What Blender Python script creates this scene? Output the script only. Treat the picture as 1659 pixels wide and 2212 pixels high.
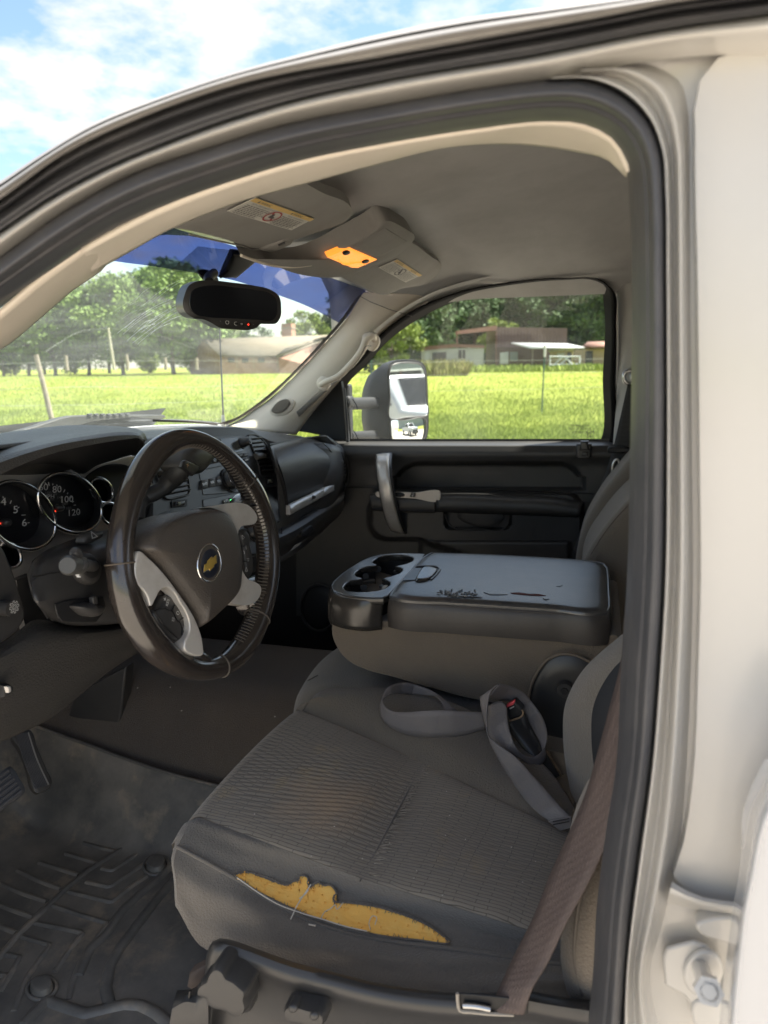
import bpy, bmesh, math, random
import numpy as np
from mathutils import Vector, Matrix
random.seed(7); rng=np.random.default_rng(7)
scene=bpy.context.scene
for o in list(bpy.data.objects): bpy.data.objects.remove(o)
COL=scene.collection

# ---------------- camera ----------------
F=1600.; CX,CY=829.5,1106.; EYE=np.array([0,0,1.5])
_d=np.array([1300-CX,-(780-CY),F]); _d/=np.linalg.norm(_d)
_r=math.radians(-0.8); _u=np.array([math.sin(_r),math.cos(_r),0.])
_z=_u-((_u@_d)/_d[2])*np.array([0,0,1.]); _z/=np.linalg.norm(_z)
_y=np.cross(_z,_d)
if _y[0]>0:_y=-_y
M=np.array([_d,_y,_z])                      # rows: world axes in camera (right, up, forward)
R3=[M[:,0],M[:,1],-M[:,2]]
cam=bpy.data.cameras.new('camera'); camo=bpy.data.objects.new('camera',cam); COL.objects.link(camo)
camo.matrix_world=Matrix(((R3[0][0],R3[1][0],R3[2][0],EYE[0]),(R3[0][1],R3[1][1],R3[2][1],EYE[1]),(R3[0][2],R3[1][2],R3[2][2],EYE[2]),(0,0,0,1)))
cam.sensor_fit='VERTICAL'; cam.sensor_height=36; cam.lens=F/2212*36
cam.clip_start=0.02; cam.clip_end=1500
cam.dof.use_dof=True; cam.dof.focus_distance=1.05; cam.dof.aperture_fstop=7.5
scene.camera=camo

# ---------------- light ----------------
SKYSEED=3.3
SUN_EL,SUN_AZ=58,-62    # sun from the passenger side and behind the cab
world=bpy.data.worlds.new('World'); scene.world=world; world.use_nodes=True
nt=world.node_tree; nt.nodes.clear()
def N(t,ty,**k):
    n=t.nodes.new(ty)
    for a,b in k.items():
        if a in n.inputs: n.inputs[a].default_value=b
        else: setattr(n,a,b)
    return n
L=lambda t,a,b:t.links.new(a,b)
wo=N(nt,'ShaderNodeOutputWorld'); bg=N(nt,'ShaderNodeBackground',Strength=0.075)
sky=N(nt,'ShaderNodeTexSky',sky_type='NISHITA',sun_disc=False,sun_elevation=math.radians(SUN_EL),sun_rotation=math.radians(90-SUN_AZ),air_density=1.0,dust_density=0.6,ozone_density=1.5)
tc=N(nt,'ShaderNodeTexCoord'); sp=N(nt,'ShaderNodeSeparateXYZ'); L(nt,tc.outputs['Generated'],sp.inputs[0])
zz=N(nt,'ShaderNodeMath',operation='MAXIMUM'); L(nt,sp.outputs[2],zz.inputs[0]); zz.inputs[1].default_value=0.02
za=N(nt,'ShaderNodeMath',operation='ADD'); L(nt,zz.outputs[0],za.inputs[0]); za.inputs[1].default_value=0.18
dx=N(nt,'ShaderNodeMath',operation='DIVIDE'); dy=N(nt,'ShaderNodeMath',operation='DIVIDE')
L(nt,sp.outputs[0],dx.inputs[0]);L(nt,za.outputs[0],dx.inputs[1]);L(nt,sp.outputs[1],dy.inputs[0]);L(nt,za.outputs[0],dy.inputs[1])
cb=N(nt,'ShaderNodeCombineXYZ'); L(nt,dx.outputs[0],cb.inputs[0]);L(nt,dy.outputs[0],cb.inputs[1]); cb.inputs[2].default_value=SKYSEED
n1=N(nt,'ShaderNodeTexNoise',Scale=1.7,Detail=10.,Roughness=0.62,Distortion=0.25); L(nt,cb.outputs[0],n1.inputs['Vector'])
n2=N(nt,'ShaderNodeTexNoise',Scale=7.,Detail=8.,Roughness=0.6); L(nt,cb.outputs[0],n2.inputs['Vector'])
mx=N(nt,'ShaderNodeMath',operation='MULTIPLY_ADD'); L(nt,n2.outputs[0],mx.inputs[0]); mx.inputs[1].default_value=0.42; L(nt,n1.outputs[0],mx.inputs[2])
rp=N(nt,'ShaderNodeValToRGB'); rp.color_ramp.elements[0].position=0.64; rp.color_ramp.elements[1].position=0.86; L(nt,mx.outputs[0],rp.inputs[0])
hz=N(nt,'ShaderNodeMapRange'); L(nt,sp.outputs[2],hz.inputs['Value']); hz.inputs['From Min'].default_value=0.0; hz.inputs['From Max'].default_value=0.16; hz.inputs['To Min'].default_value=.6; hz.inputs['To Max'].default_value=0.
mxx=N(nt,'ShaderNodeMath',operation='MAXIMUM'); L(nt,rp.outputs[0],mxx.inputs[0]); L(nt,hz.outputs[0],mxx.inputs[1])
mix=N(nt,'ShaderNodeMixRGB'); L(nt,mxx.outputs[0],mix.inputs[0]); L(nt,sky.outputs[0],mix.inputs[1]); mix.inputs[2].default_value=(4.75,4.45,4.0,1)
L(nt,mix.outputs[0],bg.inputs[0]); L(nt,bg.outputs[0],wo.inputs[0])
sl=bpy.data.lights.new('sun','SUN'); sl.energy=5.0; sl.angle=math.radians(2.0); sl.color=(1,.95,.87)
so=bpy.data.objects.new('sun',sl); COL.objects.link(so)
sd=Vector((math.cos(math.radians(SUN_EL))*math.cos(math.radians(SUN_AZ)),math.cos(math.radians(SUN_EL))*math.sin(math.radians(SUN_AZ)),math.sin(math.radians(SUN_EL))))
so.rotation_euler=sd.to_track_quat('Z','Y').to_euler(); so.location=(0,0,30)
vs=scene.view_settings; vs.view_transform='Standard'; vs.look='None'; vs.exposure=2.0; vs.gamma=1; vs.use_curve_mapping=False
scene.render.engine='CYCLES'
scene.cycles.max_bounces=10; scene.cycles.transparent_max_bounces=24; scene.cycles.diffuse_bounces=5; scene.cycles.glossy_bounces=4

# ---------------- geometry helpers ----------------
A=np.array
def ray(x,y): return M@A([x-CX,-(y-CY),F])
def X_(x,y,v): r=ray(x,y); return EYE+r*(v-EYE[0])/r[0]
def Y_(x,y,v): r=ray(x,y); return EYE+r*(v-EYE[1])/r[1]
def Z_(x,y,v): r=ray(x,y); return EYE+r*(v-EYE[2])/r[2]
def N_(x,y,p0,n): r=ray(x,y); return EYE+r*(((A(p0)-EYE)@A(n))/(r@A(n)))
K={'X':X_,'Y':Y_,'Z':Z_}
def cr(P,n,closed=False):
    P=[A(p,dtype=float) for p in P]
    if len(P)==2 and not closed: return A([P[0]*(1-t)+P[1]*t for t in np.linspace(0,1,n)])
    if closed: Q=[P[-1]]+P+[P[0],P[1]]
    else: Q=[2*P[0]-P[1]]+P+[2*P[-1]-P[-2]]
    m=len(Q)-3; d=[np.linalg.norm(Q[i+2]-Q[i+1])+1e-9 for i in range(m)]; cs=np.concatenate([[0],np.cumsum(d)])
    out=[]
    for s in np.linspace(0,cs[-1],n,endpoint=not closed):
        i=min(np.searchsorted(cs,s,side='right')-1,m-1); t=(s-cs[i])/d[i]
        p0,p1,p2,p3=Q[i:i+4]; l=d[i]
        l0=np.linalg.norm(p1-p0)+1e-9; l2=np.linalg.norm(p3-p2)+1e-9
        m1=((p2-p1)/l*l0+(p1-p0)/l0*l)/(l0+l)*l; m2=((p3-p2)/l2*l+(p2-p1)/l*l2)/(l2+l)*l
        out.append((2*t**3-3*t**2+1)*p1+(t**3-2*t**2+t)*m1+(-2*t**3+3*t**2)*p2+(t**3-t**2)*m2)
    return A(out)
def lin(P,n):
    P=A(P,dtype=float); d=np.linalg.norm(np.diff(P,axis=0),axis=1); s=np.concatenate([[0],np.cumsum(d)]); t=np.linspace(0,s[-1],n)
    return A([np.interp(t,s,P[:,k]) for k in range(P.shape[1])]).T
def row(k,P,n=24,v=None,sm=True):
    """image-plane points on plane k=value -> 3D polyline"""
    Q=[(p[0],p[1],p[2] if len(p)>2 else v) for p in P]
    q=cr(Q,n) if sm else lin(Q,n)
    return A([K[k](*p) for p in q])
def pts(k,P,v=None): return [K[k](p[0],p[1],p[2] if len(p)>2 else v) for p in P]
def ell(cx,cy,a,b,rot=0,n=40,t0=0,t1=360):
    r=math.radians(rot); out=[]
    for t in np.linspace(math.radians(t0),math.radians(t1),n,endpoint=(t1-t0)<360):
        x=a*math.cos(t);y=b*math.sin(t); out.append((cx+x*math.cos(r)-y*math.sin(r),cy+x*math.sin(r)+y*math.cos(r)))
    return out
WLOC={}
def link(o,parent,loc):
    COL.objects.link(o); WLOC[o.name]=A(loc,dtype=float)
    if parent is not None:
        o.parent=parent; o.location=Vector(A(loc)-WLOC[parent.name])
    else: o.location=Vector(loc)
    return o
def thing(name,label,cat,loc=(0,0,0),group=None):
    o=bpy.data.objects.new(name,None); o.empty_display_size=.1; link(o,None,loc); o['label']=label; o['category']=cat
    if group:o['group']=group
    return o
def tag(o,label=None,cat=None,group=None,kind=None):
    if label:o['label']=label
    if cat:o['category']=cat
    if group:o['group']=group
    if kind:o['kind']=kind
    return o
def mk(name,V,Fc,mt,parent=None,smooth=True,ang=40,base=False):
    V=A(V,dtype=float).reshape(-1,3)
    c=(V.min(0)+V.max(0))/2
    if base: c[2]=V[:,2].min()
    me=bpy.data.meshes.new(name); me.from_pydata((V-c).tolist(),[],[list(map(int,f)) for f in Fc])
    me.validate(); me.materials.append(mt)
    if smooth:
        me.polygons.foreach_set('use_smooth',[True]*len(me.polygons)); me.set_sharp_from_angle(angle=math.radians(ang))
    me.update()
    o=bpy.data.objects.new(name,me); return link(o,parent,c)
def orient(V,Fc):
    V=A(V); s=0
    for f in Fc[::max(1,len(Fc)//60)]:
        p=[V[i] for i in f]; n=np.cross(p[1]-p[0],p[2]-p[0]); s+=n@(EYE-p[0])/ (np.linalg.norm(n)+1e-12)
    return Fc if s>0 else [f[::-1] for f in Fc]
def bev(o,w,seg=3,ang=35):
    m=o.modifiers.new('b','BEVEL'); m.width=w; m.segments=seg; m.limit_method='ANGLE'; m.angle_limit=math.radians(ang); m.harden_normals=False
    return o
def solid(o,t,off=-1):
    m=o.modifiers.new('s','SOLIDIFY'); m.thickness=t; m.offset=off; return o
def grid(R):
    m=len(R);n=len(R[0]); V=A(R).reshape(-1,3)
    return V,[(i*n+j,i*n+j+1,(i+1)*n+j+1,(i+1)*n+j) for i in range(m-1) for j in range(n-1)]
def patch(name,rows,mt,parent=None,nv=None,th=0,ang=40,off=-1,sm=True,disp=None):
    n=len(rows[0]); rows=[A(r) for r in rows]
    if nv:
        cols=[(cr if sm else lin)([r[j] for r in rows],nv) for j in range(n)]
        rows=[A([c[i] for c in cols]) for i in range(nv)]
    V,Fc=grid(rows)
    if disp is not None: V=disp(V,len(rows),n)
    Fc=orient(V,Fc); o=mk(name,V,Fc,mt,parent,ang=ang)
    if th: solid(o,th,off)
    return o
def plate(name,P,depth,mt,parent=None,b=0,seg=3,dirv=None,ang=35):
    P=[A(p) for p in P]; c=sum(P)/len(P); n=np.zeros(3)
    for i in range(len(P)): n+=np.cross(P[i]-c,P[(i+1)%len(P)]-c)
    n/=np.linalg.norm(n)
    if n@(EYE-c)<0: P=P[::-1]; n=-n
    d=-n*depth if dirv is None else A(dirv)*depth
    k=len(P); V=P+[p+d for p in P]
    Fc=[tuple(range(k)),tuple(range(2*k-1,k-1,-1))]+[(i,i+k,(i+1)%k+k,(i+1)%k) for i in range(k)]
    o=mk(name,V,Fc,mt,parent,ang=ang)
    if b: bev(o,b,seg)
    return o
def dome(name,P,h,mt,parent=None,rings=8,back=.01,pw=2.2,n0=None,edge=.0,cen=None):
    P=[A(p) for p in P]; c=sum(P)/len(P) if cen is None else A(cen); n=np.zeros(3)
    for i in range(len(P)): n+=np.cross(P[i]-c,P[(i+1)%len(P)]-c)
    n/=np.linalg.norm(n)
    if n@(EYE-c)<0: P=P[::-1]; n=-n
    if n0 is not None:n=A(n0)
    R=[[p-n*back for p in P],[p for p in P]]
    for i in range(1,rings+1):
        t=i/rings; s=1-t; R.append([c+(p-c)*s+n*h*(1-s**pw)**(1/pw if pw>1 else 1) for p in P])
    k=len(P); V=A(R).reshape(-1,3); Fc=[]
    for i in range(len(R)-1):
        for j in range(k):
            a,b_=i*k+j,i*k+(j+1)%k
            if i==len(R)-2: Fc.append((a,b_,b_+k,a+k))
            else: Fc.append((a,b_,b_+k,a+k))
    Fc.append(tuple(range(k-1,-1,-1)))
    bmv=mk(name,V,Fc,mt,parent,ang=50); 
    bm=bmesh.new(); bm.from_mesh(bmv.data); bmesh.ops.remove_doubles(bm,verts=bm.verts,dist=1e-6); bm.to_mesh(bmv.data); bm.free()
    return bmv
def tube(name,P,r,mt,parent=None,n=12,closed=False,flat=None,up=None,caps=True,raw=False):
    P=A(P,dtype=float); m=len(P); r=np.full(m,r) if np.isscalar(r) else A(r)
    T=np.gradient(P,axis=0) if not closed else (np.roll(P,-1,0)-np.roll(P,1,0))
    T/=np.linalg.norm(T,axis=1)[:,None]
    u=A(up,dtype=float) if up is not None else (A([0,0,1.]) if abs(T[0][2])<.9 else A([1.,0,0]))
    V=[];fx,fy=flat or (1,1)
    for i in range(m):
        a=np.cross(u,T[i]); a/=np.linalg.norm(a)+1e-12; b=np.cross(T[i],a)
        if up is None:u=b
        for k in range(n):
            t=2*math.pi*k/n; V.append(P[i]+r[i]*(math.cos(t)*a*fx+math.sin(t)*b*fy))
    Fc=[]
    for i in range(m if closed else m-1):
        for k in range(n):
            j=(i+1)%m; Fc.append((i*n+k,i*n+(k+1)%n,j*n+(k+1)%n,j*n+k))
    if caps and not closed: Fc+= [tuple(range(n-1,-1,-1)),tuple(range((m-1)*n,m*n))]
    if raw: return V,Fc
    return mk(name,V,Fc,mt,parent,ang=50)
def bx(c,s,ax=None):
    c=A(c);s=A(s)/2; ax=np.eye(3) if ax is None else A(ax)
    V=[c+ax[0]*a*s[0]+ax[1]*b*s[1]+ax[2]*d*s[2] for a in(-1,1) for b in(-1,1) for d in(-1,1)]
    return V,[(0,1,3,2),(4,6,7,5),(0,4,5,1),(2,3,7,6),(0,2,6,4),(1,5,7,3)]
def box(name,c,s,mt,parent=None,b=0,ax=None,seg=2,base=False):
    V,Fc=bx(c,s,ax); o=mk(name,V,Fc,mt,parent,ang=30,base=base)
    if b: bev(o,b,seg)
    return o
def join(L_):
    V=[];Fc=[]
    for v,f in L_:
        k=len(V); V+=list(v); Fc+=[tuple(i+k for i in q) for q in f]
    return V,Fc
def ringm(name,P,Q,mt,parent=None,nv=5,bulge=0,nrm=None,ang=60):
    """closed annular loft between loops P and Q (same count)"""
    k=len(P); R=[]
    for t in np.linspace(0,1,nv):
        R.append([A(p)*(1-t)+A(q)*t+(A(nrm)*bulge*math.sin(math.pi*t) if nrm is not None else 0) for p,q in zip(P,Q)])
    V=A(R).reshape(-1,3); Fc=[(i*k+j,i*k+(j+1)%k,(i+1)*k+(j+1)%k,(i+1)*k+j) for i in range(nv-1) for j in range(k)]
    return mk(name,V,orient(V,Fc),mt,parent,ang=ang)
def text(name,s,loc,right,up,size,mt,parent=None,depth=.0003,align='CENTER',sx=1.):
    cu=bpy.data.curves.new(name,'FONT'); cu.body=s; cu.align_x=align; cu.align_y='CENTER'; cu.resolution_u=3
    t=bpy.data.objects.new('tmp',cu); me=bpy.data.meshes.new_from_object(t); bpy.data.objects.remove(t)
    r=A(right,dtype=float);r/=np.linalg.norm(r);u=A(up,dtype=float);u-=r*(u@r);u/=np.linalg.norm(u)
    V=[A(loc)+size*(v.co.x*r*sx+v.co.y*u) for v in me.vertices]; Fc=[tuple(p.vertices) for p in me.polygons]
    bpy.data.meshes.remove(me)
    return mk(name,V,Fc,mt,parent,smooth=False)

# ---------------- materials ----------------
def mat(name,col,rough=.5,metal=0,spec=.5,var=None,bump=(),coat=0,sheen=0,vec='Object',extra=None,trans=None,emit=None,dirt=None):
    m=bpy.data.materials.new(name); m.use_nodes=True; t=m.node_tree; b=t.nodes['Principled BSDF']
    b.inputs['Base Color'].default_value=(*col,1); b.inputs['Roughness'].default_value=rough; b.inputs['Metallic'].default_value=metal
    b.inputs['Specular IOR Level'].default_value=spec; b.inputs['Coat Weight'].default_value=coat; b.inputs['Coat Roughness'].default_value=.12; b.inputs['Sheen Weight'].default_value=sheen
    if emit: b.inputs['Emission Color'].default_value=(*emit[0],1); b.inputs['Emission Strength'].default_value=emit[1]
    tcn=N(t,'ShaderNodeTexCoord'); co=tcn.outputs[vec]
    cur=None
    def rgb(c): 
        n=N(t,'ShaderNodeRGB'); n.outputs[0].default_value=(*c,1); return n.outputs[0]
    cur=rgb(col)
    if var:
        for (sc,c2,lo,hi,*rest) in var:
            n=N(t,'ShaderNodeTexNoise',Scale=sc,Detail=6.,Roughness=.65); L(t,co,n.inputs['Vector'])
            if rest:
                mp=N(t,'ShaderNodeMapping'); mp.inputs['Scale'].default_value=rest[0]; L(t,co,mp.inputs[0]); L(t,mp.outputs[0],n.inputs['Vector'])
            r=N(t,'ShaderNodeMapRange'); L(t,n.outputs[0],r.inputs[0]); r.inputs[1].default_value=lo; r.inputs[2].default_value=hi
            x=N(t,'ShaderNodeMixRGB'); L(t,r.outputs[0],x.inputs[0]); L(t,cur,x.inputs[1]); x.inputs[2].default_value=(*c2,1); cur=x.outputs[0]
            if rest and len(rest)>1:
                r.inputs[4].default_value=rest[1]
    L(t,cur,b.inputs['Base Color'])
    prev=None
    for (kind,sc,st,dist,*rest) in bump:
        src=co
        if rest:
            mp=N(t,'ShaderNodeMapping'); mp.inputs['Scale'].default_value=rest[0]; L(t,co,mp.inputs[0]); src=mp.outputs[0]
            if len(rest)>1: mp.inputs['Rotation'].default_value=rest[1]
        if kind=='noise': n=N(t,'ShaderNodeTexNoise',Scale=sc,Detail=4.,Roughness=.6); h=n.outputs[0]
        elif kind=='vor': n=N(t,'ShaderNodeTexVoronoi',Scale=sc,feature='DISTANCE_TO_EDGE'); h=n.outputs[0]
        elif kind=='vorf': n=N(t,'ShaderNodeTexVoronoi',Scale=sc,feature='SMOOTH_F1'); h=n.outputs[0]
        elif kind=='wave': n=N(t,'ShaderNodeTexWave',Scale=sc,Distortion=.0); h=n.outputs['Fac']
        elif kind=='brick': n=N(t,'ShaderNodeTexBrick',Scale=sc); n.inputs['Mortar Size'].default_value=.06; h=n.outputs['Fac']
        L(t,src,n.inputs['Vector'])
        bn=N(t,'ShaderNodeBump',Strength=st,Distance=dist); L(t,h,bn.inputs['Height'])
        if prev: L(t,prev.outputs[0],bn.inputs['Normal'])
        prev=bn
    if prev: L(t,prev.outputs[0],b.inputs['Normal'])
    if extra: extra(t,b,co,cur)
    return m
def weave(sx,sy,lo=.75,hi=1.2,st=.4,dist=.0006,rz=0,vecx=None):
    """two crossed thread waves modulating colour and bump"""
    def f(t,b,co,cur):
        mp=N(t,'ShaderNodeMapping'); mp.inputs['Rotation'].default_value=(0,0,rz); L(t,co,mp.inputs[0])
        a=N(t,'ShaderNodeTexWave',Scale=sx,bands_direction='X',Distortion=.6); c=N(t,'ShaderNodeTexWave',Scale=sy,bands_direction='Y',Distortion=.6)
        a.inputs['Detail'].default_value=1; L(t,mp.outputs[0],a.inputs[0]); L(t,mp.outputs[0],c.inputs[0])
        m=N(t,'ShaderNodeMath',operation='MULTIPLY'); L(t,a.outputs['Fac'],m.inputs[0]); L(t,c.outputs['Fac'],m.inputs[1])
        r=N(t,'ShaderNodeMapRange'); L(t,m.outputs[0],r.inputs[0]); r.inputs[3].default_value=lo; r.inputs[4].default_value=hi
        x=N(t,'ShaderNodeVectorMath',operation='SCALE'); L(t,cur,x.inputs[0]); L(t,r.outputs[0],x.inputs['Scale']); L(t,x.outputs[0],b.inputs['Base Color'])
        bn=N(t,'ShaderNodeBump',Strength=st,Distance=dist); L(t,m.outputs[0],bn.inputs['Height'])
        ln=b.inputs['Normal'].links
        if ln: L(t,ln[0].from_socket,bn.inputs['Normal'])
        L(t,bn.outputs[0],b.inputs['Normal'])
    return f
m_=dict(
 plastic=mat('black_grained_plastic',(.038,.037,.037),.46,spec=.5,var=[(6,(.055,.051,.047),.4,.75)],bump=[('vor',420,.35,.0006)]),
 plastic_dk=mat('deep_black_plastic',(.013,.013,.014),.55,spec=.4,var=[(5,(.022,.021,.02),.45,.8)],bump=[('vor',500,.25,.0004)]),
 smooth=mat('satin_black_plastic',(.036,.035,.035),.36,spec=.5,var=[(8,(.04,.037,.034),.5,.8)],bump=[('noise',60,.06,.001)]),
 trim=mat('dash_bezel_charcoal',(.042,.046,.05),.42,spec=.45,bump=[('noise',300,.06,.0004)]),
 padtop=mat('grained_dash_pad',(.042,.04,.038),.42,spec=.5,var=[(9,(.045,.042,.038),.45,.8)],bump=[('vor',260,.65,.0012)]),
 hub=mat('worn_brown_black_hub',(.06,.052,.046),.47,spec=.5,var=[(22,(.072,.06,.05),.4,.75)],bump=[('vor',330,.6,.001)]),
 leather=mat('worn_glossy_wheel_leather',(.024,.020,.018),.2,spec=.6,var=[(14,(.04,.031,.026),.4,.75)],bump=[('noise',40,.12,.002),('vor',500,.12,.0004)],coat=.6),
 silver=mat('satin_silver_paint',(.6,.58,.55),.33,metal=.35,var=[(16,(.42,.385,.35),.45,.75)],bump=[('noise',500,.04,.0003)]),
 bezel=mat('brushed_grey_bezel',(.52,.485,.44),.38,metal=.15,var=[(10,(.35,.32,.29),.4,.8)],bump=[('noise',500,.05,.0003)]),
 chrome=mat('chrome',(.75,.75,.76),.1,metal=1),
 dial=mat('gauge_black',(.008,.008,.01),.35),
 white=mat('white_print',(.5,.5,.49),.5), red=mat('red_needle',(.8,.03,.02),.5,emit=((1,.05,.02),.6)),
 green=mat('green_lit_icon',(.1,.6,.2),.5,emit=((.1,1,.25),.8)),
 foam=mat('yellow_seat_foam',(.97,.54,.13),.9,spec=.1,var=[(60,(.97,.61,.18),.45,.75)],bump=[('noise',260,.5,.0015)]),
 head=mat('grey_headliner_cloth',(.44,.432,.412),.95,spec=.1,var=[(4,(.30,.29,.272),.4,.8)],bump=[('noise',700,.15,.0006)],sheen=.2),
 visor=mat('grey_visor_vinyl',(.30,.29,.27),.75,spec=.25,bump=[('noise',500,.15,.0006)],var=[(12,(.26,.245,.225),.5,.8)]),
 pillar=mat('beige_pillar_plastic',(.72,.655,.56),.55,spec=.3,bump=[('noise',450,.15,.0005)],var=[(7,(.66,.59,.5),.45,.8)]),
 paint=mat('pearl_white_paint',(.50,.485,.458),.28,spec=.5,coat=.6,var=[(3,(.47,.447,.41),.45,.8)]),
 paint2=mat('pearl_paint_outer_skin',(.5,.5,.51),.2,spec=.5,coat=.8),
 rubber=mat('weathered_black_rubber',(.055,.056,.062),.45,spec=.4,var=[(20,(.085,.083,.085),.45,.8,(1,1,1))],bump=[('noise',90,.15,.001)]),
 rubber_gy=mat('grey_dusty_seal',(.25,.24,.23),.7,var=[(12,(.16,.155,.15),.4,.8)],bump=[('noise',120,.15,.001)]),
 matrub=mat('dusty_floor_mat_rubber',(.09,.087,.082),.42,spec=.5,var=[(7,(.21,.19,.165),.38,.7),(12,(.34,.275,.2),.55,.78)],bump=[('noise',60,.25,.002),('vor',400,.2,.0005)]),
 carpet=mat('charcoal_carpet',(.085,.068,.056),1,spec=.05,var=[(8,(.11,.087,.068),.4,.7)],bump=[('noise',600,1,.004)],sheen=.25),
 vinyl=mat('scuffed_black_console_vinyl',(.032,.034,.038),.33,spec=1.0,var=[(14,(.055,.054,.052),.4,.7)],bump=[('vor',230,.35,.0009),('noise',16,.12,.004)]),
 tear=mat('torn_lining',(.12,.03,.025),.8,bump=[('noise',300,.8,.002)]),
 glossblk=mat('gloss_black_plastic',(.03,.028,.026),.22,spec=.6,var=[(18,(.06,.052,.045),.5,.8)]),
 blackglass=mat('dimmed_glass_dark_reflection',(.012,.013,.016),.06,spec=.4),  # auto-dimming glass; the dark cab reflection is put into its colour
 paper=mat('label_paper',(.62,.6,.54),.7), amberp=mat('label_amber_band',(.72,.5,.18),.7), ink=mat('label_ink',(.1,.09,.09),.7), inkred=mat('label_red_ring',(.4,.06,.06),.6),
 lamp=mat('lit_amber_lamp_lens',(.6,.25,.06),.3,emit=((1,.27,.03),.38),bump=[('wave',260,.5,.002)]),
 gold=mat('gold_emblem',(.62,.43,.1),.3,metal=.6), navy=mat('navy_emblem_disc',(.012,.015,.026),.3),
 redbtn=mat('red_release_button',(.75,.08,.09),.45),
 metal=mat('bare_steel',(.5,.5,.5),.3,metal=1,var=[(30,(.3,.28,.26),.5,.8)]),
 orange=mat('orange_hose',(.9,.25,.05),.5),
 thread=mat('pale_thread',(.6,.55,.47),.8), thread_gy=mat('grey_stitching',(.09,.078,.066),.8),
 mirror=mat('mirror_glass',(.86,.89,.9),.02,metal=1),
 brown=mat('brown_leather_scuff',(.12,.06,.03),.5),
)
FAB=(.083,.072,.062)
m_['cloth']=mat('brown_grey_plain_seat_cloth',(.17,.142,.112),.95,spec=.1,var=[(9,(.15,.125,.1),.42,.75),(26,(.24,.185,.12),.62,.9)],bump=[('noise',30,.15,.004),('noise',380,.8,.0025)],sheen=.3)
m_['cloth_dk']=mat('charcoal_seat_cloth',(.17,.15,.127),.95,spec=.1,var=[(9,(.185,.162,.135),.42,.75)],sheen=.3,bump=[('noise',380,.8,.0025)])
m_['belt']=mat('grey_belt_webbing',(.165,.15,.15),.5,spec=.4,var=[(12,(.21,.185,.17),.45,.8)],bump=[('noise',420,.5,.0015)])
m_['belt_br']=mat('brown_belt_webbing',(.095,.072,.066),.6,spec=.3,var=[(14,(.12,.09,.08),.4,.8)],bump=[('noise',420,.5,.0015)],extra=weave(85,85,.9,1.18,.4,.0008,rz=.6))
m_['belt_bk']=mat('black_belt_webbing',(.02,.02,.021),.6,extra=weave(200,200,.8,1.2,.3,.0005))
def insert_fn(t,b,co,cur):
    # running-bond lines woven into the insert: long thin dashes crossing the seat
    mp=N(t,'ShaderNodeMapping'); mp.inputs['Rotation'].default_value=(0,0,math.radians(97)); L(t,co,mp.inputs[0])
    dn=N(t,'ShaderNodeTexNoise',Scale=9.,Detail=3.); L(t,co,dn.inputs['Vector'])
    ad=N(t,'ShaderNodeMixRGB',blend_type='ADD'); ad.inputs[0].default_value=.02; L(t,mp.outputs[0],ad.inputs[1]); L(t,dn.outputs['Color'],ad.inputs[2])
    br=N(t,'ShaderNodeTexBrick',Scale=42.); br.inputs['Mortar Size'].default_value=.02; br.inputs['Mortar Smooth'].default_value=.3; br.inputs['Brick Width'].default_value=1.5; br.inputs['Row Height'].default_value=.2; br.offset=.37
    L(t,ad.outputs[0],br.inputs['Vector'])
    x=N(t,'ShaderNodeMixRGB',blend_type='MULTIPLY'); L(t,br.outputs['Fac'],x.inputs[0]); L(t,cur,x.inputs[1]); x.inputs[2].default_value=(.42,.42,.42,1)
    # worn tan stain rubbed into the middle of the cushion
    gp=N(t,'ShaderNodeNewGeometry'); ds=N(t,'ShaderNodeVectorMath',operation='DISTANCE'); L(t,gp.outputs['Position'],ds.inputs[0]); ds.inputs[1].default_value=tuple(Z_(705,1745,.96))
    sn=N(t,'ShaderNodeTexNoise',Scale=24.,Detail=8.,Roughness=.7); L(t,gp.outputs['Position'],sn.inputs['Vector'])
    r1=N(t,'ShaderNodeMapRange'); L(t,ds.outputs['Value'],r1.inputs[0]); r1.inputs[1].default_value=.11; r1.inputs[2].default_value=.0
    mm=N(t,'ShaderNodeMath',operation='MULTIPLY'); L(t,r1.outputs[0],mm.inputs[0]); L(t,sn.outputs[0],mm.inputs[1])
    r3=N(t,'ShaderNodeMapRange'); L(t,mm.outputs[0],r3.inputs[0]); r3.inputs[1].default_value=.18; r3.inputs[2].default_value=.5; r3.inputs[4].default_value=.6
    x3=N(t,'ShaderNodeMixRGB'); L(t,r3.outputs[0],x3.inputs[0]); L(t,x.outputs[0],x3.inputs[1]); x3.inputs[2].default_value=(.44,.30,.18,1); L(t,x3.outputs[0],b.inputs['Base Color'])
    iv=N(t,'ShaderNodeMath',operation='SUBTRACT'); iv.inputs[0].default_value=1; L(t,br.outputs['Fac'],iv.inputs[1])
    bn=N(t,'ShaderNodeBump',Strength=.6,Distance=.0012); L(t,iv.outputs[0],bn.inputs['Height'])
    n=N(t,'ShaderNodeTexNoise',Scale=350.,Detail=3.); L(t,co,n.inputs['Vector']); b2=N(t,'ShaderNodeBump',Strength=.35,Distance=.001); L(t,n.outputs[0],b2.inputs['Height']); L(t,bn.outputs[0],b2.inputs['Normal']); L(t,b2.outputs[0],b.inputs['Normal'])
m_['insert']=mat('ribbed_seat_insert_cloth',(.26,.222,.178),.92,spec=.12,var=[(7,(.31,.262,.208),.4,.75),(13,(.40,.30,.17),.58,.82)],sheen=.25,extra=insert_fn)
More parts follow.
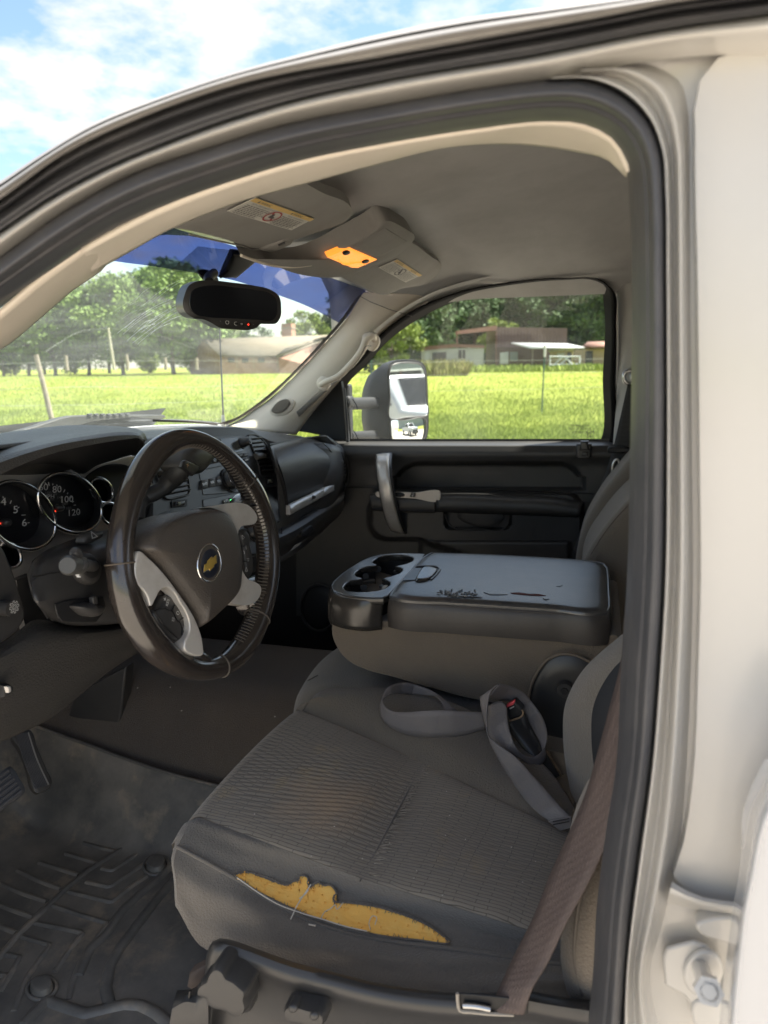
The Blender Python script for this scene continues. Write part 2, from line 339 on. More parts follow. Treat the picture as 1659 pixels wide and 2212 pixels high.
def glassmat(name,tint,dust_haze=.0,sc=5,dcol=(.8,.85,.8),streak=False,refl=1.0):
    m=bpy.data.materials.new(name); m.use_nodes=True; t=m.node_tree; t.nodes.clear()
    o=N(t,'ShaderNodeOutputMaterial'); tr=N(t,'ShaderNodeBsdfTransparent'); tr.inputs[0].default_value=(*tint,1)
    g=N(t,'ShaderNodeBsdfGlossy',Roughness=.02); g.inputs[0].default_value=(refl,refl,refl,1)
    fc=N(t,'ShaderNodeLayerWeight',Blend=.5); pw=N(t,'ShaderNodeMath',operation='POWER'); L(t,fc.outputs['Facing'],pw.inputs[0]); pw.inputs[1].default_value=5.; fr=N(t,'ShaderNodeMath',operation='MULTIPLY_ADD'); L(t,pw.outputs[0],fr.inputs[0]); fr.inputs[1].default_value=.9; fr.inputs[2].default_value=.02; m1=N(t,'ShaderNodeMixShader'); L(t,fr.outputs[0],m1.inputs[0]); L(t,tr.outputs[0],m1.inputs[1]); L(t,g.outputs[0],m1.inputs[2])
    if dust_haze:
        co=N(t,'ShaderNodeTexCoord').outputs['Object']; n=N(t,'ShaderNodeTexNoise',Scale=sc,Detail=8.,Roughness=.7)
        mp=N(t,'ShaderNodeMapping'); mp.inputs['Rotation'].default_value=(.3,.5,.2); mp.inputs['Scale'].default_value=(1,1,1) if not streak else (1,6,1); L(t,co,mp.inputs[0]); L(t,mp.outputs[0],n.inputs['Vector'])
        n2=N(t,'ShaderNodeTexNoise',Scale=90.,Detail=3.); L(t,co,n2.inputs['Vector'])
        r=N(t,'ShaderNodeMapRange'); L(t,n.outputs[0],r.inputs[0]); r.inputs[1].default_value=.35; r.inputs[2].default_value=.8; r.inputs[3].default_value=dust_haze*.5; r.inputs[4].default_value=dust_haze*2
        r2=N(t,'ShaderNodeMapRange'); L(t,n2.outputs[0],r2.inputs[0]); r2.inputs[1].default_value=.66; r2.inputs[2].default_value=.8; r2.inputs[3].default_value=0; r2.inputs[4].default_value=dust_haze*2.
        s=N(t,'ShaderNodeMath',operation='ADD'); L(t,r.outputs[0],s.inputs[0]); L(t,r2.outputs[0],s.inputs[1])
        df=N(t,'ShaderNodeBsdfDiffuse'); df.inputs[0].default_value=(*dcol,1); tl=N(t,'ShaderNodeBsdfTranslucent'); tl.inputs[0].default_value=(*dcol,1)
        md=N(t,'ShaderNodeMixShader'); md.inputs[0].default_value=.6; L(t,df.outputs[0],md.inputs[1]); L(t,tl.outputs[0],md.inputs[2])
        m2=N(t,'ShaderNodeMixShader'); L(t,s.outputs[0],m2.inputs[0]); L(t,m1.outputs[0],m2.inputs[1]); L(t,md.outputs[0],m2.inputs[2]); L(t,m2.outputs[0],o.inputs[0])
    else: L(t,m1.outputs[0],o.inputs[0])
    return m
m_['wglass']=glassmat('dusty_hazed_windshield_glass',(.92,.98,.92),.09,4,streak=True)  # real dust film, thickened to lay a painted haze over the background
m_['dglass']=glassmat('dusty_hazed_door_glass',(.95,.98,.94),.026,6)  # thicker dust film also paints haze onto the view outside
m_['tint']=glassmat('blue_sun_band',(.14,.17,.40),0)
m_['cover']=glassmat('gauge_lens',(.95,.95,.95),0)

# ================= OUTDOORS =================
def sst(a,b,x): t=np.clip((x-a)/(b-a),0,1); return t*t*(3-2*t)
def gz(X,Y):
    d=np.hypot(X,Y); return .55*sst(22,70,d)*(np.asarray(X)>0)+.0
def at(px,D,z=None):
    r=ray(px,785); r=r[:2]/np.linalg.norm(r[:2]); p=r*D; return A([p[0],p[1],gz(p[0],p[1]) if z is None else z])
def up_px(D,y,px): # height seen at image row y at distance D
    r=ray(px,y); return EYE[2]+r[2]/np.linalg.norm(r[:2])*D
grass=mat('meadow_ground',(.2,.235,.045),1,spec=.05,var=[(.25,(.25,.27,.06),.35,.7),(2.2,(.15,.19,.03),.45,.75)],bump=[('noise',9,1,.05)])
blade=mat('grass_blades',(.225,.295,.06),.8,spec=.15,var=[(.3,(.28,.33,.08),.35,.7),(3.,(.2,.26,.045),.4,.7)])
dry=mat('dry_seed_weeds',(.24,.2,.1),.9,spec=.1,var=[(1.,(.24,.27,.08),.3,.7)])
gravel=mat('pale_gravel',(.42,.37,.31),.95,var=[(1.5,(.34,.3,.25),.4,.7),(40,(.46,.42,.36),.5,.8)],bump=[('noise',60,.6,.02)])
xs=np.concatenate([np.linspace(-600,-20,12),np.linspace(-10,120,66),np.linspace(130,900,14)]); ys=np.concatenate([np.linspace(-700,-100,10),np.linspace(-80,160,90),np.linspace(180,800,10)])
XX,YY=np.meshgrid(xs,ys,indexing='ij'); ZZ=gz(XX,YY); V,Fc=grid(np.stack([XX,YY,ZZ],2))
tag(mk('meadow',V,Fc,grass),kind='structure')
V,Fc=grid([[(x,y,.012) for y in np.linspace(-60,40,8)] for x in np.linspace(-40,9,6)])
tag(mk('gravel_lot',V,Fc,gravel),kind='structure')
def blades(name,n,pxr,Dr,h,w,mt,seed,kind='stuff'):
    g=np.random.default_rng(seed); px=g.uniform(*pxr,n); u=g.uniform(0,1,n); D=1/(1/Dr[0]+(1/Dr[1]-1/Dr[0])*u)
    V=np.zeros((n,4,3)); 
    r=M@np.stack([px-CX,np.full(n,CY-785.),np.full(n,F)]); r=r[:2]/np.linalg.norm(r[:2],axis=0); X=r[0]*D;Y=r[1]*D;Z=gz(X,Y)
    clump=np.sin(X*.7+1.3*np.sin(Y*.5))*np.sin(Y*.9+X*.2); keep=D>9.2
    hh=h*g.uniform(.5,1.25,n)*(1+.3*clump); a=g.uniform(0,2*np.pi,n); ww=w*(D/25)**.7; ln=g.normal(0,.24,(2,n))*hh
    b=np.stack([X,Y,Z],1); s=np.stack([np.cos(a),np.sin(a),0*a],1)*ww[:,None]*.5
    V[:,0]=b-s; V[:,1]=b+s; mid=b+np.stack([ln[0]*.35,ln[1]*.35,hh*.6],1); tip=b+np.stack([ln[0],ln[1],hh],1)
    V[:,2]=mid+s*.6; V[:,3]=tip; V=V[keep]; n=len(V)
    me=bpy.data.meshes.new(name); me.vertices.add(n*4); me.vertices.foreach_set('co',V.ravel()); idx=np.arange(n*4).reshape(n,4)[:,[0,1,2,3]]
    me.loops.add(n*4); me.loops.foreach_set('vertex_index',idx.ravel().astype(np.int32)); me.polygons.add(n); me.polygons.foreach_set('loop_start',(np.arange(n)*4).astype(np.int32))
    me.update(calc_edges=True); me.validate(); me.materials.append(mt); o=bpy.data.objects.new(name,me); link(o,None,(0,0,0)); tag(o,kind=kind); return o
tag(blades('meadow_grass',260000,(-120,1380),(9.5,110),.11,.012,blade,3),'bright green meadow grass growing over the whole field','grass')
tag(blades('dry_weeds',6000,(905,1010),(60,92),.95,.07,dry,4),'tan seeding weeds in front of the white shed','weeds')
tag(blades('tall_weeds',5000,(1010,1330),(75,92),.6,.08,blade,5),'tall green weeds at the far edge of the meadow','weeds')

# ---- trees ----
bark=mat('tree_bark',(.13,.1,.075),.95,var=[(3,(.2,.17,.13),.4,.7)],bump=[('noise',12,1,.05)])
def leafm(name,c,c2):
    return mat(name,c,.65,spec=.25,var=[(.35,c2,.38,.68),(2.5,tuple(x*.6 for x in c),.45,.75)])
LM=[leafm('mid_green_leaves',(.14,.22,.055),(.23,.31,.08)),leafm('dark_green_leaves',(.06,.105,.04),(.10,.155,.055)),leafm('yellow_green_leaves',(.16,.22,.035),(.23,.28,.05))]
def tree_meshes(seed,H,W,nclump,nleaf,ls,base,openness=.5,lm=0):
    g=np.random.default_rng(seed)
    parts=[];t=[]
    P=[A([0,0,-.3])]; 
    for k in range(1,7): P.append(P[-1]+A([g.normal(0,.03*H*.3),g.normal(0,.03*H*.3),H*.13]))
    parts.append(tube('',cr(P,14),np.linspace(H*.024,H*.008,14),bark,n=8,raw=True))
    cl=[]
    for k in range(nclump):
        th=g.uniform(0,2*np.pi); zz=base+(1-base)*g.beta(1.5,1.3); prof=math.sin(math.pi*min(1,max(.08,(zz-base*.75)/(1.04-base*.75))))**.6
        rr=W*.5*prof*math.sqrt(g.uniform(.12,1)); cl.append(A([rr*math.cos(th),rr*math.sin(th),zz*H]))
    for c in cl[:16]:
        s=P[2+int(g.integers(0,4))]; m=(s+c)/2+A([0,0,-.05*H]); parts.append(tube('',cr([s,m,c],6),np.linspace(H*.009,H*.002,6),bark,n=5,raw=True))
    V,Fc=join(parts)
    per=nleaf//nclump; LV=[]
    for c in cl:
        r=W*g.uniform(.07,.15); q=g.normal(size=(per,3)); q/=np.linalg.norm(q,axis=1)[:,None]; q=q*(r*g.uniform(.35,1.15,(per,1)))*A([1,1,.7])+c
        a=g.normal(size=(per,3));a/=np.linalg.norm(a,axis=1)[:,None]; b=np.cross(a,g.normal(size=(per,3)));b/=np.linalg.norm(b,axis=1)[:,None]; s=ls*g.uniform(.5,1.3,(per,1))
        LV.append(np.stack([q-a*s,q+b*s*.55,q+a*s,q-b*s*.55],1))
    LV=np.concatenate(LV).reshape(-1,3); n=len(LV)//4
    tm=bpy.data.meshes.new('trunk'); tm.from_pydata([tuple(v) for v in V],[],Fc); tm.materials.append(bark); tm.polygons.foreach_set('use_smooth',[True]*len(tm.polygons))
    lm_=bpy.data.meshes.new('crown'); lm_.vertices.add(n*4); lm_.vertices.foreach_set('co',LV.ravel()); lm_.loops.add(n*4); lm_.loops.foreach_set('vertex_index',np.arange(n*4,dtype=np.int32)); lm_.polygons.add(n); lm_.polygons.foreach_set('loop_start',(np.arange(n)*4).astype(np.int32)); lm_.update(calc_edges=True); lm_.materials.append(LM[lm])
    return tm,lm_
TK=[tree_meshes(11,13,13.5,130,19000,.30,.16,lm=0),tree_meshes(12,12,11,95,8500,.24,.08,lm=0),tree_meshes(13,13,13,130,17000,.32,.08,lm=1),tree_meshes(14,9,9,70,9000,.24,.08,lm=2),tree_meshes(15,10,8,50,3500,.22,.12,lm=1)]
def tree(px,D,kind,s,label,group=None,rz=0,name='broadleaf_tree',sz=None):
    p=at(px,D); t=thing(name,label,'tree',p,group); t.rotation_euler=(0,0,rz); t.scale=(s,s,sz or s)
    for nm,me in zip(('trunk','crown'),TK[kind]):
        o=bpy.data.objects.new(nm,me); COL.objects.link(o); o.parent=t; WLOC[o.name]=p
    return t
G='trees standing beyond the meadow'
tree(375,100,0,1.02,'tallest broad green tree with a bare pale trunk, between utility pole and brick house',G,.3)
tree(265,112,0,1.0,'large rounded green tree directly behind the slim utility pole',G,1.9)
tree(190,118,0,.92,'broad green tree rising left of the slim utility pole',G,3.3)
tree(118,118,1,.95,'thin crowned tree with sky showing through, above the leaning fence post',G,2.1)
tree(60,120,1,.85,'sparse tree with sky showing through, left of the leaning fence post',G,4.4)
tree(5,122,4,.95,'small thin tree at the far left edge of the windshield',G,.4)
tree(-60,125,1,1,'open crowned tree past the left edge of the windshield view',G,1.4)
tree(445,118,0,.85,'green tree rising behind the left end of the brick house roof',G,2.6)
tree(520,140,3,.75,'low tree directly behind the middle of the house ridge under the interior mirror',G,2.9)
tree(560,135,4,.8,'slim dark tree behind the brick house left of the chimney',G,5.1)
tree(668,112,3,.92,'bright yellow green tree behind the right end of the brick house',G,.7)
tree(725,115,3,.8,'rounded yellow green tree half hidden by the beige pillar',G,2.2)
tree(850,84,3,.80,'yellow green tree beside the left end of the white shed',G,4.0)
tree(800,95,2,.85,'dark tree above the big side mirror',G,1.1)
for i,(px,D,s,lab) in enumerate([(905,125,1.0,'dark tree rising behind the left end of the white shed'),(960,140,1.15,'dark green tree behind the open red carport frame, left one'),(1030,138,1.05,'dark green tree behind the open red carport frame, right one'),(1085,150,1.25,'tall dark tree behind the left half of the maroon box building'),(1150,140,1.2,'tall dark tree behind the right half of the maroon box building'),(1215,135,1.15,'dark tree just right of the maroon box building'),(1275,140,1.3,'tall dark tree above the tan shed'),(1340,130,1.2,'dark tree at the right edge of the passenger window')]):
    tree(px,D,2,s,lab,G,i*1.3+.5)
tree(1078,128,3,.85,'lighter green tree peeking over the carport roof',G,1.0)
for i,(px,D,s,l) in enumerate([(30,140,1.0,'hazy tree far back behind the sparse left trees'),(95,142,.95,'hazy tree far back above the leaning fence post'),(160,140,1.05,'hazy tree far back left of the utility pole'),(235,145,1.1,'hazy tree far back behind the utility pole'),(325,142,1.05,'hazy tree far back between the two largest trees'),(410,140,1.0,'hazy tree far back left of the house gable')]): tree(px,D,1,s,l,G,i*1.7+.2,sz=s*.8)
for i,px in enumerate((20,150,320,420,480,700)):
    tree(px,125,3,.42,['low bush at the far left tree line','low bush below the open crowned trees','low bush under the two largest trees','low bush left of the brick house gable','low bush behind the house gable end','low bush right of the chimney'][i],'bushes along the tree line',i*1.1,'bush')

# ---- buildings ----
brickm=mat('brown_brick',(.2,.12,.085),.9,var=[(2,(.28,.19,.13),.4,.7)],bump=[('brick',6,.6,.02)])
shing=mat('tan_brown_shingles',(.22,.185,.14),.95,var=[(.6,(.18,.15,.115),.4,.7)],bump=[('brick',4,.5,.03)])
wood=mat('grey_weathered_wood',(.3,.25,.2),.95,var=[(8,(.18,.15,.12),.4,.7)],bump=[('noise',30,.8,.02)])
maroon=mat('faded_maroon_metal_siding',(.13,.082,.075),.7,var=[(.5,(.16,.105,.095),.4,.7)],bump=[('wave',2.5,.5,.05,(1,1,0))])
rust=mat('rust_red_fascia',(.2,.095,.065),.75,var=[(.8,(.25,.14,.1),.4,.7)])
whitew=mat('white_block_wall',(.42,.42,.4),.8,var=[(.7,(.34,.34,.32),.45,.75)])
shade=mat('dark_glass_and_opening_shade',(.02,.022,.025),.15)  # window glass; the same dark tone paints shade inside open doorways
tin=mat('pale_tin_roof',(.45,.46,.45),.5,metal=.1,var=[(1,(.5,.5,.48),.5,.8)])
tanm=mat('tan_shed_siding',(.38,.29,.2),.85)
def Q3(px,y,D): p=at(px,D); return A([p[0],p[1],up_px(D,y,px)])
def wall(name,P,mt,par,th=.15,b=0): return plate(name,P,th,mt,par,b)
# brick house, ridge running away to the right
h=thing('brick_house','low brick house with tan shingle roof and brick chimney beyond the meadow','house',at(520,104))
zg=.3; a0=at(424,98);a1=at(475,93);a2=at(720,96);a3=at(690,112)
ez=lambda px,D,y: up_px(D,y,px)
eL=A([*a0[:2],ez(424,98,770)]); eM=A([*a1[:2],ez(475,93,768)]); eR=A([*a2[:2],ez(720,96,770)]); rL=Q3(442,734,96.5); rR=Q3(735,724,103)
back=(A(a1)-A(a0))[:2]
patch('roof',[[eM+A([0,0,-.05]),eR],[rL,rR]],shing,h,th=.2,off=0)
bL=rL+(rL-eM)*A([1,1,-1]); bR=rR+(rR-eR)*A([1,1,-1])
patch('rear_roof_slope',[[rL,rR],[bL,bR]],shing,h,th=.2,off=0)
wall('wall',[A([*eM[:2],zg]),A([*eR[:2],zg]),eR-A([0,0,.1]),eM-A([0,0,.1])],brickm,h)
wall('gable_wall',[A([*bL[:2],zg]),A([*eM[:2],zg]),eM,rL-A([0,0,.15]),bL],brickm,h)
ra=Q3(598,770,91);rb=Q3(697,731,94);rc=Q3(740,765,91)
patch('porch_roof',[[ra,rb],[ra+A([3,0,.9]),rb+A([3,0,.2])]],shing,h,th=.3,off=0)
pz=[Q3(603,773,91.3),Q3(697,737,94.3),Q3(745,768,91.3)]
wall('porch_gable',[A([*pz[0][:2],zg]),A([*pz[2][:2],zg]),pz[2],pz[1],pz[0]],mat('porch_brown_boards',(.3,.15,.1),.8),h,.1)
ch=box('chimney',Q3(626,716,102.5),(1.4,1.4,2.0),mat('chimney_brick',(.36,.19,.12),.9,bump=[('brick',5,.6,.03)]),h); box('cap',Q3(626,709,102.5),(1.55,1.55,.16),wood,ch)
for px in (500,530,565): plate('window',[Q3(px-7,773,92.6),Q3(px+7,773,92.6),Q3(px+7,783,92.6),Q3(px-7,783,92.6)],.05,shade,h)
for px in (512,548,600): plate('porch_post',[Q3(px-1,770,92),Q3(px+1,770,92),Q3(px+1,796,92),Q3(px-1,796,92)],.1,wood,h)
# shed group
s=thing('white_shed','low white shed with rust red fascia and dark garage openings beyond the meadow','shed',at(960,88))
plate('wall',[Q3(910,754,88),Q3(1045,752,88),Q3(1045,800,88),Q3(910,800,88)],6,whitew,s)
plate('fascia',[Q3(908,749,87.8),Q3(985,743,87.8),Q3(1046,746,87.8),Q3(1046,752,87.8),Q3(985,750,87.8),Q3(908,758,87.8)],.5,rust,s)
plate('door',[Q3(917,760,87.9),Q3(927,759,87.9),Q3(927,785,87.9),Q3(917,785,87.9)],.05,tin,s)
plate('garage_opening',[Q3(934,762,87.9),Q3(964,760,87.9),Q3(964,785,87.9),Q3(934,785,87.9)],.05,shade,s)  # dark plate on the wall paints the shade inside the opening
plate('garage_opening',[Q3(990,756,87.9),Q3(997,756,87.9),Q3(997,774,87.9),Q3(990,774,87.9)],.05,shade,s)  # narrow dark plate, again painted shade of an opening
plate('window',[Q3(999,756,87.9),Q3(1005,756,87.9),Q3(1005,774,87.9),Q3(999,774,87.9)],.05,shade,s)
s=thing('maroon_building','tall flat maroon metal building with an open carport frame at its left','building',at(1100,92))
plate('wall',[Q3(1072,706,92),Q3(1223,709,94),Q3(1223,800,94),Q3(1072,800,92)],7,maroon,s)
plate('carport_fascia',[Q3(986,715,90),Q3(1072,703,92),Q3(1072,714,92),Q3(986,722,90)],.4,rust,s)
patch('carport_roof',[[Q3(986,718,90),Q3(1072,707,92)],[Q3(990,721,97),Q3(1074,712,99)]],maroon,s,th=.1)
for px in (987,1071): plate('post',[Q3(px-1,716,90.5),Q3(px+1,716,90.5),Q3(px+1,800,90.5),Q3(px-1,800,90.5)],.2,rust,s)
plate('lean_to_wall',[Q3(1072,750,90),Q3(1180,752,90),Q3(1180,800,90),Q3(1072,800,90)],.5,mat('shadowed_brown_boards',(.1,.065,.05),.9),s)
plate('window',[Q3(1080,762,89.4),Q3(1098,760,89.4),Q3(1098,786,89.4),Q3(1080,786,89.4)],.1,tin,s); plate('window',[Q3(1101,760,89.4),Q3(1118,760,89.4),Q3(1118,780,89.4),Q3(1101,780,89.4)],.1,mat('grey_glass',(.15,.17,.17),.2),s)
s=thing('metal_awning','pale tin awning sloping out in front of the maroon building','awning',at(1170,84))
patch('roof',[[Q3(1103,740,89),Q3(1223,742,89)],[Q3(1146,751,82),Q3(1262,750,82)]],tin,s,th=.12)
for px in (1150,1180,1220,1258): plate('post',[Q3(px-1,752,82.5),Q3(px+1,752,82.5),Q3(px+1,800,82.5),Q3(px-1,800,82.5)],.12,wood,s)
s=thing('camper_trailer','small cream trailer with white roof parked under the tin awning','trailer',at(1210,86))
plate('body',[Q3(1187,758,85),Q3(1238,755,85),Q3(1238,785,85),Q3(1187,785,85)],2,mat('cream_siding',(.42,.34,.2),.8),s,.05); plate('roof',[Q3(1183,756,84.6),Q3(1240,752,84.6),Q3(1240,756,84.6),Q3(1183,760,84.6)],2.4,whitew,s,.03)
plate('window',[Q3(1203,763,84.9),Q3(1218,762,84.9),Q3(1218,774,84.9),Q3(1203,774,84.9)],.05,tin,s); plate('door',[Q3(1224,761,84.9),Q3(1234,761,84.9),Q3(1234,785,84.9),Q3(1224,785,84.9)],.05,shade,s)
s=thing('tan_shed','tan brown shed at the far right behind the white gate','shed',at(1285,92))
plate('wall',[Q3(1240,755,92),Q3(1330,752,92),Q3(1330,800,92),Q3(1240,800,92)],5,tanm,s); patch('roof',[[Q3(1256,748,91),Q3(1335,748,91)],[Q3(1268,738,95),Q3(1335,737,95)]],rust,s,th=.2)
plate('doorway',[Q3(1264,758,91.9),Q3(1280,758,91.9),Q3(1280,790,91.9),Q3(1264,790,91.9)],.05,shade,s)  # dark plate paints the unlit inside of the doorway
s=thing('white_gate','white board gate with diagonal braces in front of the tan shed','gate',at(1220,80))
gw=mat('white_gate_boards',(.6,.62,.62),.7)
for (x0,y0,x1,y1) in ((1186,770,1253,770),(1186,788,1253,786),(1188,768,1188,792),(1252,768,1252,792),(1195,790,1215,771),(1207,790,1228,771),(1218,771,1240,789)):
    tube('board',[Q3(x0,y0,80),Q3(x1,y1,80)],.07,gw,s,n=6)
# white board tip on the green steel post, fence lines
def post(name,px,D,y0,y1,r,mt,label,cat='fence post',lean=0,grp='fence posts round the meadow',n=8):
    b=Q3(px,y0,D); t=Q3(px+lean,y1,D); b[2]-=.25
    P=[b+(t-b)*k for k in np.linspace(0,1,5)]; 
    if r>.04: P=[p+A([0,random.gauss(0,r*.18),0]) for p in P]
    return tag(tube(name,P,[r*1.08,r*1.02,r,r*.95,r*.9],mt,n=n),label,cat,grp)
green=mat('dark_green_steel_post',(.03,.08,.06),.6)
def tpost(px,D,y0,y1,label,tip=True,lean=-3):
    b=Q3(px+lean,y0,D);t=Q3(px,y1,D); e=thing('steel_fence_post',label,'fence post',b,'fence posts round the meadow'); b=b-A([0,0,.25])
    tube('shaft',[b,(b+t)/2,t],.019,green,e,n=6)
    if tip: tube('cap',[t-A([0,0,.3]),t+A([0,0,.03])],.035,whitew,e,n=8)
tpost(1176,22,884,748,'green steel post with white tip standing before the maroon building')
tpost(802,22,884,772,'green steel post without tip, just left of the big side mirror',False)
post('wooden_fence_post',104,18,908,766,.055,wood,'weathered wooden post leaning left, nearest through the windshield',lean=-25)
for px,y0,y1,l in ((144,793,768,'short wooden post far off between the leaning post and the utility pole'),(275,794,765,'thin far wooden post just right of the utility pole'),(357,792,772,'far wooden post left of the tall tree trunk'),(425,792,773,'orange tinted far post at the corner of the brick house')):
    post('wooden_fence_post',px,62,y0,y1,.13,wood,l)
polem=mat('pale_utility_wood',(.36,.33,.26),.9)
tag(tube('utility_pole',[Q3(246,800,85),Q3(240,708,85)],[.16,.12],polem,n=8),'slim pale utility pole rising in front of the large trees','utility pole')
wirem=mat('fence_wire',(.4,.41,.38),.5,metal=.6)
def wire(label,P,r,name='fence_wire',grp='fence wires'): tag(tube(name,cr(P,24),r,wirem,n=5),label,'wire',grp)
wire('top strand of the near fence crossing the windshield view',[Q3(-80,846,18),Q3(91,838,18),Q3(420,836,21),Q3(800,813,24)],.0035)
wire('lower strand of the near fence crossing the windshield view',[Q3(-80,878,18),Q3(97,876,18),Q3(420,868,21),Q3(800,848,24)],.0035)
wire('fence strand across the passenger window just under the weeds',[Q3(800,813,24),Q3(1010,809,23),Q3(1175,806,22),Q3(1420,800,22)],.0035)
wire('lower fence strand across the passenger window',[Q3(800,848,24),Q3(1010,843,23),Q3(1175,840,22),Q3(1420,832,22)],.0035)
wire('highest fence strand crossing in front of the sheds',[Q3(700,790,24),Q3(1010,780,23),Q3(1175,778,22),Q3(1420,772,22)],.0045)
wire('far fence strand in front of the tree line',[Q3(-60,788,62),Q3(144,782,62),Q3(275,780,62),Q3(425,779,62),Q3(600,782,60)],.012)
wire('power line sagging away left of the utility pole',[Q3(100,760,70),Q3(165,722,75),Q3(240,709,85)],.012,'power_line','power lines')
wire('power line running right from the utility pole',[Q3(240,709,85),Q3(300,716,85),Q3(420,752,95)],.012,'power_line','power lines')

# ================= THE PICKUP: SHELL =================
T=thing('pickup_truck','pearl white pickup truck with its driver door open and worn black cabin','pickup truck',(1.22,.1,0))
def part(name,label=None):
    o=bpy.data.objects.new(name,None); o.empty_display_size=.05; link(o,T,(1.22,.1,1)); 
    if label:o['label']=label
    return o
n=70
c0=[(-970,1000),(-450,705),(-60,432),(0,395),(90,335),(200,270),(350,210),(500,160),(650,120),(829,77),(1029,40),(1179,20),(1329,0),(1500,-22),(1760,-52),(2600,-150)]
c1=[(-970,1015),(-450,740),(-60,470),(0,430),(150,325),(300,255),(500,185),(829,120),(1079,75),(1329,30),(1454,5),(1600,-14),(1760,-36),(2600,-132)]
c2=[(-970,1045),(-450,805),(-60,545),(0,505),(110,432),(225,370),(350,317),(500,262),(650,217),(829,178),(1179,118),(1429,68),(1659,34),(1760,18),(2600,-75)]
c3=[(-970,1070),(-450,850),(-60,598),(0,555),(150,448),(290,373),(450,318),(600,272),(829,226),(1079,184),(1179,172),(1279,175),(1354,210),(1404,262),(1429,325),(1437,420),(1439,594),(1440,1000),(1436,1250),(1423,1458),(1407.6,1649),(1381,1840),(1362,1992),(1346,2212),(1342,2290)]
c4=[(-970,1125),(-450,945),(-60,700),(0,660),(100,592),(230,507),(350,450),(500,395),(650,350),(829,314),(1029,282),(1179,266),(1254,270),(1319,300),(1352,350),(1364,450),(1368,594),(1364,1000),(1358,1250),(1344.6,1458),(1335,1649),(1312,1801),(1293,1954),(1284,2106),(1274,2212),(1268,2290)]
def band(name,Ac,Bc,prof,mt,par,n=150,ang=60):
    a=cr(Ac,n);b=cr(Bc,n); rows=[]
    for (t,X) in prof: rows.append(A([X_(*(p*(1-t)+q*t),X) for p,q in zip(a,b)]))
    return patch(name,rows,mt,par,ang=ang)
def bandn(name,Ac,Bc,prof,mt,par,nv=14,n=150):
    t=[p[0] for p in prof]; 
    q=cr([(a,b) for a,b in prof],nv); return band(name,Ac,Bc,[tuple(k) for k in q],mt,par,n)
fr=part('door_frame','pearl painted opening of the driver door with its rubber seals')
bandn('roof_drip_edge',c0,c1,[(-.12,.47),(0,.435),(.12,.425),(.2,.432),(.28,.425),(.8,.424),(1.,.43),(1.08,.445)],m_['rubber_gy'],fr,22)
bandn('outer_weatherstrip',c1,c2,[(0.02,.45),(.1,.443),(.32,.443),(.38,.448),(.5,.442),(.66,.439),(.8,.443),(.95,.45),(1.0,.462)],m_['rubber'],fr,30)
# painted flange between the strips
c3b=c3[:12]
bandn('painted_flange',[(x,y-3) for x,y in c2],[(-970,1076),(-450,856),(-60,605),(0,562),(150,455),(290,380),(450,325),(600,279),(829,233),(1079,190),(1179,176),(1300,150),(1500,122),(1760,122),(2600,110)],[(-.05,.458),(.12,.443),(.3,.440),(.6,.452),(1.,.466)],m_['paint'],fr,14)
bandn('door_seal',c3,c4,[(-.06,.475),(.05,.455),(.25,.443),(.42,.447),(.52,.46),(.6,.462),(.75,.475),(.95,.50),(1.05,.53)],m_['rubber'],fr,34,140)
# B pillar
pr=lambda P:P
pa=[(1179,172),(1279,175),(1354,210),(1404,262),(1429,325),(1437,420),(1439,594),(1440,1000),(1436,1250),(1423,1458),(1407,1649),(1381,1840),(1362,1992),(1346,2212),(1342,2290)]
pb=[(1300,140),(1420,145),(1470,180),(1485,230),(1489,300),(1490,420),(1491,594),(1495,1000),(1497,1250),(1492,1458),(1484,1649),(1465,1840),(1432,1992),(1405,2090),(1440,2290)]
bandn('pillar_ridge',[(x-4,y) for x,y in pa],pb,[(0,.475),(.07,.452),(.16,.448),(.25,.458),(.42,.463),(.55,.452),(.66,.45),(.8,.468),(1.,.478)],m_['paint'],fr,36,120)
pc=[(1450,70),(1700,90),(2300,100),(2500,130),(2540,230),(2550,300),(2560,420),(2560,594),(2560,1000),(2560,1250),(2560,1458),(2560,1649),(2560,1840),(2560,1992),(2560,2290)]
# raised panel: upper part
pu=[(1300,140),(1420,146),(1478,180),(1491,230),(1491,300),(1491,420),(1491,594),(1495,1000),(1497,1250),(1492,1458),(1484,1649),(1465,1840),(1458,1915)]
bandn('pillar_panel_base',pb,pc,[(0,.478),(.3,.476),(1.,.476)],m_['paint'],fr,5,120)
P=[(1502,300),(1505,200),(1524,150),(1560,120),(1620,106),(1780,100),(2500,90),(2500,1990),(1780,1966),(1600,1950),(1500,1936),(1462,1918),(1482,1800),(1500,1649),(1508,1458),(1514,1250),(1512,1000),(1507,594)]
pan=dome('raised_pillar_panel',[X_(*p,.466) for p in cr(P,90,closed=True)],.002,m_['paint'],fr,rings=6,back=.012,pw=6)
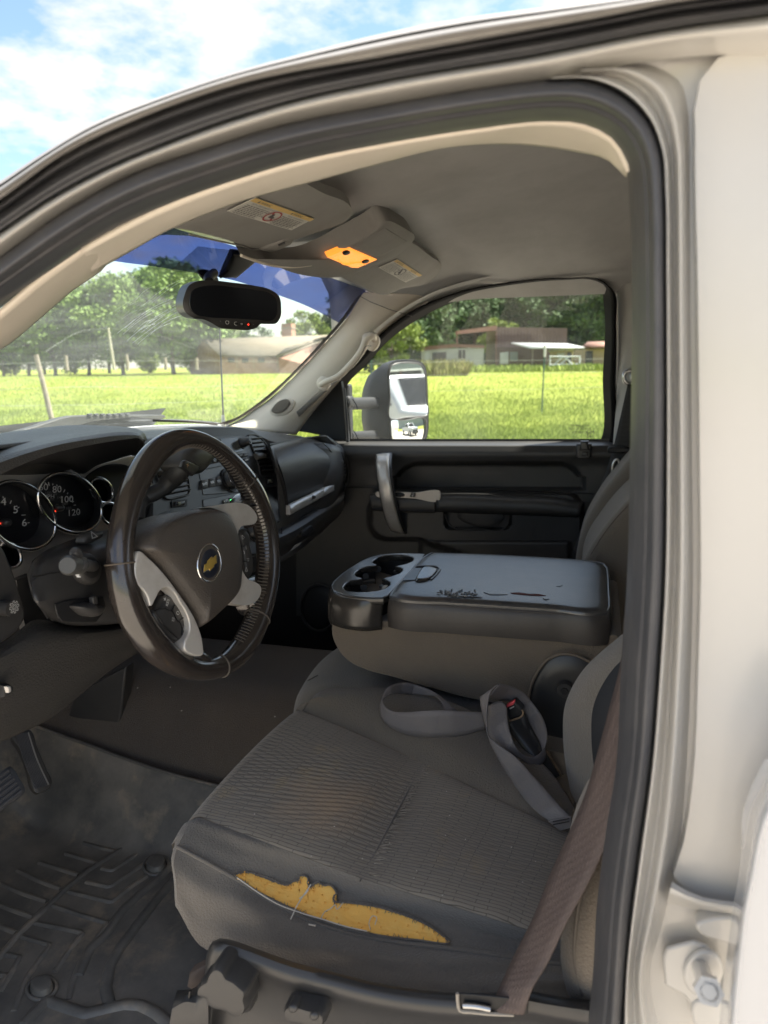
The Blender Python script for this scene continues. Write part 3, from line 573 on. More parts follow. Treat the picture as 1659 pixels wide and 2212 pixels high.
# recess ledge, catch plates and striker bolt
bandn('pillar_step',[(1452,1905),(1500,1932),(1600,1950),(1760,1970),(2560,2010)],[(1440,1950),(1500,1965),(1600,1985),(1760,2005),(2560,2045)],[(0,.456),(.4,.45),(1,.474)],m_['paint'],fr,8,30)
lp=plate('latch_ledge',[X_(*p,.462) for p in cr([(1502,1998),(1510,1994),(1640,2010),(1640,2037),(1540,2030),(1515,2020)],24,closed=True)],.012,m_['paint'],fr,b=.002)
st=part('door_striker','pearl painted door striker bolt on its six sided plate')
hexp=[(1432,2070),(1440,2050),(1470,2042),(1500,2035),(1530,2045),(1560,2095),(1556,2160),(1500,2180),(1475,2150),(1436,2130)]
plate('striker_plate',[X_(*p,.466) for p in hexp],.004,m_['paint'],st,b=.002)
plate('washer',[X_(*p,.461) for p in ell(1520,2105,42,50,20)],.005,m_['paint'],st,b=.002)
b0=X_(1512,2090,.462); b1=X_(1532,2142,.41)
tube('bolt_shank',[b0,b0*.5+b1*.5,b1],.0055,m_['paint'],st); 
tube('bolt_head',[b1-(b1-b0)*.14,b1],.0085,m_['paint'],st,n=6); tube('bolt_socket',[b1-(b1-b0)*.02,b1+(b1-b0)*.012],.0045,m_['paint'],st,n=6)
plate('lower_catch_plate',[X_(*p,.464) for p in cr([(1502,2165),(1522,2160),(1590,2180),(1600,2195),(1594,2260),(1512,2240)],24,closed=True)],.006,m_['paint'],st,b=.002)
# closed rear door: outer skin standing proud at the bottom right
rd=part('rear_door','closed rear door skin, cool white, curving at its front edge')
e1=[(1700,1640),(1659,1702),(1633,1756),(1621,1820),(1610,1890),(1598,1954),(1583,2068),(1568,2212),(1562,2300)]
e2=[(1780,1640),(1700,1720),(1663,1775),(1645,1830),(1634,1890),(1620,1954),(1606,2068),(1592,2212),(1586,2300)]
bandn('door_front_edge',e1,e2,[(-.6,.45),(-.2,.43),(0,.41),(.35,.395),(.7,.39),(1.,.392)],m_['paint2'],rd,14,60)
e3=[(2600,1640),(2600,1720),(2600,1775),(2600,1830),(2600,1890),(2600,1954),(2600,2068),(2600,2212),(2600,2300)]
bandn('door_skin',e2,e3,[(0,.392),(1.,.388)],m_['paint2'],rd,4,60)

# body skins that close the cab (mostly beyond the frame)
sk=part('cab_body','pearl white roof and body skins')
def skin(name,rows,mt=m_['paint'],nv=None,th=.004,par=sk): return patch(name,[cr(r,30) for r in rows],mt,par,nv=nv,th=th)
skin('roof_panel',[[*[tuple(X_(x,y+22,.446)) for x,y in c0[2:14]],(.446,-.3,1.70),(.446,-.6,1.70),(.446,-1.5,1.66)],[(.75,.58,1.64),(.75,.4,1.705),(.75,0,1.768),(.75,-.6,1.775),(.75,-1.5,1.76)],[(1.22,.68,1.72),(1.22,.4,1.80),(1.22,0,1.84),(1.22,-.6,1.84),(1.22,-1.5,1.8)],[(1.72,.64,1.69),(1.72,.4,1.76),(1.72,0,1.81),(1.72,-.6,1.81),(1.72,-1.5,1.76)],[(1.99,.72,1.55),(1.99,.4,1.66),(1.99,0,1.71),(1.99,-.6,1.71),(1.99,-1.5,1.66)]],nv=20)
skin('rear_cab_wall',[[(.5,-1.5,1.7),(1.95,-1.5,1.7)],[(.5,-1.5,.55),(1.95,-1.5,.55)]],m_['plastic_dk'])
skin('rear_passenger_side',[[(1.98,-.02,1.7),(1.98,-1.5,1.7)],[(1.98,-.02,.5),(1.98,-1.5,.5)]])
skin('rear_driver_side',[[(.50,-.2,1.7),(.50,-1.5,1.7)],[(.50,-.2,.5),(.50,-1.5,.5)]])
skin('rocker_panel',[[(.42,-.3,.58),(.42,1.3,.58)],[(.40,-.3,.45),(.40,1.3,.45)],[(.45,-.3,.33),(.45,1.3,.33)]])
skin('door_sill',[[(.42,-.3,.58),(.42,1.3,.58)],[(.55,-.3,.6),(.55,1.3,.6)]])
# hood and cowl
hood=part('hood','pearl hood and cowl seen low through the windshield')
hr=[row('Y',[(-200,945),(0,940),(200,932),(350,921),(480,920),(600,934),(700,965)],30,1.24)]
h0=hr[0]; 
patch('hood_panel',[h0,h0+A([0,.25,-.02]),h0+A([0,.6,-.07]),h0+A([0,1.0,-.16]),h0+A([0,1.15,-.35])],m_['paint2'],hood,nv=16,th=.004)
patch('hood_rear_lip',[h0+A([0,-.004,.002]),h0+A([0,-.02,-.004]),h0+A([0,-.04,-.03])],m_['rubber'],hood,nv=6)
patch('cowl_screen',[h0+A([0,-.03,-.03]),h0+A([0,-.2,-.035])],m_['plastic'],hood)
for x,l in((.62,1),(1.9,2)): skin('fender',[[(x,1.2,1.30 if l==1 else 1.24),(x,2.4,1.18 if l==1 else 1.1)],[(x+(-.12 if l==1 else .12),1.2,1.2),(x+(-.12 if l==1 else .12),2.4,1.1)],[(x+(-.16 if l==1 else .16),1.2,.6),(x+(-.16 if l==1 else .16),2.4,.6)]],m_['paint2'],nv=8,par=hood)
# wipers
wp=part('wiper','black windshield wiper parked along the cowl')
S=.3255
w=[(100,912),(250,868),(400,818),(480,802),(600,797),(870,795),(1090,795),(1108,812),(1060,832),(880,817),(700,835),(600,850),(520,872),(240,932)]
plate('wiper_arm',[Y_(x*S,637+y*S,1.13) for x,y in w],.02,m_['plastic'],wp,b=.003)
plate('wiper_blade',[Y_(x*S,637+y*S,1.15) for x,y in [(240,925),(300,895),(500,850),(640,838),(870,815),(880,828),(660,855),(520,880),(330,930)]],.02,m_['rubber'],wp,b=.002)
for i in range(7):
    x=595+i*42; box('ridge',Y_(x*S,637+793*S,1.128),(.014,.006,.004),m_['rubber'],wp,b=.001)
for i in range(9): 
    x=240+i*17; tube('coil',[Y_(x*S,637+(925-i*4)*S,1.12)+A([.004*math.cos(a),.004*math.sin(a)*0,.007*math.sin(a)]) for a in np.linspace(0,6.2,10)],.0018,m_['plastic_dk'],wp,n=6)
tag(tube('cowl_rubber_line',cr([Y_(520*S,637+868*S,1.16),Y_(760*S,637+850*S,1.16),Y_(1100*S,637+832*S,1.16),Y_(1440*S,637+852*S,1.16),Y_(1560*S,637+872*S,1.16)],30),.003,m_['rubber'],wp,n=8))  # dark rubber line along the rear edge of the hood
bpy.data.objects[wp.name]
an=part('radio_antenna','thin black radio antenna mast on the far fender')
a0=X_(483,918,2.04);a1=X_(474,700,2.04); tube('mast',[a0,a0*.5+a1*.5,a1],[.0028,.0026,.0022],m_['plastic'],an,n=8); tube('base',[a0-A([0,0,.02]),a0+A([0,0,.03])],[.008,.005],m_['metal'],an)

# windshield glass
ws=part('windshield','dusty windshield with blue sun band along its top')
def wtop(X): u=(X-1.22)/.7; return A([X,.60-.06*u*u,1.700-.03*u*u])
def wbot(X): u=(X-1.22)/.7; return A([X,1.12-.14*u*u,1.345-.02*u*u])
Xs=np.linspace(.46,1.93,34)
patch('glass_pane',[[wtop(x) for x in Xs],[(wtop(x)+wbot(x))/2+A([0,.012,.012]) for x in Xs],[wbot(x) for x in Xs]],m_['wglass'],ws,nv=14)
def onws(x,y,off=.004):
    # intersect the ray with the windshield surface by bisection on X
    r=ray(x,y); lo,hi=.2,4.
    def f(t):
        p=EYE+r*t; a=wtop(p[0]);b=wbot(p[0]); s=(p[1]-a[1])/(b[1]-a[1]); zq=a[2]+(b[2]-a[2])*s; return p[2]-zq
    ts=np.linspace(.3/F,3.2/F,400); v=[f(t) for t in ts]
    for i in range(399):
        if v[i]*v[i+1]<=0 and (EYE+r*ts[i])[1]>.3: 
            t=ts[i]-v[i]*(ts[i+1]-ts[i])/(v[i+1]-v[i]); p=EYE+r*(t-off/F); return p
    return EYE+r*(1.2/F)
tl=[(200,556),(260,566),(330,575),(425,590),(510,607),(600,637),(665,662),(735,699)]
tlb=cr(tl,40); 
def tintrow(k):
    out=[]
    for x,y in tlb:
        p=onws(x,y); a=wtop(p[0]); q=p*(1-k)+(a+A([0,-.004,-.004]))*k; out.append(q)
    return A(out)
patch('blue_sun_band',[tintrow(0),tintrow(.5),tintrow(1.)],m_['tint'],ws,nv=8)
# ceramic dot patch behind the mirror
dotm=mat('black_ceramic_dots',(.01,.01,.015),.5)
reg=[(428,532),(560,548),(508,604),(368,584)]
dots=[]
def disc(p,r,k=6): 
    ax1=A([1.,0,0]);ax2=(wbot(1.2)-wtop(1.2)); ax2=ax2/np.linalg.norm(ax2)
    return [p+r*(math.cos(t)*ax1+math.sin(t)*ax2) for t in np.linspace(0,2*math.pi,k,endpoint=False)],[tuple(range(k))]
for i in range(44):
    for j in range(26):
        u=(i+.5)/44;v=(j+.5)/26; q=(A(reg[0])*(1-u)+A(reg[1])*u)*(1-v)+(A(reg[3])*(1-u)+A(reg[2])*u)*v; dots.append(disc(onws(q[0],q[1],.006),.00135))
for i in range(22):
    for j in range(13):
        x=370+i*2.6;y=584+j*3.1
        if ((x-398)/28)**2+((y-603)/21)**2<1: dots.append(disc(onws(x,y,.006),.0009))
V,Fc=join(dots); tag(mk('ceramic_dots',V,Fc,dotm,ws,smooth=False),kind='stuff')
# glass print near the antenna base
for k,(x,y) in enumerate([(462,905),(466,909),(460,912)]): text('glass_print',['M 12 DOT','AS1','43R'][k],onws(x,y,.006),(1,0,0),(0,-.5,.7),.007,dotm,ws)
# cleared wiper streaks: fine scratches catching light
scr=mat('light_scratches',(.75,.8,.78),.6)
for k in range(16):
    x0=random.uniform(250,330);y0=random.uniform(640,760); L_=random.uniform(40,150)
    P=[onws(x0+t*L_,y0-t*L_*.62-8*math.sin(t*3),.005) for t in np.linspace(0,1,8)]; tube('scratch',P,.00022,scr,ws,n=4)
# black glass border along passenger edge
edge=[(782,634),(742,694),(700,742),(660,785),(620,825),(580,862),(545,888),(515,906),(492,917)]
ein=[(772,640),(735,692),(693,740),(653,783),(613,823),(573,858),(540,883),(510,902),(470,915)]
ea=cr(edge,40);eb=cr(ein,40)
patch('black_border',[A([onws(*p,.006) for p in ea]),A([onws(*p,.007) for p in eb])],m_['rubber'],ws)
patch('black_border',[A([onws(*p,.006) for p in cr([(470,915),(420,910),(330,906)],20)]),A([onws(*p,.006) for p in cr([(470,919),(420,914),(330,911)],20)])],m_['rubber'],ws)

# passenger pillar trim
pt=part('pillar_trim','beige trim of the passenger front pillar with grab handle')
W=[(784,633),(744,694),(702,742),(662,785),(622,825),(582,862),(545,888),(515,908),(486,921)]
D=[(950,640),(900,668),(850,705),(806,742),(768,785),(735,822),(700,862),(665,905),(640,940)]
wa=cr(W,50);da=cr(D,50)
rows=[]
for t,(Xa,Xb) in [(0,(0,0)),(.06,(0,0)),(.35,(0,0)),(.7,(0,0)),(1,(0,0))]:
    r=[]
    for p,q in zip(wa,da):
        a=onws(*p,.012); b=X_(*q,1.885); s=t; m=a*(1-s)+b*s
        # push the middle toward the viewer to make the trim convex
        dirv=(EYE-m)/np.linalg.norm(EYE-m); m=m+dirv*.03*math.sin(math.pi*s); r.append(m)
    rows.append(A(r))
patch('trim_panel',rows,m_['pillar'],pt,nv=16,th=.004)
# grab handle
o4=lambda u,v:(648+u*.4557,540+v*.4557)
hc=[(98,640),(130,622),(180,600),(230,555),(270,510),(300,465),(318,420),(335,408),(352,425)]
hw=[11,14,14,15,16,16,17,17,14]
HP=[X_(*o4(u,v),1.765) for u,v in hc]; HP[0]=X_(*o4(98,640),1.80);HP[-1]=X_(*o4(352,425),1.80)
tube('grab_handle',cr(HP,30),np.interp(np.linspace(0,1,30),np.linspace(0,1,9),A(hw)*.4557*1.75/F*1.35),m_['pillar'],pt,n=16,flat=(.9,.8))
dome('handle_foot',[X_(*o4(*p),1.80) for p in cr([(80,625),(100,600),(125,605),(140,640),(120,668),(95,665)],28,closed=True)],.006,m_['pillar'],pt)
dome('handle_foot',[X_(*o4(*p),1.80) for p in cr([(300,400),(320,392),(372,415),(375,440),(340,480),(318,470)],28,closed=True)],.004,m_['pillar'],pt)
tube('handle_seam',cr([X_(*o4(u,v),1.742) for u,v in [(140,640),(190,615),(245,560),(290,500),(315,455),(340,455)]],30),.0006,m_['plastic'],pt,n=5)
# tweeter grille
dome('tweeter_bezel',[X_(x*.5,540+v*.5,1.775) for x,v in cr([(1165,700),(1175,672),(1205,645),(1250,642),(1270,655),(1262,685),(1230,712),(1180,716)],40,closed=True)],.004,m_['pillar'],pt,back=.012)
gm=mat('beige_speaker_grille',(.40,.35,.29),.7,bump=[('wave',500,.9,.001),('wave',500,.9,.001,(1,1,1),(0,0,1.57))])
dome('tweeter_grille',[X_(x*.5,540+v*.5,1.768) for x,v in cr([(1172,695),(1182,676),(1208,652),(1245,648),(1252,658),(1240,682),(1215,702),(1185,705)],40,closed=True)],.002,gm,pt,back=.003)
tube('pillar_seam',[X_(778,640,1.77),X_(800,652,1.775),X_(840,668,1.80),X_(889,683,1.85)],.0008,m_['plastic'],pt,n=5)

# driver pillar trim (inside of the near windshield post)
dp=part('driver_pillar_trim','beige trim along the driver side of the windshield')
aT=[(-970,1128),(-450,950),(-120,770),(0,682),(100,598),(200,528),(235,505),(300,476),(350,452)]
aB=[(-970,1150),(-450,975),(-120,790),(0,737),(80,672),(150,612),(205,575),(250,532),(262,528)]
patch('trim_panel',[row('X',aT,40,.51),row('X',[((a[0]+b[0])/2,(a[1]+b[1])/2) for a,b in zip(aT,aB)],40,.545),row('X',aB,40,.585),row('X',[(x+10,y+14) for x,y in aB],40,.66)],m_['pillar'],dp,nv=10,th=.004)

# ---------------- headliner ----------------
hl=part('headliner','grey cloth headliner over the front seats')
def hz_(x,y):
    u=(x-.52)/(1.9-.52); e=1-abs(2*u-1)**2.6
    z=1.656+.137*e
    f=sst(.30,.52,y); z=z-(.055*f)*e-.012*f
    z+=.018*math.exp(-((y-.33+.25*(abs(x-1.22))**1.5)/.05)**2)*-1*e      # cross rib behind the visors
    z-=.02*math.exp(-((x-1.22)/.09)**2)*sst(.1,.4,y)
    z+=.030*sst(.0,.22,math.hypot((x-1.22)/1.4,(y+.35)/1.1)*-1+.52)*1.2
    return z
R=[]
for y in np.linspace(.60,-1.4,60): R.append([(x,y-(.07*((x-1.22)/.7)**2+.17*(max(0,1.0-x)/.45)**1.5)*sst(.2,.6,y),hz_(x,y)) for x in np.linspace(.56,1.90,60)])
patch('cloth_panel',R,m_['head'],hl)
# lighter side trim rolls over both doors
patch('side_trim',[row('X',[(180,545),(262,500),(350,455),(500,398),(650,352),(829,316),(1029,284),(1179,268),(1260,275),(1325,312),(1354,372)],50,.505),
 row('X',[(190,560),(270,520),(370,478),(520,420),(680,372),(829,338),(1029,304),(1150,290),(1250,303),(1315,325),(1353,378)],50,.55),
 row('X',[(200,590),(280,545),(360,500),(520,436),(680,392),(829,352),(960,320),(1100,312),(1250,330),(1310,345),(1352,384)],50,.60)],m_['pillar'],hl,nv=10,th=.004)
o4p=lambda P:[o4(*p) for p in P]
sealo=[(648,905),(703,850),(744,809),(798,741),(844,700),(921,654),(1013,627),(1104,611),(1231,603),(1290,603)]
patch('passenger_roof_rail',[row('X',[(640,890),(700,835),(742,795),(800,722),(850,680),(925,636),(1013,606),(1104,590),(1231,580),(1420,575)],50,1.80),row('X',sealo+[(1420,606)],50,1.90)],m_['head'],hl,nv=6)
# visors
def visor(name,lab,P,zf,lx):
    v=part(name,lab); return v
vd=part('sun_visor','driver sun visor folded up with a warning label')
P=cr([(490,440),(560,412),(629,387),(700,418),(757,446),(763,458),(752,474),(700,497),(629,521),(600,534),(582,542),(561,540),(480,515),(420,500),(349,485),(400,468)],70,closed=True)
def vplane(pa,pb,pc): 
    n=np.cross(A(pb)-A(pa),A(pc)-A(pa)); return A(pa),n/np.linalg.norm(n)
p0,nn=vplane(X_(762,451,1.10),X_(561,540,1.06),X_(490,440,.80)+A([0,0,-.01]))
p0,nn=vplane([1.1,.34,1.722],[1.1,.50,1.668],[.75,.36,1.70])
dome('visor_body',[N_(*p,p0,nn) for p in P],.004,m_['visor'],vd,back=.014,pw=5)
if nn[2]>0: nn=-nn
off=lambda p0,nn,k:A(p0)+nn*k
def label(vo,quad,p0,nn,strong):
    q=[N_(*p,off(p0,nn,.0055),nn) for p in quad]    # tl,tr,br,bl
    plate('warning_label',q,.0006,m_['paper'],vo)
    def uv(u,v,k=.0009): 
        p=(q[0]*(1-u)+q[1]*u)*(1-v)+(q[3]*(1-u)+q[2]*u)*v; return p+nn*k
    rt=q[1]-q[0];up=q[0]-q[3]; h=np.linalg.norm(up)
    plate('label_band',[uv(.0,0),uv(1,0),uv(1,.2),uv(.0,.2)],.0003,m_['amberp'],vo)
    text('label_word','\u25b2 WARNING',uv(.17,.10,.0014),rt,up,h*.15,m_['ink'],vo); text('label_word','\u25b2 WARNING',uv(.70,.10,.0014),rt,up,h*.15,m_['ink'],vo)
    text('label_word','DEATH or SERIOUS INJURY can occur',uv(.22,.27,.0014),rt,up,h*.10,m_['ink'],vo); text('label_word','NEVER put a rear-facing child seat here',uv(.76,.27,.0014),rt,up,h*.085,m_['ink'],vo)
    rows_=[]
    for i in range(7):
        for (a,b) in ((.03,.36+.04*math.sin(i*2)),(.58,.93+.03*math.sin(i*3))):
            v=.38+i*.085; x=a
            while x<b:
                w_=random.uniform(.015,.05); rows_.append(([uv(x,v,.0012),uv(min(x+w_,b),v,.0012),uv(min(x+w_,b),v+.03,.0012),uv(x,v+.03,.0012)],[(0,1,2,3)])); x+=w_+.012
    V,Fc=join(rows_); tag(mk('label_text_lines',V,Fc,m_['ink'],vo,smooth=False),kind='stuff')
    c=[uv(.48+.1*math.cos(t)*.95,.56+.33*math.sin(t),.0013) for t in np.linspace(0,2*math.pi,30,endpoint=False)]; c2=[uv(.48+.082*math.cos(t)*.95,.56+.27*math.sin(t),.0013) for t in np.linspace(0,2*math.pi,30,endpoint=False)]
    ringm('prohibition_ring',c,c2,m_['inkred'] if strong else m_['ink'],vo,nv=2)
    plate('prohibition_bar',[uv(.41,.36),uv(.425,.32),uv(.55,.76),uv(.535,.80)],.0003,m_['inkred'] if strong else m_['ink'],vo)
    plate('seat_icon',[uv(.45,.45,.0012),uv(.47,.42,.0012),uv(.49,.55,.0012),uv(.53,.6,.0012),uv(.52,.68,.0012),uv(.45,.66,.0012)],.0003,m_['ink'],vo)
z1=lambda u,v:(324+u*.4232,324+v*.4232)
label(vd,[z1(540,243),z1(838,350),z1(722,410),z1(394,313)],p0,nn,True)
tube('visor_seam',cr([N_(*z1(*p),off(p0,nn,.003),nn) for p in [(200,430),(340,462),(480,492),(555,507),(600,490),(680,462),(725,462)]],40),.0012,m_['visor'],vd,n=6)
dome('vanity_tab',[N_(*z1(*p),off(p0,nn,.004),nn) for p in cr([(560,508),(640,472),(715,458),(728,466),(690,490),(600,517)],24,closed=True)],.004,m_['visor'],vd)
tube('tab_slot',cr([N_(*z1(*p),off(p0,nn,.0085),nn) for p in [(655,487),(690,474)]],6),.0015,m_['plastic'],vd,n=6)
vp=part('sun_visor','passenger sun visor folded up, small label on it')
q0,qn=vplane([1.62,.36,1.722],[1.62,.47,1.655],[1.2,.37,1.735])
if qn[2]>0:qn=-qn
P=cr([(735,594),(800,560),(888,524),(925,550),(956,576),(958,588),(950,597),(925,612),(893,620),(868,624),(828,637),(790,622)],60,closed=True)
dome('visor_body',[N_(*p,q0,qn) for p in P],.004,m_['visor'],vp,back=.014,pw=5)
label(vp,[z1(1262,558),z1(1388,638),z1(1305,676),z1(1166,600)],q0,qn,False)
# overhead console with lit map lamp
oc=part('overhead_console','grey beige overhead console, map lamp glowing amber')
s0,sn=vplane([1.22,.34,1.727],[1.22,.45,1.665],[1.35,.36,1.712])
if sn[2]>0:sn=-sn
body=cr([(838,477),(866,489),(896,513),(880,535),(850,556),(815,571),(780,586),(747,596),(710,600),(671,597),(630,588),(588,572),(540,560),(521,553),(560,562),(610,571),(662,567),(700,552),(745,528),(800,498)],90,closed=True)
dome('console_body',[N_(*p,s0,sn) for p in body],.006,m_['visor'],oc,back=.03,pw=4)
tube('console_rim',cr([N_(*p,off(s0,sn,.004),sn) for p in [(521,552),(560,566),(600,575),(640,576),(672,572)]],40),.0022,m_['pillar'],oc,n=8)
dome('storage_door',[N_(*z1(*p),off(s0,sn,.006),sn) for p in [(1202,402),(1312,468),(1308,476),(1190,536),(1150,555),(1060,508),(1030,498),(1100,455)]],.002,m_['visor'],oc,back=.004,pw=8)
lens=[z1(905,548),z1(1020,500),z1(1158,560),z1(1060,602),z1(1030,600)]
dome('map_lamp_lens',[N_(*p,off(s0,sn,.007),sn) for p in lens],.002,m_['lamp'],oc,pw=6)
for c in ((1003,526),(1100,569)): dome('lamp_switch',[N_(*p,off(s0,sn,.0095),sn) for p in ell(*z1(*c),8.5,3.6,-14,20)],.002,m_['plastic_dk'],oc)
tube('lamp_reflector_line',cr([N_(*z1(*p),off(s0,sn,.0095),sn) for p in [(960,560),(1000,585),(1060,575),(1100,585)]],20),.001,m_['lamp'],oc,n=5)

# ---------------- interior mirror ----------------
rm=part('interior_mirror','black interior mirror with a row of buttons beneath its glass')
i0=A([1.17,.545,1.6]); inn=A([-.62,-.78,-.05]); inn/=np.linalg.norm(inn)
c3s=lambda x,v:(x*.5,540+v*.5)
mo=cr([c3s(*p) for p in [(797,195),(815,155),(850,136),(900,131),(1000,140),(1100,154),(1170,172),(1205,198),(1215,250),(1212,290),(1195,316),(1150,319),(1125,320),(1110,335),(1085,344),(1010,342),(945,334),(915,316),(880,300),(825,288),(797,262),(790,225)]],90,closed=True)
dome('mirror_housing',[N_(*p,i0,inn) for p in mo],.004,m_['smooth'],rm,back=.032,pw=7,rings=7)
mg=cr([c3s(*p) for p in [(820,215),(832,175),(870,158),(920,152),(1010,160),(1100,172),(1165,186),(1192,208),(1200,250),(1195,285),(1178,303),(1120,302),(1000,296),(900,290),(850,280),(824,258)]],70,closed=True)
plate('mirror_face',[N_(*p,off(i0,inn,.0045),inn) for p in mg],.002,m_['blackglass'],rm,b=.0012)
icon=[(952,306,'-',0),(982,314,'O',0),(1018,319,'C',0),(1045,321,'=',0),(1073,323,'+',1),(1094,320,'-',0)]
upv=A([0,0,1.]); rtv=np.cross(upv,-inn)*-1
if (pj:=None) is None: rtv=np.cross(-inn,upv)
for x,v,s_,k in icon: 
    if s_!='-': dome('mirror_button',[N_(*p,off(i0,inn,.0042),inn) for p in ell(*c3s(x,v),6.2,5.5,0,16)],.0012,m_['plastic_dk'],rm,back=.001)
    text('button_icon',s_,N_(*c3s(x,v),off(i0,inn,.0065),inn),rtv,upv,.009 if s_!='-' else .006,m_['red'] if k else m_['white'],rm)
tube('mirror_stalk',cr([N_(*c3s(905,140),off(i0,inn,-.02),inn),N_(450,602,off(i0,inn,-.05),inn),onws(462,590,.01)],12),.008,m_['plastic_dk'],rm)
dome('mount_foot',[onws(*p,.012) for p in ell(452,600,20,7,10,20)],.008,m_['plastic_dk'],rm)
tube('sensor_cable',[onws(475,598,.01),onws(500,575,.01),onws(524,552,.01)],.004,m_['plastic_dk'],rm,n=8)
dome('windshield_sensor',[onws(*p,.01) for p in [(503,548),(560,553),(556,560),(508,600),(480,600)]],.006,m_['plastic_dk'],rm)

# ================= DASHBOARD =================
db=part('dashboard','black grained dashboard stretching across the cabin')
cA=lambda u,v:(u*.2604,891+v*.2604)
cB=lambda u,v:(216+u*.2685,891+v*.2685)
cC=lambda u,v:(540+u*.2604,891+v*.2604)
pY=lambda P,Y,f=None:[Y_(*(f(*p) if f else p),Y) for p in P]
# top surface from windshield foot to the face
base=[(.47,.98,1.385),(.7,1.04,1.388),(1.22,1.09,1.366),(1.6,1.03,1.352),(1.90,.93,1.315)]
mid=[(.47,.82,1.40),(.7,.84,1.40),(1.05,.84,1.385),(1.22,.83,1.379),(1.6,.80,1.352),(1.90,.80,1.31)]
nearr=[X_(0,962,.60)-A([.12,0,0]),Y_(180,945,.66),Y_(330,948,.75),Y_(430,936,.77),Y_(540,931,.76),Y_(592,956,.71),X_(700,958,1.66),X_(745,975,1.87)]
patch('dash_top',[cr(base,50),cr(mid,50),cr(nearr,50)],m_['padtop'],db,nv=16,th=.003)
# face skin running the whole width under the top edge (fills behind the pieces)
lowr=[Y_(-120,1300,.70),Y_(180,1300,.72),Y_(330,1250,.72),Y_(430,1260,.71),Y_(560,1230,.68),Y_(600,1215,.66),X_(690,1150,1.66),X_(735,1085,1.87)]
midr=[Y_(-120,1100,.74),Y_(180,1120,.73),Y_(330,1100,.75),Y_(430,1100,.76),Y_(560,1090,.75),Y_(604,1050,.70),X_(712,1030,1.66),X_(748,1030,1.87)]
patch('dash_face',[cr(nearr,50),cr(midr,50),cr(lowr,50)],m_['plastic'],db,nv=14,th=.003)
# instrument hood: rolled pad
top=cr([(-140,1000),(-60,978),(0,961),(78,947),(182,930),(260,922),(290,925),(306,935),(311,950)],60)
lip=cr([(-140,1075),(-60,1048),(0,1024),(39,1006),(104,981),(208,957),(275,947),(302,946),(311,955)],60)
rows=[]
for t,Yv,dz in [(0,.80,.004),(0,.70,.004),(0.02,.64,.002),(.3,.60,.0),(.7,.575,0),(1.,.572,0),(1.03,.585,-.001),(1.02,.62,0)]:
    rows.append(A([Y_(*(p*(1-t)+q*t),Yv if i<52 else Yv+.0*(i-52)) for i,(p,q) in enumerate(zip(top,lip))]))
# rows 0/1 recede to meet the dash top at constant height
rows[0]=rows[2]+A([0,.17,-.012]); rows[1]=rows[2]+A([0,.07,.002])
ih=patch('instrument_hood',rows,m_['padtop'],db,nv=26,th=.003)
# soffit and rear wall of the cluster cave
sof=[Y_(*p,.585) for p in lip]; bz=cr([(-140,1030),(-60,1020),(0,1014),(34,1013),(65,1006),(104,1003),(146,1009),(180,1023),(208,1006),(247,994),(289,983),(312,985)],60)
patch('hood_soffit',[A(sof),A([Y_(*p,.665) for p in bz])],m_['plastic_dk'],db,nv=4)
patch('hood_end_wall',[[Y_(311,955,.585),Y_(311,952,.62),Y_(312,985,.665)],[Y_(326,1010,.62),Y_(330,1010,.66),Y_(331,1050,.69)]],m_['plastic_dk'],db,nv=4)
dome('soffit_clip',pY(ell(251,1017,0.1,0.1),.63),.001,m_['plastic'],db) if 0 else None
dome('soffit_screw_cover',[Y_(*p,.61) for p in ell(*cA(962,262),10,3.2,0,20)],.001,m_['plastic'],db,back=.002)
# silver bezel of the cluster, with holes shown by the gauge cups
clp=part('instrument_cluster','silver framed instrument cluster with two large dials')
bez=cr([(-140,1035),(-60,1022),(0,1015),(34,1014),(65,1007),(104,1004),(146,1010),(180,1025),(208,1007),(247,995),(289,984),(323,1018),(331,1050),(333,1090),(329,1130),(290,1150),(236,1145),(180,1165),(104,1192),(69,1216),(69,1240),(36,1253),(0,1260),(-140,1270)],120,closed=True)
plate('bezel_panel',[Y_(*p,.68) for p in bez],.01,m_['bezel'],clp,b=.002)
# glossy dark inset right of the bezel
plate('bezel_inset',[Y_(*p,.677) for p in cr([cA(710,545),cA(800,470),cA(950,425),cA(1060,440),cA(1180,560),cA(1240,720),cA(1255,820),cA(1180,905),cA(1000,935),cA(900,880),cA(860,760)],50,closed=True)],.002,m_['plastic_dk'],clp,b=.0008)
def gauge(cx,cy,a,b,rot,dx,dy,da,dbb,Yf=.645,Yd=.667,name='gauge_ring'):
    k=64
    out=[Y_(*p,Yf) for p in ell(cx,cy,a,b,rot,k)]; inn_=[Y_(*p,Yf-.002) for p in ell(cx,cy,a*.955,b*.955,rot,k)]
    bk=[Y_(*p,Yd) for p in ell(cx-2,cy+2,a*1.03,b*1.03,rot,k)]
    cup=[Y_(*p,Yd-.004) for p in ell(dx,dy,da,dbb,rot,k)]
    ringm('outer_cup',bk,out,m_['bezel'],clp,nv=4)
    tube('chrome_ring',A([(p+q)/2 for p,q in zip(out,inn_)]),.0022,m_['chrome'],clp,n=8,closed=True)
    ringm('inner_cup',inn_,cup,m_['smooth'],clp,nv=5)
    plate('dial_face',cup,.002,m_['dial'],clp)
    return Yd-.005
yd=gauge(150.5,1086,76,59,38,143,1083,66,51)
yd2=gauge(44,1113,85,66,42,20,1110,70,60)
gauge(219,1059,29,22,55,213,1062,24,18,.655,.68); gauge(240,1110,27,21,50,236,1113,22,17,.655,.68); gauge(20,1200,29,24,55,12,1202,22,19,.65,.68)
m_['dimprint']=mat('dim_grey_print',(.16,.16,.16),.5)
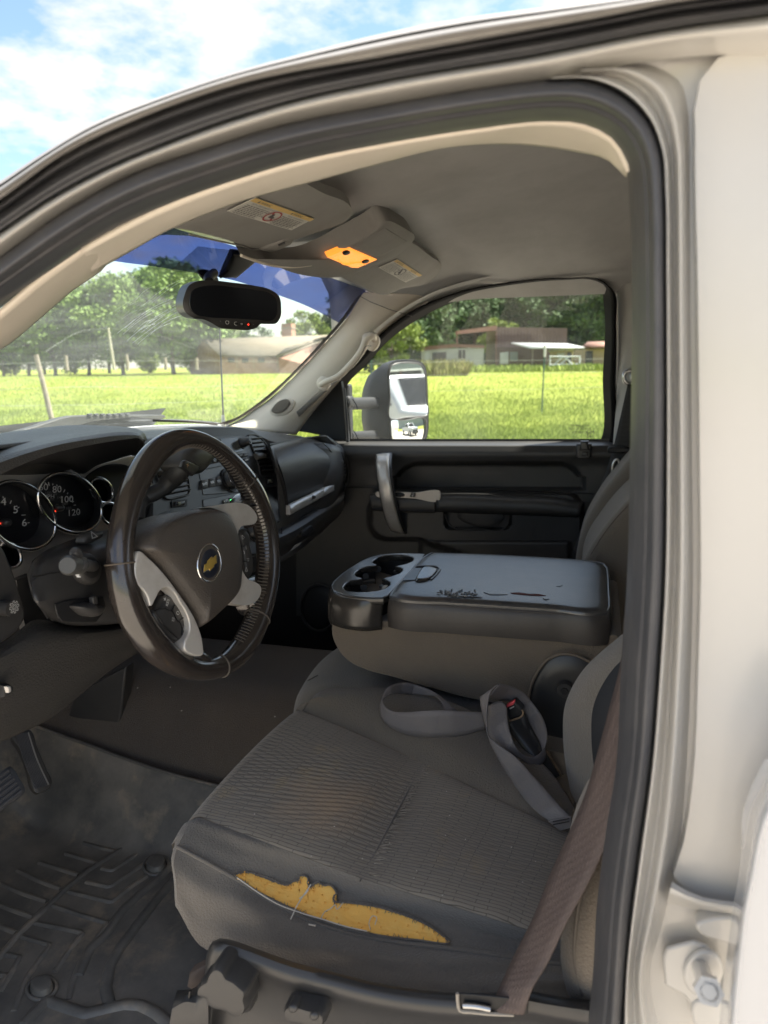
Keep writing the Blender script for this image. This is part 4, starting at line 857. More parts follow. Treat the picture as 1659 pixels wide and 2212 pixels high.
def gt(s,u,v,size,mt=m_['white']): text('dial_number',s,Y_(*cA(u,v),yd-.001),(1,0,-.12),(0,0,1),size,mt,clp,sx=1.45)
for s_,u,v in (('60',360,622),('80',473,640),('100',553,722),('120',612,832)): gt(s_,u,v,.012)
for s_,u,v in (('80',357,683),('100',398,668),('120',448,677),('140',497,706),('160',540,756),('180',567,795)): gt(s_,u,v,.0052,m_['dimprint'])
gt('MPH',403,700,.0075); gt('km/h',415,722,.0052,m_['dimprint'])
for s_,u,v in (('4',30,742),('5',130,808),('6',202,917)): gt(s_,u,v,.0125)
def ticks(cu,cv,ru,rv,a0,a1,nn_,big):
    for i in range(nn_):
        a=math.radians(a0+(a1-a0)*i/(nn_-1)); l=.80 if i%big==0 else .9; wd=3.4 if i%big==0 else 2
        p=A([cu+ru*math.cos(a),cv+rv*math.sin(a)]);q=A([cu+ru*l*math.cos(a),cv+rv*l*math.sin(a)]); t=(q-p)[::-1]*A([1,-1]); t=t/np.linalg.norm(t)*wd
        plate('dial_tick',[Y_(*cA(*(p+t)),yd-.001),Y_(*cA(*(p-t)),yd-.001),Y_(*cA(*(q-t)),yd-.001),Y_(*cA(*(q+t)),yd-.001)],.0003,m_['white'],clp)
for (x0,y0,x1,y1) in ((345,580,350,597),(403,578,408,608),(440,590,438,603),(472,598,474,615),(505,622,500,632),(540,640,528,662),(565,665,558,677),(597,698,582,712),(612,735,600,745),(630,768,612,770),(650,800,640,801),(665,835,650,832),(375,580,378,592),
    (25,695,27,712),(95,730,85,757),(160,785,145,795),(212,850,180,852),(245,915,230,915)):
    p=A([x0,y0.__float__()]);q=A([x1,float(y1)]);t=(q-p)[::-1]*A([1,-1]);t=t/np.linalg.norm(t)*2.6
    plate('dial_tick',[Y_(*cA(*k),yd-.001) for k in (p+t,p-t,q-t,q+t)],.0003,m_['white'],clp)
dome('needle_hub',[Y_(*p,yd-.002) for p in ell(*cA(490,790),8,8.5,0,28)],.006,m_['smooth'],clp,back=.002)
dome('needle_hub',[Y_(*p,yd-.002) for p in ell(*cA(48,912),9.5,9.5,0,28)],.006,m_['smooth'],clp,back=.002)
plate('needle',[Y_(*cA(*p),yd-.002) for p in ((435,834),(458,812),(466,820),(443,840))],.0006,m_['red'],clp)
plate('needle',[Y_(*cA(*p),yd-.002) for p in ((-12,912),(8,915),(8,928),(-12,922))],.0006,m_['red'],clp)
for q in ((150,1085,64,49,38),(20,1112,66,58,42)): mk('gauge_lens',[Y_(*p,.653) for p in ell(*q,40)],[tuple(range(40))],m_['cover'],clp,smooth=False)
dome('trip_stem',[Y_(*p,.66) for p in cr([cA(680,570),cA(725,545),cA(738,556),cA(700,583)],14,closed=True)],.003,m_['plastic_dk'],clp)

# ---- steering column ----
sc=part('steering_column','black plastic column shroud below the cluster')
tp=[(60,1240),(75,1212),(104,1190),(140,1176),(180,1162),(234,1149),(300,1135),(370,1110)]
rowsS=[row('Y',[(p[0],p[1]-2) for p in tp],40,.66),row('Y',tp,40,.60),row('Y',[(66,1262),(85,1235),(110,1215),(145,1203),(185,1196),(240,1190),(300,1180),(400,1160)],40,.555),
 row('Y',[(75,1290),(92,1290),(120,1280),(160,1272),(200,1268),(250,1260),(320,1250),(400,1240)],40,.54),row('Y',[(98,1325),(112,1328),(135,1335),(165,1338),(200,1338),(260,1335),(320,1325),(400,1300)],40,.56),row('Y',[(104,1335),(122,1347),(145,1352),(170,1353),(200,1350),(262,1341),(330,1330),(400,1310)],40,.62)]
patch('column_shroud',rowsS,m_['smooth'],sc,nv=24,th=.003)
patch('column_side',[row('Y',[(60,1240),(66,1262),(75,1290),(98,1325),(104,1335)],16,.57),row('Y',[(58,1240),(62,1262),(70,1290),(94,1325),(102,1338)],16,.66)],m_['smooth'],sc,nv=4)
tube('shroud_seam',cr([Y_(71,1246,.553),Y_(100,1240,.55),Y_(150,1232,.545),Y_(215,1222,.545),Y_(238,1218,.545)],20),.0009,m_['plastic_dk'],sc,n=6)
dome('hazard_button',[Y_(*p,.565) for p in cr([cA(690,1085),cA(690,1050),cA(720,1010),cA(770,998),cA(855,998),cA(850,1015),cA(790,1060),cA(740,1085)],30,closed=True)],.004,m_['plastic'],sc)
text('hazard_triangle','\u25b3',Y_(*cA(775,1017),.560),(1,0,0),(0,.5,.8),.012,m_['white'],sc)
dome('stalk_collar',[Y_(*p,.537) for p in ell(*cA(727,1298),26.5,34.5,-10,40)],.006,m_['plastic'],sc,pw=3,back=.006)
dome('stalk_boot_hole',[Y_(*p,.532) for p in ell(*cA(755,1290),19,24,-10,32)],.002,m_['plastic_dk'],sc)
sk_=[Y_(*cA(775,1275),.525),Y_(*cA(735,1270),.50),Y_(*cA(680,1262),.47),Y_(*cA(640,1262),.455)]
tube('signal_stalk',cr(sk_,12),[.006]*4+[.0062]*4+[.007]*4,m_['smooth'],sc)
kn=[Y_(*cA(680,1262),.475),Y_(*cA(655,1265),.468),Y_(*cA(610,1265),.458),Y_(*cA(575,1268),.450),Y_(*cA(560,1270),.448)]
tube('stalk_knob',kn,[.0075,.0088,.0092,.0092,.0072],mat('worn_grey_plastic',(.05,.05,.048),.5,var=[(120,(.12,.11,.10),.55,.8)],bump=[('noise',200,.2,.0006)]),sc,n=20)
for i in range(8): box('stalk_mark',kn[1]*(1-i/9)+kn[0]*(i/9)+A([-.0135+.001*i,-.001,.004-.002*i]),(.001,.004,.0012),m_['white'],sc)
tube('stalk_lever_tip',[Y_(*cA(640,1190),.455),Y_(*cA(622,1160),.45),Y_(*cA(612,1148),.45)],[.005,.005,.003],m_['smooth'],sc)
plate('tilt_recess',[Y_(*cA(*p),.538) for p in ((455,1590),(590,1555),(860,1530),(880,1600),(850,1680),(800,1740),(520,1740),(480,1690))],.002,m_['plastic_dk'],sc,b=.001)
dome('tilt_lever',[Y_(*p,.53) for p in cr([cA(625,1610),cA(690,1590),cA(760,1580),(cA(800,1600)),cA(860,1610),cA(800,1690),cA(720,1690),cA(660,1650)],30,closed=True)],.008,m_['plastic'],sc)
box('tilt_hook',Y_(*cA(775,1560),.528),(.008,.006,.01),m_['plastic'],sc,b=.001)
# gear shifter on the column
sh=part('gear_shifter','black column shift lever with plus and minus button')
gl=cr([(1115,870,.60),(1135,760,.60),(1190,710,.60),(1270,675,.59),(1360,620,.58),(1430,540,.57),(1480,470,.56),(1530,400,.555)],40)
rad=np.interp(np.linspace(0,1,40),[0,.3,.55,.75,1],[.014,.013,.013,.018,.023])
tube('lever_arm',A([Y_(*cA(p[0],p[1]),p[2]) for p in gl]),rad,m_['plastic'],sh,n=16,flat=(1.05,.8))
hd=[cB(640,395),cB(660,330),cB(700,285),cB(760,262),cB(900,330),cB(870,390),cB(820,450),cB(760,500),cB(700,500),cB(640,450)]
dome('lever_grip',[Y_(*p,.548) for p in cr(hd,40,closed=True)],.014,m_['plastic'],sh,back=.03,pw=3)
bq=[cB(655,440),cB(668,400),cB(690,383),cB(800,435),cB(795,460),cB(745,512),cB(738,505)]
dome('shift_button',[Y_(*p,.534) for p in bq],.002,m_['smooth'],sh,back=.004,pw=6)
for s_,u,v in (('+',706,427),('|',728,443),('-',752,468)): text('button_sign',s_,Y_(*cB(u,v),.5305),(1,0,-.45),(.3,0,1),.014,m_['brown'] if 0 else mat('faded_orange_print',(.5,.3,.15),.6) if s_=='+' else m_['ink'],sh)

# ---- centre stack ----
cs=part('center_stack','dark blue grey centre stack with radio, vents and switches')
PS0=Y_(480,1050,.672); PSn=A([0,-.93,.36]); PSn/=np.linalg.norm(PSn)
ps=lambda P,k=0.,f=cB:[N_(*(f(*p)),off(PS0,PSn,k),PSn) for p in P]
face=cr([(420,300),(470,215),(560,150),(700,115),(840,110),(1000,112),(1160,122),(1230,142),(1290,185),(1350,255),(1400,380),(1432,560),(1446,740),(1446,880),(1395,912),(1390,1060),(900,1150),(460,1100),(425,1000),(415,700),(410,450)],120,closed=True)
plate('stack_panel',ps(face,0),.03,m_['trim'],cs,b=.004)
def vent(outl,slats,k0,f,ps_,tabp,name):
    v=part('air_vent',name)
    o=cr(outl,50,closed=True)
    plate('vent_cavity',ps_(o,k0+.0015,f),.001,m_['dial'],v)
    P=ps_(o,k0+.002,f); tube('vent_rim',A(P),.0018,m_['smooth'],v,n=8,closed=True)
    for (a,b) in slats:
        p=ps_([a],k0+.0045,f)[0];q=ps_([b],k0+.0045,f)[0]; d=(q-p)/np.linalg.norm(q-p); nn_=PSn
        box('vent_slat',(p+q)/2,(np.linalg.norm(q-p),.006,.002),m_['smooth'],v,b=.0006,ax=[d,np.cross(np.cross(d,A([0,.35,1.])),d)*0+A([0,-.80,.6]),np.cross(d,A([0,-.80,.6]))])
    dome('vent_tab',ps_(tabp,k0+.012,f),.003,mat('grey_vent_tab',(.12,.115,.105),.4),v,back=.008)
    return v
vent([(1198,182),(1240,178),(1285,200),(1330,250),(1370,340),(1400,440),(1405,492),(1350,505),(1300,508),(1280,440),(1250,340),(1215,250)],[((1210+k*12.5-(3 if k>4 else 0),215+k*31),(1300+k*11.5 if k<8 else 1400,205+k*32)) for k in range(9)],0,cB,ps,[(1252,330),(1300,325),(1340,345),(1325,362),(1280,372)],'right centre air vent beside the radio')
vent([(440,430),(500,330),(560,295),(615,292),(650,350),(690,470),(718,600),(716,650),(640,680),(530,690),(490,610),(460,520)],[((450+k*11,415+k*36-8),(640+k*12,375+k*36-8)) for k in range(8)],0,cB,ps,[(485,470),(570,455),(590,470),(580,495),(520,505)],'left centre air vent seen through the steering wheel')
# radio unit
rd_=part('radio','black radio with tuning knobs and preset buttons')
plate('radio_face',ps([(790,215),(960,190),(1140,182),(1175,300),(1212,455),(1235,600),(1150,640),(830,665),(800,500)],.001),.003,m_['smooth'],rd_,b=.0012)
plate('radio_display',ps([(970,212),(1100,198),(1140,245),(1155,310),(985,350)],.003),.001,mat('smoky_display',(.10,.10,.09),.15),rd_,b=.0005)
def knob(u,v,r,h,par,k=.003):
    c=N_(*cB(u,v),off(PS0,PSn,k),PSn); tube('knob_body',[c,c+PSn*h*.9,c+PSn*h],[r,r*.92,r*.84],m_['smooth'],par,n=28); tube('knob_cap',[c+PSn*h,c+PSn*(h+.0012)],[r*.6,r*.55],m_['trim'],par,n=24); tube('knob_collar',[c,c+PSn*.002],[r*1.25,r*1.2],m_['plastic_dk'],par,n=28)
knob(1140,250,.0095,.02,rd_); knob(1040,545,.019,.014,rd_)
c=N_(*cB(1070,530),off(PS0,PSn,.017),PSn); tube('knob_chrome_ring',A([c+.0135*(math.cos(t)*A([1,0,0])+math.sin(t)*np.cross(PSn,A([1,0,0]))) for t in np.linspace(0,2*math.pi,30,endpoint=False)]),.0008,m_['chrome'],rd_,n=6,closed=True)
def btn(par,u,v,w,h,s=None,k=.004,mt='plastic',size=.006,sm='silver',f=cB,sl=-.16):
    dome('button',ps([(u-w,v-h+w*-sl),(u+w,v-h-w*-sl),(u+w,v+h-w*-sl),(u-w,v+h+w*-sl)],k,f),.0015,m_[mt],par,back=.004,pw=8,rings=3)
    if s: text('button_word',s,N_(*f(u,v),off(PS0,PSn,k+.0022),PSn),(1,0,0),(0,.36,.93),size,m_[sm],par)
for u,v,s_ in ((845,575,'BAND'),(905,562,'SEEK'),(960,552,'SEEK')): btn(rd_,u,v,26,34,s_)
for i in range(7): btn(rd_,850+i*37,408-i*8,15,13,str(i+1) if i<6 else None,size=.005)
plate('disc_slot',ps([(850,432),(1010,402),(1012,420),(855,452)],.005),.001,m_['dial'],rd_)
for u,v,s_ in ((1130,345,None),(1170,342,None),(1180,382,'AUTO'),(1175,430,None),(1130,400,None),(1215,465,None),(815,460,'i')): btn(rd_,u,v,20,15,s_,size=.005)
# climate row with green lit icon
cl_=part('climate_controls','row of climate buttons, one lit green')
plate('climate_face',ps([(828,700),(1140,640),(1240,640),(1250,760),(990,745),(832,760)],.0015),.003,m_['smooth'],cl_,b=.001)
for i,(u,s_) in enumerate(((1015,'AUTO'),(1057,'\u25ac'),(1095,'\u2248'),(1133,'\u2261'))):
    btn(cl_,u,715-i*11,19,17,None); text('button_word',s_,N_(*cB(u,712-i*11),off(PS0,PSn,.0065),PSn),(1,0,0),(0,.36,.93),.006 if i==0 else .009,m_['green'] if i==1 else m_['silver'],cl_)
for i in range(4): plate('button_mark',ps([(1036+i*39,702-i*11),(1040+i*39,700-i*11),(1042+i*39,722-i*11),(1037+i*39,724-i*11)],.0062),.0003,m_['white'],cl_)
knob(1228,960,.017,.012,cl_,.0)
for (u,v) in ((640,730),(1368,550)):
    sw=part('vent_thumbwheel','small thumbwheel switch '+('under the left centre vent' if u<700 else 'under the right centre vent'))
    sx=62 if u<700 else 34
    plate('switch_recess',ps([(u-sx,v-20),(u+sx,v-32),(u+sx,v+22),(u-sx,v+34)],.002),.001,m_['plastic_dk'],sw)
    dome('switch_wheel',ps([(u-sx*.6,v-12),(u+sx*.6,v-20),(u+sx*.6,v+14),(u-sx*.6,v+22)],.003),.004,m_['smooth'],sw,pw=3)
    text('switch_mark','\u2248',N_(*cB(u,v),off(PS0,PSn,.0082),PSn),(1,0,0),(0,.36,.93),.014,mat('pale_yellow_print',(.6,.6,.35),.6),sw)
plate('open_pocket',ps([(1325,618),(1422,592),(1432,700),(1440,855),(1385,885),(1360,800)],.002),.002,m_['dial'],cs)
tube('pocket_rim',A(ps([(1320,612),(1425,588),(1436,700),(1444,860),(1380,892),(1345,760)],.002)),.0016,m_['smooth'],cs,n=6,closed=True)
plate('pocket_shelf',ps([(1378,868),(1440,850),(1441,862),(1381,888)],.004),.001,m_['trim'],cs)
plate('blank_panel',ps([(550,820),(760,772),(900,780),(880,960),(560,960)],.002),.003,m_['trim'],cs,b=.0015)

# ---- passenger side ----
gb=part('glove_box','black glove box lids with a silver trim bar')
ROW=lambda P,Yl,Yr,f=cC,n_=30:[Y_(*f(p[0],p[1]),Yl+(Yr-Yl)*i/(n_-1)) for i,p in enumerate(cr(P,n_))]
top_=ROW([(163,272),(260,252),(360,232),(440,218),(510,216),(560,230),(600,255)],.685,.665)
r1=ROW([(190,330),(280,300),(380,275),(470,262),(550,268),(610,285),(650,315)],.650,.640)
r2=ROW([(225,420),(320,395),(420,370),(520,350),(600,350),(660,365),(698,395)],.632,.622)
r3=ROW([(270,560),(370,520),(470,485),(560,460),(630,450),(685,450),(714,475)],.628,.618)
r4=ROW([(300,690),(400,645),(500,600),(590,565),(650,545),(690,535),(716,545)],.632,.622)
r5=ROW([(325,860),(420,812),(510,765),(590,715),(650,675),(690,645),(712,622)],.642,.632)
patch('upper_lid',[top_,r1,r2,r3,r4,r5],m_['padtop'],gb,nv=24,th=.006)
tube('lid_gap',A([(165,1)]*2) if 0 else cr([Y_(*cC(*p),.684) for p in [(160,268),(260,248),(360,228),(440,214),(512,210),(562,226),(604,252)]],30),.0022,m_['dial'],gb,n=8)
tube('lid_gap',cr([Y_(*cC(*p),.625) for p in [(235,425),(262,500),(290,600),(305,700),(314,790),(318,868)]],30),.0016,m_['dial'],gb,n=8)
tube('lid_gap',cr([Y_(*cC(*p),.622) for p in [(605,253),(655,300),(690,360),(708,430),(718,520),(716,610)]],30),.0013,m_['dial'],gb,n=8)
for a,b in ((0,.5),(.51,.755),(.765,1)):
    f_=lambda t,tb:(335+(700-335)*t, (770+(590-770)*t)*(1-tb)+(850+(648-850)*t)*tb)
    dome('silver_trim_bar',[Y_(*cC(*f_(*q)),.618) for q in ((a,.02),(b,.02),(b,.98),(a,.98))],.003,m_['silver'],gb,pw=10,rings=3)
dome('lock_button',[Y_(*p,.6135) for p in ell(*cC(537,702),2.4,3.6,0,14)],.001,m_['smooth'],gb)
# right end panel with vent
ep=[row('Y',[cC(515,212),cC(620,262),cC(665,300),cC(700,360),cC(722,460),cC(725,560),cC(712,640)],20,.664),
    row('Y',[cC(560,205),cC(660,245),cC(720,290),cC(762,370),cC(780,460),cC(785,560),cC(760,640)],20,.655),
    row('X',[cC(610,200),cC(700,235),cC(765,285),cC(802,370),cC(815,460),cC(808,580),cC(785,650)],20,1.862)]
patch('dash_end_panel',ep,m_['plastic'],db,nv=8,th=.004)
def psr(P,k,f=cC): return [Y_(*f(*p),.640-k) for p in P]
vent([(690,288),(725,276),(750,310),(775,380),(790,450),(793,515),(770,540),(745,550),(735,480),(715,390)],[((700+k*5.5,312+k*27),(748+k*6 if k<5 else 788,300+k*27)) for k in range(9)],0,cC,psr,[(730,405),(755,392),(778,402),(775,420),(748,432)],'passenger side air vent at the dash end')
dome('small_dash_switch',psr([(752,575),(776,562),(780,580),(757,598)],.002),.004,m_['smooth'],db)
# lower glove box / knee panel
l1=ROW([(195,985),(260,955),(400,885),(520,815),(640,745),(720,695),(785,652)],.640,.640)
l2=ROW([(205,1060),(280,1030),(420,960),(540,885),(650,820),(725,770),(785,710)],.625,.625)
l3=ROW([(215,1160),(300,1120),(430,1040),(550,960),(650,890),(720,850),(775,790)],.64,.64)
l4=ROW([(220,1245),(300,1200),(400,1140),(520,1050),(600,990),(670,920),(740,850)],.70,.69)
patch('lower_lid',[l1,l2,l3,l4],m_['plastic'],gb,nv=16,th=.006)
tube('lid_gap',cr([Y_(*cC(*p),.63) for p in [(262,962),(262,1010),(240,1080),(222,1150),(215,1210)]],20),.0013,m_['dial'],gb,n=6)
dome('glove_latch',[Y_(*cC(*p),.622) for p in cr([(430,1000),(450,975),(520,942),(525,960),(500,1000),(460,1030),(430,1035)],24,closed=True)],.002,m_['plastic_dk'],gb)
plate('latch_lip',[Y_(*cC(*p),.625) for p in ((338,1145),(375,1100),(430,1075),(410,1100),(360,1135))],.001,m_['silver'],gb)
# left end of dash, knee bolster
kb=part('knee_panel','black leather grained panel under the steering column')
k1=row('Y',[(-150,1420),(-60,1400),(0,1390),(40,1362),(70,1340),(120,1343),(200,1352),(275,1340),(340,1330)],40,.60)
k2=row('Y',[(-150,1450),(-60,1430),(0,1420),(50,1392),(100,1372),(160,1370),(220,1368),(280,1360),(345,1345)],40,.575)
k3=row('Y',[(-150,1530),(-60,1510),(0,1497),(60,1470),(110,1450),(170,1428),(230,1408),(290,1385),(345,1365)],40,.585)
k4=row('Y',[(-150,1620),(-60,1610),(0,1602),(60,1577),(110,1552),(170,1505),(230,1455),(290,1415),(345,1385)],40,.63)
patch('knee_bolster',[k1,k2,k3,k4],m_['padtop'],kb,nv=20,th=.005)
dome('hood_release',[Y_(*p,.57) for p in [(0,1480),(14,1475),(24,1482),(22,1496),(10,1505),(0,1507)]],.006,m_['plastic_dk'],kb)
dome('release_icon_tab',[Y_(*p,.562) for p in [(16,1484),(23,1482),(24,1494),(18,1497)]],.001,m_['silver'],kb)
plate('recessed_lower_pocket',[Y_(*p,.60) for p in [(0,1518),(22,1502),(27,1490),(40,1468),(34,1500),(20,1530),(0,1545)]],.002,m_['plastic_dk'],kb)
plate('side_switch_panel',[Y_(*p,.585) for p in cr([(-150,1150),(-10,1155),(6,1180),(28,1228),(44,1278),(54,1340),(40,1362),(0,1392),(-150,1430)],60,closed=True)],.02,m_['smooth'],db,b=.004)
plate('panel_filler',[Y_(*p,.66) for p in [(36,1253),(69,1240),(80,1290),(110,1340),(60,1370),(40,1300)]],.01,m_['plastic'],db)
lk=part('light_switch','black dash light knob with white icon at left edge')
c=Y_(3,1313,.583); tube('knob_body',[c,c+A([0,-.012,0])],[.008,.0075],m_['smooth'],lk,n=20); text('knob_icon','\u2699',c+A([.004,-.0125,0]),(1,0,0),(0,0,1),.013,m_['white'],lk)

# ================= STEERING WHEEL =================
sw=part('steering_wheel','worn leather steering wheel with silver spokes')
WC=A([.8,.4686,1.2699]); wt,ww=.187,-.131
Rz=A([[math.cos(ww),-math.sin(ww),0],[math.sin(ww),math.cos(ww),0],[0,0,1]])
WU=Rz@A([1,0,0]); WV=Rz@A([0,math.sin(wt),math.cos(wt)]); WN=-np.cross(WU,WV); 
if WN@(EYE-WC)<0: WN=-WN
wp_=lambda x,y,k=0:N_(x,y,WC+WN*k,WN)
wB=lambda P,k=0:[wp_(*cB(*p),k) for p in P]
# rim centre line traced in the wheel's own plane
outer=[(680,125),(1000,270),(1220,500),(1380,860),(1420,1200),(1400,1450),(1335,1700),(1200,1960),(980,2135),(740,2160),(480,2060),(250,1840),(110,1500),(70,1150),(100,880),(190,560),(330,310),(500,170)]
inner=[(700,275),(900,340),(1080,520),(1210,760),(1275,1050),(1275,1340),(1215,1560),(1100,1790),(930,1985),(780,1985),(620,1880),(410,1650),(290,1380),(255,1150),(270,930),(340,690),(450,480),(570,340)]
OU=cr([wp_(*cB(*p)) for p in outer],96,closed=True); IN=cr([wp_(*cB(*p)) for p in inner],96,closed=True)
def fitcirc(P):
    q=A([((p-WC)@WU,(p-WC)@WV) for p in P]); a=np.c_[2*q,np.ones(len(q))]; s=np.linalg.lstsq(a,(q**2).sum(1),rcond=None)[0]; return s[0],s[1],math.sqrt(s[2]+s[0]**2+s[1]**2)
q=A([((p-WC)@WU,(p-WC)@WV) for p in OU]); qi=A([((p-WC)@WU,(p-WC)@WV) for p in IN])
ang=np.unwrap(np.arctan2(q[:,1],q[:,0])); angi=np.unwrap(np.arctan2(qi[:,1],qi[:,0]))
TH=np.linspace(0,2*math.pi,128,endpoint=False)
def polar(q): a=np.arctan2(q[:,1],q[:,0])%(2*math.pi); r=np.hypot(q[:,0],q[:,1]); i=np.argsort(a); return np.interp(TH,np.r_[a[i][-1]-2*math.pi,a[i],a[i][0]+2*math.pi],np.r_[r[i][-1],r[i],r[i][0]])
ro=polar(q);ri=polar(qi); rc=(ro+ri)/2; rr=(ro-ri)/2
def smooth_(a,k=9): return np.real(np.fft.ifft(np.fft.fft(a)*np.r_[np.ones(5),np.zeros(len(a)-9),np.ones(4)]))
rc=smooth_(rc); rr=np.clip(smooth_(rr),.011,.0185)
RIM=A([WC+WU*rc[i]*math.cos(t)+WV*rc[i]*math.sin(t) for i,t in enumerate(TH)])
rim=tube('wheel_rim',RIM,rr*.98,m_['leather'],sw,n=26,closed=True,up=WN,flat=(1,.92))
# leather seams and cross stitching on the inner side
def rimpt(t,phi,k=1.01):
    i=(t%(2*math.pi))/(2*math.pi)*128; a=int(i)%128;b=(a+1)%128;f=i-int(i); c=RIM[a]*(1-f)+RIM[b]*f; r=rr[a]*(1-f)+rr[b]*f; rad=(c-WC)/np.linalg.norm(c-WC)
    return c+r*k*(math.cos(phi)*-rad+math.sin(phi)*WN*.92)
for px in ((90,1225),(1200,515),(1290,1680),(980,2080)):
    p=wp_(*cB(*px))-WC; t=math.atan2(p@WV,p@WU); tube('rim_seam',A([rimpt(t+.0*phi,phi,1.0) for phi in np.linspace(0,2*math.pi,26,endpoint=False)]),.0011,m_['thread_gy'] if px[0]!=90 else mat('tan_seam_edge',(.11,.09,.07),.7),sw,n=6,closed=True)
st=[]
for t in np.arange(math.radians(-78),math.radians(100),.04):
    a=rimpt(t-.006,.28,1.03);b=rimpt(t+.004,-.05,1.06);c=rimpt(t-.006,.75,1.03); st.append(tube('',[c,a,b],.0008,None,n=4,raw=True))
V,Fc=join(st); tag(mk('rim_stitching',V,Fc,m_['thread_gy'],sw),kind='stuff')
# hub pad
pad=[(322,1100),(350,1010),(420,920),(520,855),(640,805),(760,780),(860,768),(960,790),(1020,860),(1060,950),(1090,1070),(1105,1200),(1100,1330),(1085,1440),(1050,1500),(980,1575),(900,1650),(830,1712),(806,1728),(780,1660),(700,1530),(600,1395),(520,1290),(440,1200),(370,1140)]
dome('airbag_cover',wB(cr(pad,110,closed=True),.012),.020,m_['hub'],sw,rings=14,back=.05,pw=3.2)
# worn floral dents ring round the emblem
em=[cB(*p) for p in ell(877,1213,93,150,3,48)]
tube('emblem_ring',A([wp_(*p,.031) for p in em]),.0016,m_['chrome'],sw,n=8,closed=True)
dome('emblem_disc',[wp_(*p,.030) for p in em],.003,m_['navy'],sw,back=.004,rings=4)
bow=[(832,1290),(838,1226),(862,1212),(864,1192),(902,1152),(906,1168),(942,1140),(948,1210),(924,1226),(921,1246),(884,1280),(880,1262)]
dome('bowtie_emblem',wB(bow,.0345),.0005,m_['chrome'],sw,back=.001,pw=8,rings=2)
cb_=A([889.,1215.]); dome('bowtie_emblem_fill',wB([tuple(cb_+(A(p)-cb_)*A([.87,.87])) for p in bow],.0355),.0008,m_['gold'],sw,back=.001,pw=4,rings=3)
# silver spokes
lsp=[(318,1112),(285,1220),(286,1340),(310,1400),(345,1425),(385,1480),(412,1560),(450,1500),(490,1430),(540,1405),(590,1440),(640,1520),(700,1620),(722,1700),(715,1780),(688,1830),(688,1915),(720,1940),(828,1952),(828,1850),(800,1740),(740,1610),(640,1460),(520,1300),(400,1175)]
plate('left_spoke_trim',wB(cr(lsp,120,closed=True),.016),.016,m_['silver'],sw,b=.004,seg=4)
rsp=[(830,766),(980,740),(1120,726),(1190,745),(1240,790),(1266,852),(1250,890),(1200,906),(1150,908),(1120,940),(1118,1050),(1135,1180),(1155,1290),(1190,1340),(1250,1365),(1293,1400),(1293,1460),(1265,1510),(1200,1547),(1120,1545),(1040,1520),(1080,1440),(1102,1300),(1100,1150),(1080,1020),(1035,880),(960,790),(890,765)]
plate('right_spoke_trim',wB(cr(rsp,130,closed=True),.018),.016,m_['silver'],sw,b=.004,seg=4)
# leather bridges where the spokes meet the rim
dome('rim_bridge',wB(cr([(1130,745),(1200,640),(1290,640),(1340,760),(1310,880),(1250,920),(1262,850),(1220,770)],30,closed=True),-.004),.014,m_['leather'],sw,back=.02)
dome('rim_bridge',wB(cr([(1190,1545),(1280,1490),(1295,1400),(1270,1350),(1350,1300),(1370,1450),(1320,1620),(1230,1620)],30,closed=True),-.004),.014,m_['leather'],sw,back=.02)
dome('rim_bridge',wB(cr([(640,1930),(700,1890),(830,1935),(860,1990),(1000,2030),(960,2110),(780,2120),(650,2020)],30,closed=True),-.006),.014,m_['leather'],sw,back=.02)
dome('rim_bridge',wB(cr([(318,1400),(380,1480),(415,1560),(400,1640),(330,1600),(250,1440),(250,1250)],30,closed=True),-.006),.012,m_['leather'],sw,back=.02)
# button pods
def pod(outl,k,divs,words,name='button_pod'):
    dome(name,wB(cr(outl,50,closed=True),k),.006,m_['smooth'],sw,back=.02,pw=4)
    for d in divs: tube('button_gap',cr([wp_(*cB(*p),k+.0065) for p in d],12),.0009,m_['dial'],sw,n=6)
    for s_,u,v,z,rt in words: text('button_sign',s_,wp_(*cB(u,v),k+.0085),WU*math.cos(rt)+WV*math.sin(rt),WV*math.cos(rt)-WU*math.sin(rt),z,m_['white'],sw)
pod([(455,1530),(490,1475),(530,1463),(590,1500),(650,1590),(700,1690),(718,1760),(690,1820),(640,1842),(560,1840),(480,1790),(420,1700),(402,1620),(420,1570)],.002,[[(440,1590),(520,1575),(580,1590),(600,1550)],[(580,1590),(640,1680),(670,1650)],[(440,1600),(540,1740),(630,1820)],[(640,1680),(662,1740),(655,1795)]],[('+',524,1504,.009,.6),('RES',545,1530,.0055,.9),('\u25cb',628,1615,.006,.5),('\u2316',590,1667,.009,.3),('SET',684,1727,.0055,.9),('-',700,1752,.009,.8)])
pod([(1125,945),(1150,935),(1172,960),(1180,1040),(1200,1130),(1212,1220),(1208,1310),(1190,1338),(1170,1320),(1148,1230),(1132,1100)],.002,[[(1140,1080),(1185,1075)],[(1150,1200),(1205,1195)]],[('\u25b3',1150,1003,.0075,.3),('SRC',1176,1085,.0035,1.4),('\u266a',1160,1125,.008,.3),('\u25b3',1190,1182,.006,.8),('\u25bd',1182,1270,.0075,.8)])
# hub back / column neck
tube('hub_neck',[WC+WN*.0,WC-WN*.03,WC-WN*.11],[.05,.055,.05],m_['plastic_dk'],sw,n=24)
dome('spoke_back',wB(cr([(690,1830),(650,1900),(640,1945),(720,1950),(760,1850)],20,closed=True),-.004),.008,m_['hub'],sw,back=.01)

